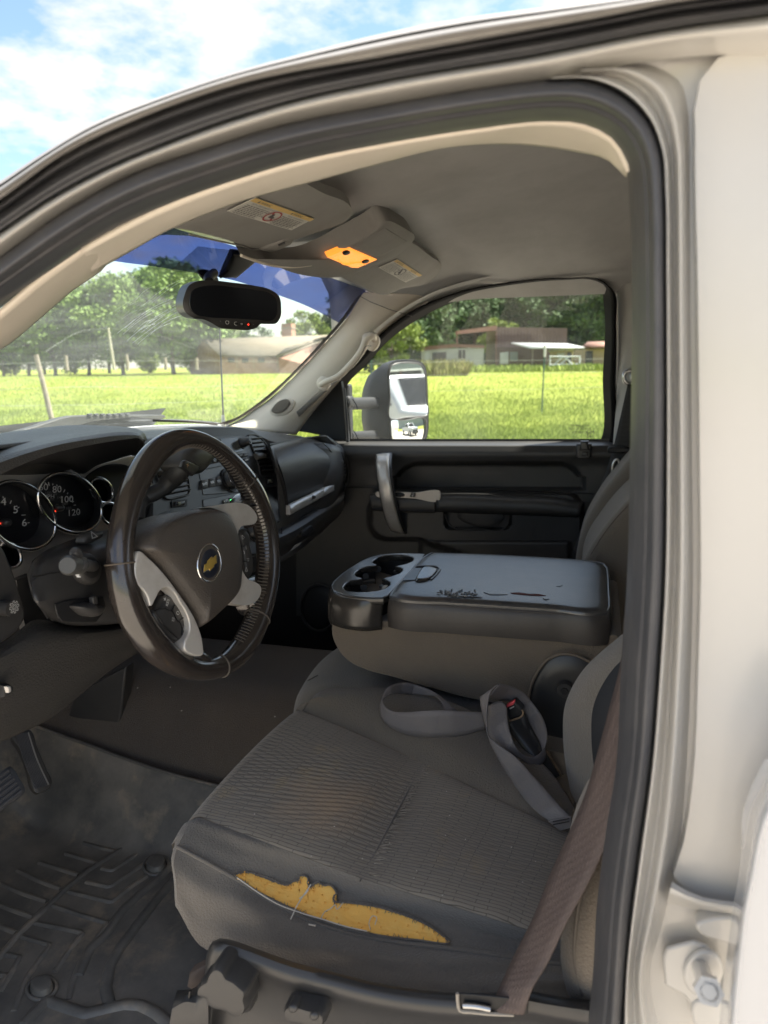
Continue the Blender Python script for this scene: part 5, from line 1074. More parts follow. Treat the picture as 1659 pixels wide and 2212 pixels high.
# ================= PASSENGER DOOR =================
pd=part('passenger_door','black trimmed passenger door with a silver grab handle')
cD=lambda u,v:(702+u*.4232,918+v*.4232)
def rr(x,y,x0,y0,x1,y1,r):
    cx=(x0+x1)/2;cy=(y0+y1)/2; dx=abs(x-cx)-(x1-x0)/2+r; dy=abs(y-cy)-(y1-y0)/2+r
    return math.hypot(max(dx,0),max(dy,0))+min(max(dx,dy),0)-r
def doorX(x,y):
    v=1.878
    v+=.05*(1-sst(952,964,y))                               # rolls away to the window sill
    v-=.010*math.exp(-((y-982)/16)**2)
    v+=.040*(1-sst(-7,3,rr(x,y,850,999,1262,1140,58) if y<1030 else (rr(x,y,850,940,1264,1058,4))))*(1)
    v-=.030*(1-sst(-4,6,rr(x,y,800,1066,1256,1164+max(0,(x-905))*.35,38)))
    v+=.030*(1-sst(-5,2,rr(x,y,961,1090,1103,1144,14)))
    v-=.008*sst(1166,1172,y)*sst(905,912,x)*(1-sst(1225,1235,x)) 
    return v
R=[]
for y in np.r_[np.linspace(948,1170,130),np.linspace(1172,1330,30)]:
    R.append([X_(x,y,doorX(x,y)) for x in np.linspace(640,1345,190)])
patch('door_trim_panel',R,m_['plastic'],pd,ang=50)
# armrest pad and switch panel
def armr(P,Xv): return row('X',P,40,Xv)
patch('armrest',[armr([(942,1064),(1010,1063),(1100,1066),(1200,1072),(1262,1083)],1.865),armr([(942,1070),(1010,1070),(1100,1074),(1200,1079),(1258,1090)],1.815),armr([(942,1076),(1010,1077),(1100,1081),(1200,1086),(1256,1096)],1.80),armr([(942,1100),(1010,1102),(1100,1105),(1200,1109),(1252,1112)],1.797),armr([(942,1104),(1010,1107),(1100,1110),(1200,1114),(1248,1116)],1.81),armr([(942,1105),(1010,1109),(1100,1112),(1200,1116),(1248,1118)],1.85)],m_['plastic'],pd,nv=22,th=.003)
patch('armrest_front',[armr([(800,1066),(850,1063),(900,1063),(940,1064)],1.865),armr([(798,1076),(850,1078),(900,1080),(940,1080)],1.80),armr([(801,1098),(850,1101),(900,1103),(940,1104)],1.80),armr([(803,1100),(850,1104),(900,1105),(940,1106)],1.85)],m_['plastic'],pd,nv=14,th=.003)
plate('switch_panel',pts('X',cr([cD(255,350),cD(330,343),cD(450,345),cD(592,350),cD(588,378),cD(450,376),cD(330,368),cD(262,364)],40,closed=True),1.797),.004,m_['bezel'],pd,b=.001)
dome('window_switch',pts('X',ell(*cD(380,356),11,5,8,24),1.794),.003,m_['plastic_dk'],pd)
plate('lock_switch',pts('X',[cD(438,347),cD(465,347),cD(460,368),cD(432,368)],1.794),.002,m_['dial'],pd,b=.0006)
for u,v in ((450,352),(447,361)): dome('switch_dot',pts('X',ell(*cD(u,v),1.6,1.2,0,8),1.791),.0005,m_['white'],pd,back=.0003)
dome('door_pull_cup',pts('X',cr([cD(675,452),cD(900,452),cD(915,470),cD(900,495),cD(700,490),cD(675,470)],24,closed=True),1.862),.004,m_['plastic'],pd)
tube('pocket_lip',cr(pts('X',[cD(612,455),cD(630,500),cD(655,522),(cD(780,530)),cD(905,533),cD(930,510),cD(943,462)],1.846),40),.0016,m_['plastic'],pd,n=8)
tube('trim_seam',cr(pts('X',[cD(230,425),cD(330,433),cD(470,437),cD(568,440)],1.797),20),.0012,m_['dial'],pd,n=6)
tube('trim_seam',cr(pts('X',[cD(100,318),cD(230,320),cD(345,322),cD(700,328),cD(1000,335),cD(1370,352)],1.866),30),.0014,m_['dial'],pd,n=6)
# grab handle: curved silver blade on black backing
hl_=[(1050,345),(1046,400),(1055,520),(1075,650),(1105,800),(1140,920),(1175,985)]; hr_=[(1160,338),(1155,400),(1160,520),(1180,650),(1210,800),(1245,920),(1282,1010)]
Xh=[1.83,1.79,1.765,1.76,1.77,1.795,1.83]
def hrow(P,dX=0,s=0): 
    q=cr([(*cC(*p),x+dX) for p,x in zip(P,Xh)],30); return A([X_(*k) for k in q])
hm=[((a[0]+b[0])/2,(a[1]+b[1])/2) for a,b in zip(hl_,hr_)]
patch('grab_handle',[hrow(hl_,.012),hrow([(a[0]*.93+b[0]*.07,a[1]) for a,b in zip(hl_,hr_)],.002),hrow(hm,0),hrow([(a[0]*.1+b[0]*.9,b[1]) for a,b in zip(hl_,hr_)],.002),hrow(hr_,.008)],m_['silver'],pd,nv=14,th=.004)
patch('handle_backing',[hrow([(x-6,y) for x,y in hl_],.02),hrow([(x+2,y-8) for x,y in hm],.006),hrow([(x+16,y-4) for x,y in hr_],.014),hrow([(x+22,y) for x,y in hr_],.03)],m_['smooth'],pd,nv=12,th=.004)
# sill clip
dome('lock_bezel',pts('X',[cD(1283,97),cD(1362,95),cD(1358,165),cD(1345,172),cD(1290,172),cD(1282,160)],1.862),.003,m_['smooth'],pd,pw=8)
plate('lock_slot',pts('X',[cD(1298,112),cD(1346,110),cD(1344,160),cD(1298,160)],1.857),.002,m_['dial'],pd,b=.0008)
dome('lock_lever',pts('X',[cD(1305,82),cD(1346,82),cD(1343,100),(cD(1350,130)),cD(1300,130),cD(1303,100)],1.850),.006,m_['smooth'],pd,pw=4)
dome('lever_foot',pts('X',[cD(1312,138),cD(1340,138),cD(1342,158),cD(1310,158)],1.852),.003,m_['plastic'],pd,pw=4)
# window frame seal and pane
glassP=[(746,841),(798,782),(830,745),(903,690),(990,649),(1104,624),(1200,612),(1270,609),(1296,617),(1304,660),(1302,813),(1293,957),(1100,957),(921,958),(785,954),(757,948),(752,905)]
sealP=[(700,852),(780,770),(818,725),(895,668),(985,632),(1102,609),(1225,600),(1300,606),(1326,628),(1331,700),(1330,820),(1318,985),(1100,985),(921,985),(760,985),(700,970),(690,905)]
m_['shell0']=mat('soft_black_seal',(.008,.008,.009),.7,spec=.1)
k=120; gi=cr(glassP,k,closed=True); so_=cr(sealP,k,closed=True)
zi=lambda p,base:base-.10*max(0,(957-p[1])/345)                # side glass leans inboard as it rises
ga=[X_(*p,zi(p,2.0)) for p in gi]; sa=[X_(*p,zi(p,1.93)) for p in so_]; sm_=[X_(*((A(a)*.45+A(b)*.55)),zi(a,1.93)) for a,b in zip(gi,so_)]
ringm('window_seal',[A(s)+A([.01,0,0]) for s in sa],ga,m_['shell0'],pd,nv=2)
ringm('window_seal_bead',sa,sm_,m_['shell0'],pd,nv=5,bulge=.008,nrm=(-1,0,0))
gp=mk('window_pane',[p+A([.012,0,0]) for p in ga],[tuple(range(len(ga)))],m_['dglass'],pd,smooth=False)
plate('mirror_sail_panel',[X_(*p,1.885) for p in [(642,932),(650,905),(700,852),(736,822),(741,850),(748,953),(720,950),(690,940),(660,934)]],.02,m_['plastic_dk'],pd,b=.003)
tube('sail_post',[X_(742,838,1.90),X_(748,900,1.90),X_(752,955,1.90)],[.005,.005,.005],m_['rubber'],pd)
prt=[('GM',0,2,.014),('TEMPERED PF',-22,-12,.008),('DOT 25 M21 AS2',-22,-6,.008),('43R-001328',-22,2,.008),('E6',-2,10,.012)]
for s_,dx_,dy_,z in prt: text('glass_print',s_,X_(1275+dx_,932+dy_,1.995),(0,-1,0),(0,0,1),z,m_['ink'],pd)
dark_fill=[(650,930),(1345,960),(1345,1330),(640,1330)]
# passenger B-pillar, rail and belt
pb_=part('passenger_pillar_trim','grey beige trim behind the passenger window with belt guide')
patch('trim_panel',[row('X',[(1327,600),(1333,650),(1334,820),(1322,990),(1318,1100)],30,1.90),row('X',[(1345,600),(1348,650),(1347,820),(1340,990),(1336,1100)],30,1.87),row('X',[(1480,600),(1480,650),(1480,820),(1480,990),(1480,1100)],30,1.87)],m_['head'],pb_,nv=8)
patch('lower_trim',[row('X',[(1306,960),(1302,1040),(1270,1130),(1240,1210)],20,1.90),row('X',[(1330,960),(1322,1040),(1290,1130),(1262,1210)],20,1.87),row('X',[(1480,960),(1480,1040),(1480,1130),(1480,1210)],20,1.87)],m_['plastic_dk'],pb_,nv=6)
sb=part('passenger_seat_belt','black seat belt hanging from the passenger pillar')
tube('belt_guide_ring',A(pts('X',ell(1361,815,13,14,0,28),1.82)),.0055,m_['metal'],sb,n=10,closed=True)
dome('guide_cap',pts('X',ell(1366,815,6,8,0,20),1.83),.004,m_['metal'],sb)
def ribbon(name,La,Ra,mt,par,n=40,th=.0012,mid=None,rel=0): 
    a=row('X',La,n);b=row('X',Ra,n); rows=[a,(a+b)/2,b]
    return patch(name,rows,mt,par,nv=5,th=th,off=0)
ribbon('strap',[(1356,830,1.80),(1340,900,1.79),(1325,965,1.78),(1300,1040,1.76),(1270,1110,1.73),(1236,1195,1.70)],[(1380,830,1.80),(1372,900,1.79),(1366,965,1.78),(1336,1040,1.76),(1296,1110,1.73),(1250,1205,1.70)],m_['belt_bk'],sb)
box('tongue_grip',X_(1340,972,1.76),(.015,.055,.014),m_['plastic_dk'],sb,b=.004); tube('tongue_loop',A(pts('X',ell(1330,1008,7,16,12,24),1.755)),.0028,m_['metal'],sb,n=8,closed=True)

# ================= TOW MIRROR =================
m_['shell']=mat('faded_black_mirror_shell',(.016,.017,.02),.6,spec=.3,bump=[('noise',300,.15,.0006)])
tm=part('side_mirror','large black towing mirror with split glass outside the passenger window')
oM=lambda u,v:(729+u*.1465,756+v*.1465)
mp0=A([2.26,.565,1.39]); 
_v=mp0-EYE;_v/=np.linalg.norm(_v); _r2=A([.20,-.98,.0]);_r2/=np.linalg.norm(_r2); mn=_r2-_v; mn/=np.linalg.norm(mn)
mP=lambda P,k=0:[N_(*oM(*p),mp0+mn*k,mn) for p in P]
ob=cr([(745,280),(780,195),(860,158),(980,146),(1150,150),(1240,178),(1300,250),(1322,400),(1335,700),(1345,1000),(1338,1200),(1305,1320),(1220,1375),(1000,1388),(850,1382),(790,1350),(765,1200),(750,800),(740,500)],80,closed=True)
F0=mP(ob,.0); 
bk_=[N_(*oM(*p),mp0,mn) for p in cr([(560,380),(620,260),(720,190),(880,160),(1000,165),(1100,200),(1180,300),(1200,450),(1210,700),(1215,1000),(1190,1200),(1130,1300),(1050,1345),(900,1360),(700,1365),(560,1340),(500,1200),(490,880),(505,520)],80,closed=True)]
def sh_(P,k): return [p-mn*k for p in P]
cenF=sum(F0)/80
bl=[(620,250),(700,190),(850,150),(980,140),(1140,146),(1230,176),(1280,260),(1290,420),(1300,700),(1310,1000),(1300,1200),(1260,1310),(1180,1370),(950,1385),(760,1385),(620,1370),(540,1330),(495,1180),(485,880),(500,560),(560,370)]
blc=cr(bl,80,closed=True)
# align starting points by nearest
i0_=min(range(80),key=lambda i:np.hypot(blc[i][0]-ob[0][0]+120,blc[i][1]-ob[0][1])); blc=np.roll(blc,-i0_,axis=0)
B1=[N_(*oM(*p),mp0-mn*.05,mn) for p in blc]; c_=sum(B1)/80
B2=[c_+(p-c_)*.8-mn*.07 for p in B1]; B3=[c_+(p-c_)*.35-mn*.10 for p in B1]
k=80; V=A([F0,B1,B2,B3]).reshape(-1,3); Fc=[(i*k+j,i*k+(j+1)%k,(i+1)*k+(j+1)%k,(i+1)*k+j) for i in range(3) for j in range(k)]+[tuple(range(3*k,4*k))]
mk('mirror_shell',V,Fc,m_['shell'],tm,ang=70)
plate('mirror_backplate',mP(ob,-.001),.004,m_['plastic_dk'],tm)
gU=cr([(772,310),(790,240),(850,207),(950,190),(1120,192),(1220,214),(1270,280),(1298,400),(1310,700),(1322,960),(1150,985),(1000,1000),(782,1014),(774,700)],70,closed=True)
gL=cr([(785,1048),(1000,1040),(1290,1020),(1298,1140),(1292,1240),(1265,1315),(1200,1350),(1040,1362),(880,1365),(815,1332),(792,1250),(787,1150)],60,closed=True)
plate('main_glass',mP(gU,.003),.003,m_['mirror'],tm)
tube('glass_rim',A(mP(gU,.003)),.0022,m_['smooth'],tm,n=8,closed=True); tube('glass_rim',A(mP(gL,.003)),.0022,m_['smooth'],tm,n=8,closed=True)
G_=A(mP(gL,.003)); gc=G_.mean(0); RC=.42
rows=[]
for s in np.linspace(1,0.02,14): 
    q=gc+(G_-gc)*s; d2=((q-gc)**2).sum(1); rows.append(q-(mn[None,:]*(d2[:,None]/(2*RC))) + mn*.004)
V=A(rows).reshape(-1,3); kk=60; Fc=[(i*kk+j,i*kk+(j+1)%kk,(i+1)*kk+(j+1)%kk,(i+1)*kk+j) for i in range(13) for j in range(kk)]+[tuple(range(13*kk,14*kk))]
mk('wide_angle_glass',V,orient(V,Fc),m_['mirror'],tm,ang=180)
def arm(name,ya,yb,y2a,y2b,x0=130,x1=700,z=0):
    a=X_(*oM(x0,(ya+yb)/2),2.02);b=N_(*oM(x1,(y2a+y2b)/2),mp0-mn*.05,mn); h0=abs(yb-ya)*.1465/F*2.05*.5;h1=abs(y2b-y2a)*.1465/F*2.3*.5
    tube(name,A([a+(b-a)*t for t in np.linspace(0,1,6)]),np.linspace(h0,h1,6),m_['shell'],tm,n=20,flat=(.7,1),up=(0,0,1))
arm('upper_arm',700,890,690,860); arm('lower_arm',1200,1330,1180,1360,200,640)
box('arm_bracket',X_(*oM(172,960),2.015),(.03,.016,.175),m_['shell'],tm,b=.006)
dome('arm_hinge_cap',pts('X',ell(*oM(150,770),8,14,0,20),1.995),.008,m_['shell'],tm,back=.03)
for u,v,u2,v2 in ((225,725,300,880),(235,1190,305,1330)): tube('arm_seam',[X_(*oM(u,v),1.985),X_(*oM((u+u2)/2+14,(v+v2)/2),1.985),X_(*oM(u2,v2),1.985)],.0014,m_['dial'],tm,n=6)

# what the side mirror looks back at: white metal building and a parked white truck
def refl(x,y):
    p=N_(x,y,mp0,mn); d=(p-EYE)/np.linalg.norm(p-EYE); r=d-2*(d@mn)*mn; return p,r/np.linalg.norm(r)
pM,rM=refl(885,845); fwd=A([rM[0],rM[1],0]);fwd/=np.linalg.norm(fwd); sd_=np.cross(fwd,A([0,0,1.]))
D_=62; bc=A([pM[0],pM[1],0])+fwd*D_
wb=thing('metal_building','white ribbed metal building with dark open bays, seen only in the side mirror','building',bc)
wsm=mat('white_ribbed_siding',(.26,.29,.31),.5,metal=.1,bump=[('wave',1.2,.5,.06,(1,1,0))])
q=lambda a,z,d=0:bc+sd_*a+fwd*d+A([0,0,z])
for a0_,a1_,z0,z1_,nm in ((-30,-1.15,0,9,'wall'),(-1.15,14,4.0,9,'wall'),(4.2,14,0,4,'wall')):
    plate(nm,[q(a0_,z0),q(a1_,z0),q(a1_,z1_),q(a0_,z1_)],.3,wsm,wb,dirv=fwd)
plate('open_bay',[q(-1.15,0,3),q(4.2,0,3),q(4.2,4,3),q(-1.15,4,3)],.1,mat('deep_bay_shade',(.03,.035,.05),.8),wb,dirv=fwd)
plate('bay_post',[q(.62,0,.5),q(.72,0,.5),q(.72,4,.5),q(.62,4,.5)],.2,rust,wb,dirv=fwd)
patch('roof',[[q(-31,9.1,-.5),q(15,9.1,-.5)],[q(-31,10.5,8),q(15,10.5,8)]],tin,wb)
for sgn in ((-1.5),): plate('downspout',[q(-1.35,0,-.1),q(-1.2,0,-.1),q(-1.2,4.4,-.1),q(-1.35,4.4,-.1)],.1,whitew,wb,dirv=fwd)
def ptruck(cen,hd_,label,sc_=1.,name='parked_truck'):
    t=thing(name,label,'pickup truck',cen); f=A([math.cos(hd_),math.sin(hd_),0]);s_=A([-f[1],f[0],0]); L3=lambda x,y,z:A(cen)+sc_*(f*x+s_*y+A([0,0,z]))
    wp2=mat('white_truck_paint',(.36,.38,.39),.3,coat=.4)
    prof=[(2.9,.55),(2.95,.95),(2.8,1.12),(1.35,1.22),(.75,1.88),(-.6,1.92),(-1.0,1.3),(-2.9,1.3),(-2.95,.6)]
    o=plate('body',[L3(x,-1,z) for x,z in prof],2.0*sc_,wp2,t,dirv=s_,b=.07)
    plate('windshield',[L3(1.31,-.8,1.27),L3(1.31,.8,1.27),L3(.82,.68,1.83),L3(.82,-.68,1.83)],.03,shade,t)
    for yy in (-1.02,1.02): plate('side_window',[L3(1.05,yy,1.3),L3(-.75,yy,1.35),L3(-.5,yy*.98,1.8),L3(.7,yy*.98,1.8)],.02,shade,t)
    plate('grille',[L3(2.97,-.75,.6),L3(2.97,.75,.6),L3(2.9,.75,1.02),L3(2.9,-.75,1.02)],.05,m_['plastic_dk'],t)
    for yy in (-.85,.85): box('headlight',L3(2.92,yy,.95),(.2,.3,.16),m_['chrome'],t,b=.03)
    box('bumper',L3(3.0,0,.45),(.3,1.9,.25),m_['plastic_dk'],t,b=.04,ax=[f,s_,A([0,0,1])])
    for x in (1.95,-1.9):
        for yy in (-.95,.95):
            w_=tube('wheel',[L3(x,yy-.14,.40),L3(x,yy+.14,.40)],.40*sc_,m_['rubber'],t,n=20); tube('rim',[L3(x,yy-.15,.40),L3(x,yy+.15,.40)],.22*sc_,m_['metal'],w_,n=14)
pl_,rl_=refl(858,922); pl2,rl2=refl(882,921)
dir2=A([rl2[0],rl2[1],0]);dir2/=np.linalg.norm(dir2); base2=A([pl2[0],pl2[1],0])+dir2*13.5
ptruck(base2,math.atan2(-dir2[1],-dir2[0])-.55,'white pickup truck parked on gravel, seen in the lower side mirror glass')
c2_=bc-fwd*3+sd_*2.4; ptruck(c2_,math.atan2(-fwd[1],-fwd[0])+1.2,'white truck nosed up to the dark bay, seen in the upper side mirror glass')
V,Fc=grid([[(x,y,.010) for y in np.linspace(-90,-60,4)] for x in np.linspace(-20,45,4)]); tag(mk('rear_gravel_lot',V,Fc,gravel),kind='structure')
V,Fc=grid([[(x,y,.014) for y in np.linspace(-60,-3,6)] for x in np.linspace(8.9,30,4)]); tag(mk('side_gravel_lot',V,Fc,gravel),kind='structure')

# ================= CENTRE CONSOLE =================
co=part('center_console','fold down centre console with three cup holders and scuffed lid')
cE=lambda u,v:(648+u*.4557,1134+v*.4557)
side=cr([(714,1290),(716,1335),(719,1380),(735,1410),(752,1428),(785,1445),(850,1463),(930,1486),(1035,1513),(1140,1520),(1200,1500),(1300,1470),(1335,1440),(1333,1372),(1320,1372),(1100,1362),(842,1342),(762,1336),(725,1310)],90,closed=True)
bd=plate('console_body',[X_(*p,1.075) for p in side],.29,m_['cloth'],co,dirv=(1,0,0),b=.012,seg=4)
ZT=1.14
# cup tray with a real clover shaped opening
def plate_holes(name,outer,holes,z,depth,mt,par,bevel=.0):
    cu=bpy.data.curves.new(name,'CURVE'); cu.dimensions='2D'; cu.fill_mode='BOTH'; cu.extrude=depth/2-bevel; cu.bevel_depth=bevel; cu.bevel_resolution=2
    for P in [outer]+holes:
        s=cu.splines.new('POLY'); s.points.add(len(P)-1); s.use_cyclic_u=True
        for i,p in enumerate(P): s.points[i].co=(p[0],p[1],0,1)
    t=bpy.data.objects.new('tmp',cu); me=bpy.data.meshes.new_from_object(t); bpy.data.objects.remove(t)
    V=[(v.co.x,v.co.y,v.co.z+z-depth/2) for v in me.vertices];Fc=[tuple(p.vertices) for p in me.polygons]; bpy.data.meshes.remove(me)
    return mk(name,V,Fc,mt,par,ang=35)
tr_o=[cC(*p) for p in [(1448,1182),(1180,1510),(1125,1552)]]
trayO=cr([(917,1199),(890,1229),(860,1260),(834,1289)],12).tolist()+cr([(826,1293),(800,1293),(765,1290),(738,1284),(722,1276),(720,1266),(735,1248),(762,1228),(790,1211),(820,1201),(850,1198),(905,1198)],50).tolist()
hole=[(1008,1243),(1030,1222),(1060,1206),(1120,1193),(1180,1188),(1250,1187),(1310,1192),(1355,1205),(1367,1222),(1350,1245),(1300,1265),(1262,1275),(1222,1282),(1255,1290),(1273,1303),(1272,1322),(1245,1345),(1180,1368),(1112,1385),(1150,1398),(1170,1415),(1168,1440),(1130,1470),(1060,1490),(980,1500),(890,1502),(810,1494),(770,1475),(765,1455),(785,1425),(830,1402),(917,1384),(880,1372),(860,1352),(868,1330),(900,1305),(960,1285),(1042,1271),(1015,1258)]
hz3=[Z_(*cC(*p),ZT) for p in hole]; to3=[Z_(*p,ZT) for p in trayO]
plate_holes('cup_tray',to3,[hz3],ZT+.002,.012,m_['glossblk'],co,bevel=.0025)
ringm('cup_walls',hz3,[p-A([0,0,.075]) for p in hz3],m_['plastic_dk'],co,nv=4)
plate('cup_floor',[p-A([0,0,.074]) for p in hz3],.003,m_['dial'],co)
# tray skirt
sk1=[Z_(*p,ZT) for p in cr([(834,1289),(800,1292),(765,1289),(738,1283),(722,1275),(720,1266),(735,1248),(762,1228),(790,1211),(820,1201),(850,1198),(915,1199)],50)]
patch('tray_skirt',[A(sk1)+A([0,0,.001]),A(sk1)+A([-.004,.004,-.010]),A(sk1)+A([-.006,.006,-.03]),A(sk1)+A([-.006,.006,-.052])],m_['glossblk'],co,nv=8,th=.003)
for (u,v,a) in ((1100,1252,0),(975,1400,.2),(870,1460,.1),(1330,1250,1.5),(1245,1330,1.2),(1125,1455,1.3)):
    c=Z_(*cC(u,v),ZT-.02); dv=A([math.cos(a+1.0),-math.sin(a+1.),0]); box('cup_grip_fin',c,(.026,.012,.006),m_['plastic'],co,b=.0015,ax=[dv,np.cross(A([0,0,1]),dv),A([0,0,1.])])
dome('pale_cup_tab',[Z_(*p,ZT-.006) for p in cr([cC(1090,1470),cC(1120,1440),cC(1150,1445),cC(1140,1468),cC(1110,1482)],14,closed=True)],.004,mat('pale_worn_rubber',(.35,.33,.28),.6),co)
for i,(u,v) in enumerate(((1065,1300),(960,1358),(945,1455))): tube('cup_divider',[Z_(*cC(u,v),ZT-.01),Z_(*cC(u,v),ZT-.06)],.006,m_['plastic_dk'],co,n=8)
# lid
lidP=cr([(843,1290),(846,1284),(880,1245),(922,1202),(932,1197)],14).tolist()[:-1]+cr([(932,1197),(1050,1201),(1180,1208),(1285,1216),(1300,1218),(1310,1224),(1313,1240),(1315,1280),(1317,1312),(1316,1322),(1305,1324),(1200,1317),(1100,1310),(960,1301),(860,1294),(843,1290)],70).tolist()[:-1]
dome('console_lid',[Z_(*p,ZT+.002) for p in lidP],.006,m_['vinyl'],co,rings=22,back=.004,pw=5)
lidq=[Z_(*p,ZT+.001) for p in lidP]; cl3=sum(lidq)/len(lidq)
R_=[A(lidq)];
for k_,dz in ((.004,-.004),(.007,-.014),(.008,-.032),(.006,-.048)): R_.append(A([p+(p-cl3)/np.linalg.norm(p-cl3)*A([k_,k_*.6,0])+A([0,0,dz]) for p in lidq]))
V=A(R_).reshape(-1,3); kk=len(lidq); Fc=[(i*kk+j,i*kk+(j+1)%kk,(i+1)*kk+(j+1)%kk,(i+1)*kk+j) for i in range(4) for j in range(kk)]
mk('lid_side',V,orient(V,Fc),mat('grained_console_band',(.045,.04,.037),.42,spec=.5,var=[(12,(.06,.053,.048),.4,.75)],bump=[('vor',400,.45,.0008)]),co,ang=70)
tube('lid_piping',A([p+A([0,0,.001]) for p in lidq]),.0022,m_['vinyl'],co,n=8,closed=True)
sti=[]
for i in range(0,150):
    t=i/150; p=Z_(*( A((848,1294))*(1-t)+A((1312,1326))*t+A((0,3*math.sin(t*3.1)))),ZT); sti.append(tube('',[p+A([-.003,0,-.002]),p+A([-.0045,-.0018,-.0035])],.0005,None,n=4,raw=True))
V,Fc=join(sti); tag(mk('lid_stitching',V,Fc,m_['thread_gy'],co),kind='stuff')
# latch
plate('latch_slot',[Z_(*cC(*p),ZT+.0085) for p in ((1370,1290),(1425,1290),(1370,1388),(1265,1392),(1300,1350))],.001,m_['dial'],co)
dome('latch_handle',[Z_(*cC(*p),ZT+.009) for p in cr([(1430,1290),(1540,1290),(1556,1298),(1530,1345),(1480,1388),(1370,1390),(1395,1340)],30,closed=True)],.003,m_['glossblk'],co,pw=5)
tube('latch_rim',cr([Z_(*cC(*p),ZT+.0085) for p in [(1375,1282),(1470,1275),(1555,1282),(1568,1292),(1545,1345),(1500,1388)]],30),.0018,m_['vinyl'],co,n=8)
# cracks in the vinyl
g=np.random.default_rng(5); cracks=[]
for k_ in range(46):
    t=g.uniform(0,1); x=646+t*0+g.uniform(0,1); u=650+210*g.beta(1.2,1.2); v=322+g.normal(0,9)*(1-abs(u-740)/140*.6)+ (u-740)*.06
    L_=g.uniform(8,26);a_=g.choice([.5,-.5,.2,1.0])+g.normal(0,.3); P=[Z_(*cE(u+L_*s*math.cos(a_),v+L_*.5*s*math.sin(a_)+g.normal(0,1.)),ZT+.0092) for s in (-.5,-.15,.2,.5)]
    cracks.append(tube('',cr(P,7),[.0002,.0008,.0012,.0013,.0011,.0007,.0002],None,n=5,raw=True))
V,Fc=join(cracks); tag(mk('vinyl_crack_ridges',V,Fc,mat('frayed_vinyl_edge',(.2,.2,.2),.5),co),kind='stuff')
for P in ([(870,318),(905,324),(945,325),(985,328),(940,330),(900,329)],[(998,321),(1040,319),(1085,326),(1130,326),(1165,334),(1120,334),(1060,330),(1010,325)],[(1150,346),(1182,350),(1165,353)],[(1215,290),(1245,284),(1235,292)],[(700,330),(760,322),(830,328),(865,342),(800,338),(740,336)]):
    plate('vinyl_tear',[Z_(*cE(u,v),ZT+.0086) for u,v in P],.0006,m_['tear'] if P[0][0]==998 else m_['dial'],co)
# hinge cover and bolt
hc_=cr([(1140,1520),(1144,1490),(1160,1455),(1182,1428),(1210,1417),(1240,1418),(1275,1432),(1300,1480),(1290,1600),(1270,1700),(1235,1700),(1200,1650),(1165,1580)],50,closed=True)
dome('hinge_cover',[X_(*p,1.065) for p in hc_],.006,m_['smooth'],co,pw=6,back=.02); tube('hinge_cover_edge',cr([X_(*p,1.060) for p in [(1141,1515),(1147,1482),(1162,1450),(1184,1424),(1212,1413),(1245,1416),(1275,1430)]],30),.0022,m_['brown'] if 0 else mat('dusty_plastic_edge',(.16,.13,.1),.8),co,n=8)
bc_=X_(1220,1488,1.055); tube('hinge_bolt',[bc_,bc_-A([.008,0,0])],[.013,.011],m_['smooth'],co,n=20); tube('bolt_socket',[bc_-A([.008,0,0]),bc_-A([.010,0,0])],[.006,.0055],m_['plastic_dk'],co,n=6); dome('bolt_dust',[X_(*p,1.056) for p in ell(1224,1499,15,9,-10,20)],.002,mat('sandy_dust',(.26,.21,.15),.95,bump=[('noise',300,.6,.002)]),co)

# ================= SEATS =================
dsn=part('driver_seat','worn brown grey cloth driver seat with torn side showing yellow foam')
def extend(P,k=1.):   # roll the row down over the front of the cushion
    P=A(P); return np.vstack([P[0]+k*A([0,.012,-.115]),P[0]+k*A([0,.030,-.07]),P[0]+k*A([0,.026,-.03]),P[0]+k*A([0,.014,-.009]),P])
nn_=60
rA=extend(row('Z',[(706,1488,.978),(850,1490,.978),(1000,1530,.975),(1100,1590,.965),(1200,1680,.95),(1240,1745,.94)],nn_))
rA2=extend(row('Z',[(680,1508,.985),(800,1525,.985),(960,1590,.98),(1060,1640,.97),(1180,1720,.955),(1235,1775,.945)],nn_))
rB=extend(row('Z',[(650,1535,.957),(780,1590,.957),(912,1650,.955),(1060,1722,.952),(1150,1765,.948),(1240,1806,.94)],nn_))
rC=extend(row('Z',[(430,1765,.957),(600,1830,.955),(780,1897,.953),(1000,1965,.95),(1160,2015,.945),(1260,2045,.94)],nn_))
rCD=extend(row('X',[(403,1790,.695),(560,1850,.69),(740,1935,.685),(960,1995,.675),(1140,2040,.665),(1250,2065,.66)],nn_),.86)
rD=extend(row('X',[(383,1830,.672),(440,1860,.668),(510,1899,.665),(600,1954,.663),(700,2000,.66),(860,2036,.655),(960,2048,.65),(1115,2070,.645),(1240,2088,.64)],nn_),.7)
rE=extend(row('X',[(378,1888,.648),(430,1945,.645),(560,2000,.64),(700,2045,.638),(860,2085,.632),(960,2098,.628),(1115,2110,.622),(1240,2122,.62)],nn_),.45)
rF=extend(row('X',[(384,1965,.640),(432,2042,.632),(560,2078,.625),(700,2110,.622),(860,2145,.615),(960,2160,.61),(1115,2170,.60),(1240,2170,.60)],nn_),.18)
def wrap(P):
    P=A(P[4:]); return np.vstack([P[0]+A([.10,.022,-.035]),P[0]+A([.055,.024,-.024]),P[0]+A([.025,.018,-.012]),P[0]+A([.009,.009,-.004]),P])
rD,rE,rF=[wrap(r) for r in (rD,rE,rF)]
mF=lambda r,k:A(r)+A([0,0,k])
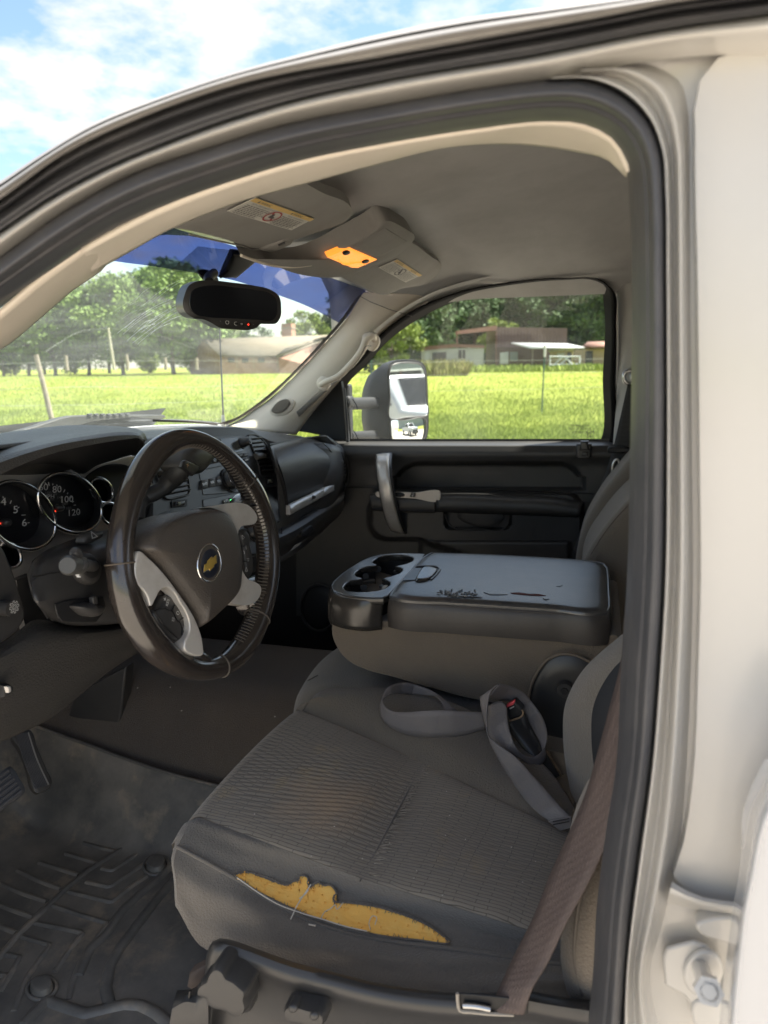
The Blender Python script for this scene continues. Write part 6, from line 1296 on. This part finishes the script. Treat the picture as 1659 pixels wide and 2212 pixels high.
def wrink(amp,seed):
    def f(V,m,n):
        V=V.copy(); g=np.random.default_rng(seed); ph=g.uniform(0,6,4)
        for i in range(m):
            for j in range(n):
                s=i/(m-1);t=j/(n-1); w=min(1,t*5)*amp*(math.sin(t*23+s*5+ph[0])*.5+math.sin(t*41-s*9+ph[1])*.3+math.sin(t*13+s*12+ph[2])*.6)*math.sin(math.pi*min(1,s*1.0))**.7
                V[i*n+j]+=A([-.7,0,.7])*w
        return V
    return f
patch('inner_bolster',[mF(rA,-.05)+A([.02,0,0]),rA,rA2,(A(rA2)+A(rB))/2+A([0,0,.006]),rB],m_['cloth'],dsn,nv=18)
def puff(V,m,n):
    V=V.copy(); seam=A([912.,1650.]);
    for i in range(m):
        for j in range(n):
            s=i/(m-1); p=V[i*n+j]; 
            ys=.217*(1-s)+.229*s; d=(p[1]-ys)
            V[i*n+j][2]+= .010*math.sin(math.pi*s)**.5*(1-math.exp(-(d/.035)**2)) + .0005
            # knitted ridges across the front half
            V[i*n+j][2]+= .0009*math.sin(p[0]*690+p[1]*95+1.5*math.sin(p[1]*40+p[0]*25))*(1 if d>0 else .3)*math.sin(math.pi*s)
            V[i*n+j][2]-= .010*math.exp(-((p[0]-.80)**2+(p[1]-.10)**2)/.012)*math.sin(math.pi*s)
    return V
insr=[rB]+[A(rB)*(1-t)+A(rC)*t for t in (.2,.4,.6,.8)]+[rC]
def dens(r,n=150): return cr(list(A(r)),n)
patch('seat_insert',[dens(r,170) for r in insr],m_['insert'],dsn,nv=150,disp=puff)
patch('outer_bolster',[rC,(A(rC)+A(rCD))/2+A([0,0,.004]),rCD,rD],m_['cloth_dk'],dsn,nv=20,disp=wrink(.0018,3))
patch('cushion_side',[rD,A(rD)*.5+A(rE)*.5-A([.006,0,0]),rE,rF],m_['cloth_dk'],dsn,nv=22,disp=wrink(.0042,8))
tube('side_seam',A(rD)[4:]+A([-.001,0,.0015]),.0022,m_['cloth_dk'],dsn,n=8)
sti=[]
dd=dens(rD,300)
for off_ in (-.006,-.0095):
    for i in range(46,298,2): 
        p=dd[i]+A([-.0015,0,off_]);q=dd[i]*.4+dd[i+1]*.6+A([-.0015,0,off_]); sti.append(tube('',[p+A([-.002,0,0]),q+A([-.002,0,0])],.00055,None,n=4,raw=True))
V,Fc=join(sti); tag(mk('seam_stitching',V,Fc,m_['thread'],dsn),kind='stuff')
# seam between the two halves of the insert + its gathered puckers
sa=Z_(912,1650,.954);sb_=Z_(780,1897,.953)
tube('insert_seam',[sa*(1-t)+sb_*t+A([.004*math.sin(t*6)*0,.0,-.0008+.006*math.sin(math.pi*t)**.5*0]) for t in np.linspace(-.01,1.02,12)],.0012,m_['cloth_dk'],dsn,n=6)
pk=[]
for i in range(44):
    t=(i+random.random()*.5)/44; p=sa*(1-t)+sb_*t; L_=random.uniform(.008,.022); pk.append(tube('',[p+A([0,-.001,-.0018]),p+A([random.uniform(-.002,.002),-L_*.5,.0008]),p+A([random.uniform(-.003,.003),-L_,.0022])],[.0007,.0009,.0002],None,n=4,raw=True))
V,Fc=join(pk); tag(mk('seam_puckers',V,Fc,m_['insert'],dsn),kind='stuff')
# torn opening with foam
def onside(x,y,k=.004):
    yc=np.interp(x,[430,600,780,1000,1160],[1765,1830,1897,1965,2015]); yd_=np.interp(x,[383,440,510,600,700,860,960,1115],[1830,1860,1899,1954,2000,2036,2048,2070]); t=(y-yc)/(yd_-yc)
    zc=X_(x,yd_,.66)*1.; a=Z_(x,yc,.954); b=X_(x,yd_,np.interp(x,[383,700,1115],[.672,.66,.645])); m=X_(x,(yc+yd_)/2,np.interp(x,[400,740,1140],[.695,.685,.665]))
    p=(1-t)*(1-2*t)*a+4*t*(1-t)*m+t*(2*t-1)*b if 0<=t<=1 else a*(1-t)+b*t
    r=ray(x,y); d=(p-EYE)@r/(r@r); q=EYE+r*d; return q-(r/np.linalg.norm(r))*k
tear=[(508,1889),(528,1906),(548,1920),(590,1943),(640,1966),(700,1990),(740,2002),(780,2012),(830,2022),(900,2030),(969,2034),(952,2018),(930,2002),(900,1987),(880,1979),(850,1969),(820,1960),(780,1953),(745,1949),(722,1946),(719,1938),(727,1930),(722,1920),(712,1911),(700,1913),(690,1906),(676,1911),(670,1917),(664,1905),(666,1897),(655,1891),(645,1893),(648,1901),(634,1903),(626,1909),(617,1912),(605,1907),(590,1899),(575,1893),(556,1888),(536,1884),(520,1885)]
tc_=cr(tear,150,closed=True)
foamV=[];ring_n=10; cl_=[]
# medial line for shrinking each outline point toward
def shrink(p,s):
    ymid=np.interp(p[0],[508,560,650,760,880,969],[1889,1906,1937,1980,2008,2033]); return (p[0]*(1)+ (740-p[0])*.0, p[1]*(s)+ymid*(1-s))
g=np.random.default_rng(9)
for i in range(ring_n+1):
    s=1-i/ring_n; row_=[]
    for j,p in enumerate(tc_):
        q=shrink(p,s); h=.0065+.0015*(1-s**2)+ (0 if i in(0,) else g.normal(0,.0003)); row_.append(onside(q[0],q[1],h if i else .0045))
    cl_.append(row_)
V=A(cl_).reshape(-1,3); kk=150; Fc=[(i*kk+j,i*kk+(j+1)%kk,(i+1)*kk+(j+1)%kk,(i+1)*kk+j) for i in range(ring_n) for j in range(kk)]
mk('torn_foam',V,orient(V,Fc),m_['foam'],dsn,ang=180)
lipA=A([onside(p[0],p[1],.0085) for p in tc_]); lip2=A([onside(*(A(p)+ (A(p)-A(shrink(p,.0)))/max(8,np.linalg.norm(A(p)-A(shrink(p,0))))*5),.001) for p in tc_])
tube('torn_fabric_edge',lipA,.0009,m_['cloth_dk'],dsn,n=6,closed=True)
ringm('torn_fabric_lip',lipA,lip2,m_['cloth_dk'],dsn,nv=4)
fib=[]; g=np.random.default_rng(31)
for i in range(150):
    j=int(g.integers(0,150)); p=A(tc_[j]); d_=p-A(shrink(p,0)); d_=d_/(np.linalg.norm(d_)+1e-6); a_=g.normal(0,.7); dr=A([d_[0]*math.cos(a_)-d_[1]*math.sin(a_),d_[0]*math.sin(a_)+d_[1]*math.cos(a_)]); L_=g.uniform(3,9)
    fib.append(tube('',[onside(*(p+dr*2),.0085),onside(*(p-dr*L_*.4),.0115),onside(*(p-dr*L_+g.normal(0,1.2,2)),.0105)],[.0005,.0004,.0002],None,n=4,raw=True))
V,Fc=join(fib); tag(mk('frayed_fibres',V,Fc,m_['cloth_dk'],dsn),kind='stuff')
crb=[]
for i in range(110):
    s=g.uniform(0,.97); p=shrink(tc_[int(g.integers(0,150))],s); q=onside(p[0],p[1],.0085); crb.append(bx(q,tuple(g.uniform(.0008,.002,3)),None))
V,Fc=join(crb); tag(mk('foam_crumbs',V,Fc,m_['foam'],dsn),kind='stuff')
cF4=lambda u,v:(324+u*.4883,1566+v*.4883)
for P,r_ in (([(622,860),(650,800),(685,745),(712,705)],.0007),([(660,768),(690,745),(702,728)],.0006),([(757,853),(775,825),(800,812),(820,795),(825,815),(855,785)],.0005),([(975,905),(970,870),(985,845),(1002,850),(995,885)],.0005),([(702,882),(732,888)],.0008),([(385,675),(470,735),(560,790),(680,835),(760,858),(860,890),(960,912)],.0006)):
    tube('loose_thread',cr([onside(*cF4(*p),.020) for p in P],16),r_,m_['thread'],dsn,n=5)
# driver backrest
eb=[(1348,1368),(1331,1382),(1295,1412),(1263,1444),(1238,1482),(1222,1521),(1217,1590),(1222,1649),(1232,1705),(1244,1760),(1250,1830)]
def ebr(dx,Xv,dy=0): return row('X',[(x+dx*(1+.0*i),y+dy) for i,(x,y) in enumerate(eb)],50,Xv)
patch('backrest_inner_bolster',[ebr(30,.985,4),ebr(6,.965),ebr(0,.93),ebr(14,.90),ebr(40,.87),ebr(62,.85,6)],m_['cloth_dk'],dsn,nv=22)
patch('backrest_insert',[ebr(52,.87,0),ebr(75,.82,10),ebr(110,.74,20),ebr(160,.66,30)],mat('dark_mesh_insert',(.02,.022,.027),.9,bump=[('brick',60,.8,.003,(1,1,1),(.5,0,.5))]),dsn,nv=12)
ob_=cr([(1300,1790),(1330,1740),(1400,1700),(1400,2250),(1290,2210),(1245,2165),(1222,2130),(1212,2080),(1214,2000),(1228,1930),(1262,1850)],60,closed=True)
dome('backrest_outer_bolster',[X_(*p,.60) for p in ob_],.035,m_['cloth'],dsn,rings=12,back=.12,pw=2.2,cen=X_(1300,1990,.60))
tube('bolster_seam',cr([X_(*p,.572) for p in [(1290,1830),(1262,1900),(1245,1990),(1242,2080),(1258,2150)]],24),.0016,m_['thread_gy'],dsn,n=6)
plate('cushion_gap_fill',[Z_(*p,.90) for p in [(1180,1700),(1290,1800),(1290,2120),(1180,2150)]],.02,m_['plastic_dk'],dsn)
dome('dusty_carpet_corner',[Z_(*p,.93) for p in cr([(1200,1690),(1226,1670),(1240,1740),(1215,1715)],16,closed=True)],.004,mat('dusty_tan_cloth',(.24,.2,.15),.95,bump=[('noise',200,.8,.003)]),dsn)
# plastic seat side
ss=part('seat_side_trim','black plastic side cover of the driver seat with knob and rocker')
tpc=[(440,2130),(443,2095),(448,2055),(458,2036),(474,2029),(500,2034),(560,2055),(617,2076),(720,2103),(812,2126),(900,2140),(983,2147),(1060,2146),(1125,2140),(1180,2150),(1300,2170)]
def tr(dx,dy,X): return row('X',[(x+dx,y+dy) for x,y in tpc],60,X)
patch('side_cover',[tr(14,10,.59),tr(6,-1,.575),tr(0,0,.56),tr(3,16,.548),tr(8,36,.545),tr(10,60,.552),tr(10,130,.56),tr(10,220,.56)],m_['smooth'],ss,nv=24,ang=60)
patch('front_foot_cover',[row('X',[(440,2108),(423,2132),(405,2138),(383,2138)],20,.57),row('X',[(446,2125),(425,2150),(405,2150),(376,2160)],20,.548),row('X',[(450,2330),(420,2330),(395,2330),(350,2330)],20,.545)],m_['smooth'],ss,nv=10)
tube('cover_seam',cr([X_(*p,.546) for p in [(411,2140),(408,2165),(405,2190),(400,2230)]],14),.0014,m_['dial'],ss,n=6)
c3r=lambda u,v:(u*.4232,1728+v*.4232)
kP=cr([(1060,905),(1078,862),(1110,835),(1145,850),(1165,885),(1205,905),(1240,935),(1268,962),(1262,1005),(1272,1050),(1250,1085),(1210,1092),(1160,1060),(1110,1050),(1072,1030),(1050,990),(1010,972),(1022,930)],70,closed=True)
dome('adjuster_knob',[X_(*c3r(*p),.525) for p in kP],.006,m_['smooth'],ss,back=.022,pw=6,rings=10)
dome('knob_base',[X_(*p,.54) for p in cr([c3r(1100,840),c3r(1190,850),c3r(1270,920),c3r(1292,1000),c3r(1285,1070),c3r(1230,1090),c3r(1100,1030)],40,closed=True)],.006,m_['smooth'],ss,pw=4)
rk=cr([(614,2180),(618,2168),(630,2164),(670,2172),(700,2180),(707,2194),(703,2208),(690,2212),(650,2203),(622,2196)],40,closed=True)
dome('lumbar_rocker',[X_(*p,.535) for p in rk],.006,m_['smooth'],ss,back=.012,pw=6)
for q in ((634,2176),(680,2192)): dome('rocker_bump',[X_(*p,.530) for p in ell(*q,11,9,15,24)],.004,m_['smooth'],ss)
plate('belt_slot_recess',[X_(*p,.543) for p in [(988,2146),(1060,2152),(1140,2160),(1140,2192),(1060,2192),(992,2182)]],.002,m_['plastic_dk'],ss,b=.001)
tube('slot_rim',cr([X_(*p,.541) for p in [(988,2146),(989,2165),(993,2182),(1020,2186),(1060,2190),(1110,2192)]],20),.0016,mat('pale_worn_edge',(.3,.27,.23),.6),ss,n=6); tube('slot_lower_rim',cr([X_(*p,.540) for p in [(1001,2172),(1030,2174),(1060,2180)]],10),.0028,m_['metal'],ss,n=8)
dome('seat_track',[X_(*p,.585) for p in [(410,2100),(448,2080),(452,2130),(425,2140),(405,2130)]],.004,mat('rusty_seat_track',(.05,.035,.03),.7),ss)
# middle cushion
ms=part('middle_seat','dark cloth middle seat cushion under the console')
pf=[(-.05,.945),(.1,.955),(.25,.962),(.37,.972),(.43,.968),(.462,.945),(.468,.91),(.45,.86),(.43,.80)]
patch('seat_cushion',[cr([A([x,y+.03*math.sin((x-1.04)*9)*(y>.3),z-(.02 if x in(1.04,1.46) else 0)]) for y,z in pf],40) for x in (1.04,1.07,1.15,1.25,1.35,1.43,1.46)],m_['cloth_dk'],ms,nv=24)
tube('cushion_stitch',cr([Y_(665,1470,.45),Y_(690,1458,.455),Y_(730,1456,.45)],14),.0008,m_['thread_gy'],ms,n=5)
# passenger seat
psn=part('passenger_seat','dark cloth passenger seat behind the console')
for (Xv,P,th_) in ((1.40,[(1450,1010),(1400,1050),(1362,1079),(1325,1118),(1294,1159),(1272,1192),(1258,1225),(1250,1300),(1260,1420),(1450,1450)],.36),(1.62,[(1460,900),(1410,945),(1368,984),(1336,1022),(1307,1058),(1282,1098),(1265,1130),(1252,1170),(1243,1212),(1240,1290),(1300,1400),(1460,1400)],.16)):
    plate('backrest',[X_(*p,Xv) for p in cr(P,70,closed=True)],th_,m_['cloth_dk'],psn,dirv=(1,0,0),b=.03,seg=5)
patch('seat_cushion',[cr([A([x,y,z-(.03 if x in(1.47,1.86) else 0)]) for y,z in pf],40) for x in (1.47,1.5,1.6,1.7,1.8,1.86)],m_['cloth_dk'],psn,nv=16)
tube('backrest_stitch',cr([X_(*p,1.392) for p in [(1364,1084),(1328,1123),(1298,1163),(1277,1197)]],20),.0009,m_['thread_gy'],psn,n=5)

# ================= BELTS =================
bl_=part('driver_seat_belt','brown woven driver shoulder belt running down beside the seat')
ribbon('strap',[(1350,1330,.60),(1342,1430,.60),(1316,1534,.60),(1293,1622,.60),(1270,1702,.60),(1224,1813,.595),(1194,1878,.59),(1152,1984,.58),(1110,2068,.57),(1076,2141,.555),(1055,2187,.545)],[(1420,1360,.56),(1400,1460,.56),(1385,1560,.56),(1368,1650,.56),(1345,1730,.56),(1300,1845,.555),(1270,1908,.55),(1224,1992,.545),(1178,2088,.54),(1152,2130,.535),(1131,2192,.532)],m_['belt_br'],bl_,n=60,th=.0014)
lb=part('lap_belt','grey lap belt loops lying loose on the seat beside the buckle')
fF=lambda u,v:(799.3+u*.2832,1431+v*.2832)
def strip(name,Pa,Pb,Xs,mt=m_['belt'],n=50):
    xa=np.linspace(0,1,len(Xs)); 
    def rw(P): 
        q=cr(P,n); xs_=np.interp(np.linspace(0,1,n),xa,Xs); return A([X_(*fF(*p),x) for p,x in zip(q,xs_)])
    a=rw(Pa);b=rw(Pb); o=patch(name,[a,(a+b)/2,b],mt,lb,nv=5,th=.0013,off=0)
    return o
strip('loop_far_side',[(95,262),(130,195),(200,160),(280,155),(380,180),(490,225),(560,275),(620,330),(665,365)],[(98,290),(140,252),(200,243),(300,245),(420,250),(500,262),(540,300),(555,340),(560,372)],[.985,1.0,1.03,1.045,1.04,1.03,1.01,1.0])
strip('loop_near_side',[(95,262),(100,310),(125,345),(180,372),(260,379),(400,369),(550,365),(700,372),(860,382)],[(75,330),(82,410),(120,465),(190,515),(280,550),(420,572),(540,574),(700,558),(885,505)],[.985,.965,.955,.95,.95,.955,.965,.975])
strip('upper_loop',[(985,163),(1080,185),(1170,230),(1240,310),(1310,410),(1348,520),(1350,590),(1332,655)],[(905,262),(985,290),(1060,294),(1140,335),(1200,430),(1260,540),(1298,610),(1318,690)],[.97,.99,1.0,1.005,1.0,.985,.97,.96])
strip('lower_loop',[(1332,650),(1290,700),(1225,722),(1165,700),(1110,640),(1070,540),(1045,420),(1036,330),(1000,292)],[(1348,700),(1320,765),(1255,790),(1190,762),(1110,715),(1000,650),(915,570),(895,450),(905,330)],[.96,.945,.935,.93,.93,.94,.95,.965,.975])
strip('hanging_strap',[(838,262),(845,330),(865,420),(890,520),(922,620),(975,730),(1045,850),(1125,970),(1225,1095),(1340,1190),(1375,1212)],[(985,163),(935,200),(905,270),(893,350),(888,450),(903,560),(970,620),(1110,720),(1230,850),(1340,970),(1440,1085),(1535,1182)],[.955,.95,.94,.93,.92,.91,.895,.87,.85,.83,.82])
strip('tucked_strap',[(980,292),(940,310),(900,330)],[(1000,400),(950,420),(900,450)],[.985,.98,.975])
def flat(P,Xv): return [X_(*fF(*p),Xv) for p in P]
plate('folded_strap_end',flat([(1358,1215),(1385,1205),(1535,1180),(1538,1262),(1450,1287)],.818),.004,m_['belt'],lb,b=.001)
for v0 in (1212,1235): tube('end_stitch',cr(flat([(1395,v0+3),(1460,v0-10),(1520,v0-22)],.812),10),.0007,m_['plastic_dk'],lb,n=5)
bk=part('belt_buckle','black seat belt buckle with a red release button')
def bpl(name,P,Xv,th_,mt,b=.002): return plate(name,flat(P,Xv),th_,mt,bk,b=b)
bpl('buckle_body',[(1040,345),(1105,290),(1165,365),(1172,395),(1150,420),(1060,445)],.985,.022,m_['smooth'],.003)
bpl('release_button',[(1036,335),(1050,318),(1105,290),(1108,302),(1092,325),(1042,348)],.980,.006,m_['redbtn'],.001)
bpl('buckle_notch',[(1062,350),(1098,332),(1102,340),(1066,360)],.982,.002,m_['silver'],.0004)
strp=cr([A([*fF(1105,430),.99]),A([*fF(1170,540),.985]),A([*fF(1250,660),.975]),A([*fF(1340,780),.965]),A([*fF(1420,885),.955])],20)
tube('buckle_stalk',A([X_(*p) for p in strp]),np.linspace(.019,.008,20),m_['smooth'],bk,n=14,flat=(1,.5),up=(-.6,-.5,.6))
tube('buckle_frayed_edge',cr(flat([(1062,448),(1110,432),(1150,415),(1168,385),(1160,362)],.978),14),.0013,mat('tan_frayed_edge',(.3,.2,.12),.8),bk,n=6)

# ================= FLOOR =================
fl=part('cab_floor','charcoal carpeted cab floor and firewall')
def fz(x,y):
    z=.60+.28*math.exp(-((x-1.36)/.20)**6)*(1-.1*sst(.9,1.3,y))
    z+=.55*sst(1.0,1.65,y)*(1 if x<1.0 or x>1.5 else .8); return z
patch('carpet',[[(x,y,fz(x,y)-(.015 if x<1.12 and y>.05 else 0)) for x in np.linspace(.48,1.97,70)] for y in np.linspace(-1.45,1.6,100)],m_['carpet'],fl)
patch('firewall',[[(x,1.55,1.05),(x,1.25,1.38)] for x in (.4,1.97)],m_['plastic_dk'],fl)
patch('kick_panel',[[(1.90,.4,.58),(1.90,1.55,.58)],[(1.885,.4,1.0),(1.89,1.55,1.2)],[(1.885,.5,1.05),(1.89,1.55,1.3)]],m_['plastic_dk'],fl)
patch('door_lower_panel',[[(1.895,-1.4,.58),(1.895,.5,.58)],[(1.885,-1.4,1.02),(1.885,.5,1.02)]],m_['plastic_dk'],fl)
patch('driver_kick_panel',[[(.47,.85,.58),(.47,1.55,.58)],[(.47,.85,1.38),(.47,1.55,1.38)]],m_['plastic_dk'],fl)
spk=part('door_speaker','round black speaker grille low on the passenger door')
tube('speaker_rim',A(pts('X',ell(690,1312,40,50,0,40),1.872)),.004,m_['smooth'],spk,n=8,closed=True); dome('speaker_grille',pts('X',ell(690,1312,37,47,0,36),1.876),.01,m_['plastic_dk'],spk)
plate('tunnel_side_panel',[X_(*p,1.19) for p in [(160,1500),(272,1440),(262,1540),(243,1640),(215,1620),(135,1590)]],.03,m_['plastic'],fl,b=.004)
plate('hump_front_panel',[X_(*p,1.21) for p in [(80,1555),(160,1500),(150,1590),(110,1580)]],.03,m_['carpet'],fl,b=.004)
# floor mat (lifts out)
fm=thing('rubber_floor_mat','dusty moulded rubber floor mat with chevron ridges in the driver footwell','floor mat',(.8,.7,.6))
edge_=row('X',[(-420,1440,1.18),(-220,1495,1.18),(-80,1530,1.175),(40,1563,1.17),(80,1572,1.165),(130,1590,1.16),(190,1611,1.155),(270,1641,1.15),(350,1668,1.145),(480,1702,1.14),(640,1735,1.13)],90)
def mz(x,y): return fz(min(x,1.02),y)+.006
nE=60; ys_=edge_[:,1]
Rm=[edge_]
for k_,(fx,fzz) in enumerate(((.012,.15),(.028,.35),(.045,.6),(.062,.82),(.08,.95),(.10,1.0))):
    Rm.append(A([(e[0]-fx,e[1],e[2]*(1-fzz)+mz(e[0]-fx,e[1])*fzz) for e in edge_]))
for x in np.linspace(1.02,.45,26): Rm.append(A([(min(x,e[0]-.11),e[1],mz(x,e[1])) for e in edge_]))
patch('mat_sheet',Rm,m_['matrub'],fm)
tube('mat_edge_bead',edge_+A([0,0,.002]),.003,m_['matrub'],fm,n=8)
Rm2=[[(x,y,mz(x,y)-.001) for x in np.linspace(1.12,.45,24)] for y in np.linspace(float(ys_[-1])+.0,.1,14)]
patch('mat_rear_sheet',Rm2,m_['matrub'],fm)
def onmat(x,y,k=0): return Z_(x,y,.606+k)
def mline(P,r=.0055,name='mat_ridge',f=c3r,fl_=(1,.7)): 
    q=lin([f(*p) for p in P],max(6,len(P)*6)); tube(name,A([onmat(*p) for p in q]),r,m_['matrub'],fm,n=8,flat=fl_,up=(0,0,1))
mline([(-60,880),(0,800),(90,690),(330,460),(450,360),(600,265),(710,205),(760,190),(905,215)],.006)
for P in ([(90,360),(200,415),(310,455)],[(200,320),(300,352),(400,385)],[(335,275),(420,300),(500,325)],[(425,220),(510,245),(600,265)],[(490,165),(590,190),(690,210)],[(-30,410),(60,455),(120,480),(240,520)],[(-40,520),(60,562),(170,600)],[(-40,630),(80,680)],
   [(520,350),(570,362),(790,220)],[(440,420),(560,445),(740,325),(890,235)],[(350,470),(570,522),(660,450),(750,390)],[(268,540),(400,585),(552,630),(470,740),(410,830),(370,930),(350,1020)],[(180,630),(300,652),(425,680),(360,760),(280,880)],[(110,700),(255,742),(200,820),(130,920),(70,1080)],[(30,790),(100,803),(60,880),(0,980)],[(-60,880),(30,900),(-10,980)]): mline(P,.0048)
mline([(885,325),(820,395),(760,440),(620,570),(540,690),(460,760),(400,900)],.008); mline([(900,400),(800,510),(700,640),(610,760),(560,850),(540,960),(560,1050),(520,1075)],.009)
mline([(120,1150),(180,1085),(240,1025),(340,1060),(440,1092),(560,1062),(640,1045),(720,1050),(800,1090),(870,1150)],.009)
for (u,v,r_) in ((797,333,22),(213,960,26)):
    P=ell(*c3r(u,v),r_,r_*.75,-15,36); dome('anchor_hook',[onmat(*p,.004) for p in P],.010,m_['matrub'],fm,back=.012,pw=5); tube('anchor_ring',A([onmat(*p,.002) for p in ell(*c3r(u,v),r_*1.25,r_*.95,-15,36)]),.003,m_['matrub'],fm,n=8,closed=True)
# passenger mat
pm=thing('rubber_floor_mat','black ribbed rubber floor mat in the passenger footwell','floor mat',(1.66,.8,.6))
patch('mat_sheet',[[(x,y,.615+.45*max(0,y-1.05)) for x in np.linspace(1.47,1.87,6)] for y in np.linspace(.45,1.35,12)],m_['rubber'],pm,th=.004)
for i in range(14): 
    y=.60+i*.035; tube('mat_rib',[A([1.50,y,.621]),A([1.66,y-.01,.622]),A([1.84,y,.621])],.004,m_['rubber'],pm,n=6)
# pedals
gp_=part('accelerator_pedal','ribbed black accelerator pedal')
g0=X_(80,1650,.98);gn=A([-.35,-.72,.60]);gn/=np.linalg.norm(gn)
gP=lambda P,k=0:[N_(*p,g0+gn*k,gn) for p in P]
gasO=cr([(25,1588),(36,1576),(52,1572),(66,1578),(80,1612),(100,1660),(112,1691),(107,1703),(92,1710),(80,1713),(71,1705),(60,1665),(42,1620)],50,closed=True)
dome('pedal_pad',gP(gasO),.003,m_['plastic'],gp_,back=.012,pw=6)
for i in range(9):
    t=(i+.6)/9.6; a=A((34,1586))*(1-t)+A((64,1582))*t;b=A((76,1704))*(1-t)+A((108,1694))*t; m=(a+b)/2+A((-3,2)); tube('pedal_rib',cr(gP([tuple(a),tuple(m),tuple(b)],.004),10),.0016,m_['rubber_gy'] if i%9==8 else m_['rubber'],gp_,n=6)
tube('pedal_arm',[gP([(40,1580)],-.01)[0],gP([(30,1560)],-.03)[0]+A([0,.05,.06])],.008,m_['plastic_dk'],gp_)
bp_=part('brake_pedal','ribbed black brake pedal at the lower left')
g0=X_(20,1710,.80)
brO=cr([(-40,1700),(-10,1678),(12,1660),(22,1655),(30,1662),(44,1685),(53,1700),(54,1711),(48,1718),(20,1738),(0,1754),(-30,1775),(-60,1760)],50,closed=True)
dome('pedal_pad',gP(brO),.004,m_['rubber'],bp_,back=.014,pw=6)
for i in range(6):
    t=i/5; a=A((-45,1712))*(1-t)+A((-30,1765))*t; b=A((18,1664))*(1-t)+A((46,1708))*t; tube('pedal_rib',gP([tuple(a),tuple((a+b)/2),tuple(b)],.005),.0022,m_['rubber'],bp_,n=6)
# crumbs and lint on the seat and mat
cm=[]; g=np.random.default_rng(2)
for i in range(26):
    x=g.uniform(480,1180);y=g.uniform(1560,2000)
    if not(1535+ (x-650)*.46 < y < 1765+(x-430)*.36 and y>1535+(640-x)*1.05): continue
    p=Z_(x,y,.966); v,f=bx(p,(g.uniform(.0006,.0011),g.uniform(.0006,.0016),.0005)); cm.append((v,f))
for i in range(4): 
    x,y=g.uniform(260,600),g.uniform(1480,1640); p=X_(x,y,1.14); cm.append(bx(p+A([0,0,.003]),(.002,.002,.001)))
V,Fc=join(cm); tag(mk('crumbs',V,Fc,m_['thread'],None,smooth=False),'pale crumbs and lint scattered over the driver seat','crumbs',kind='stuff')
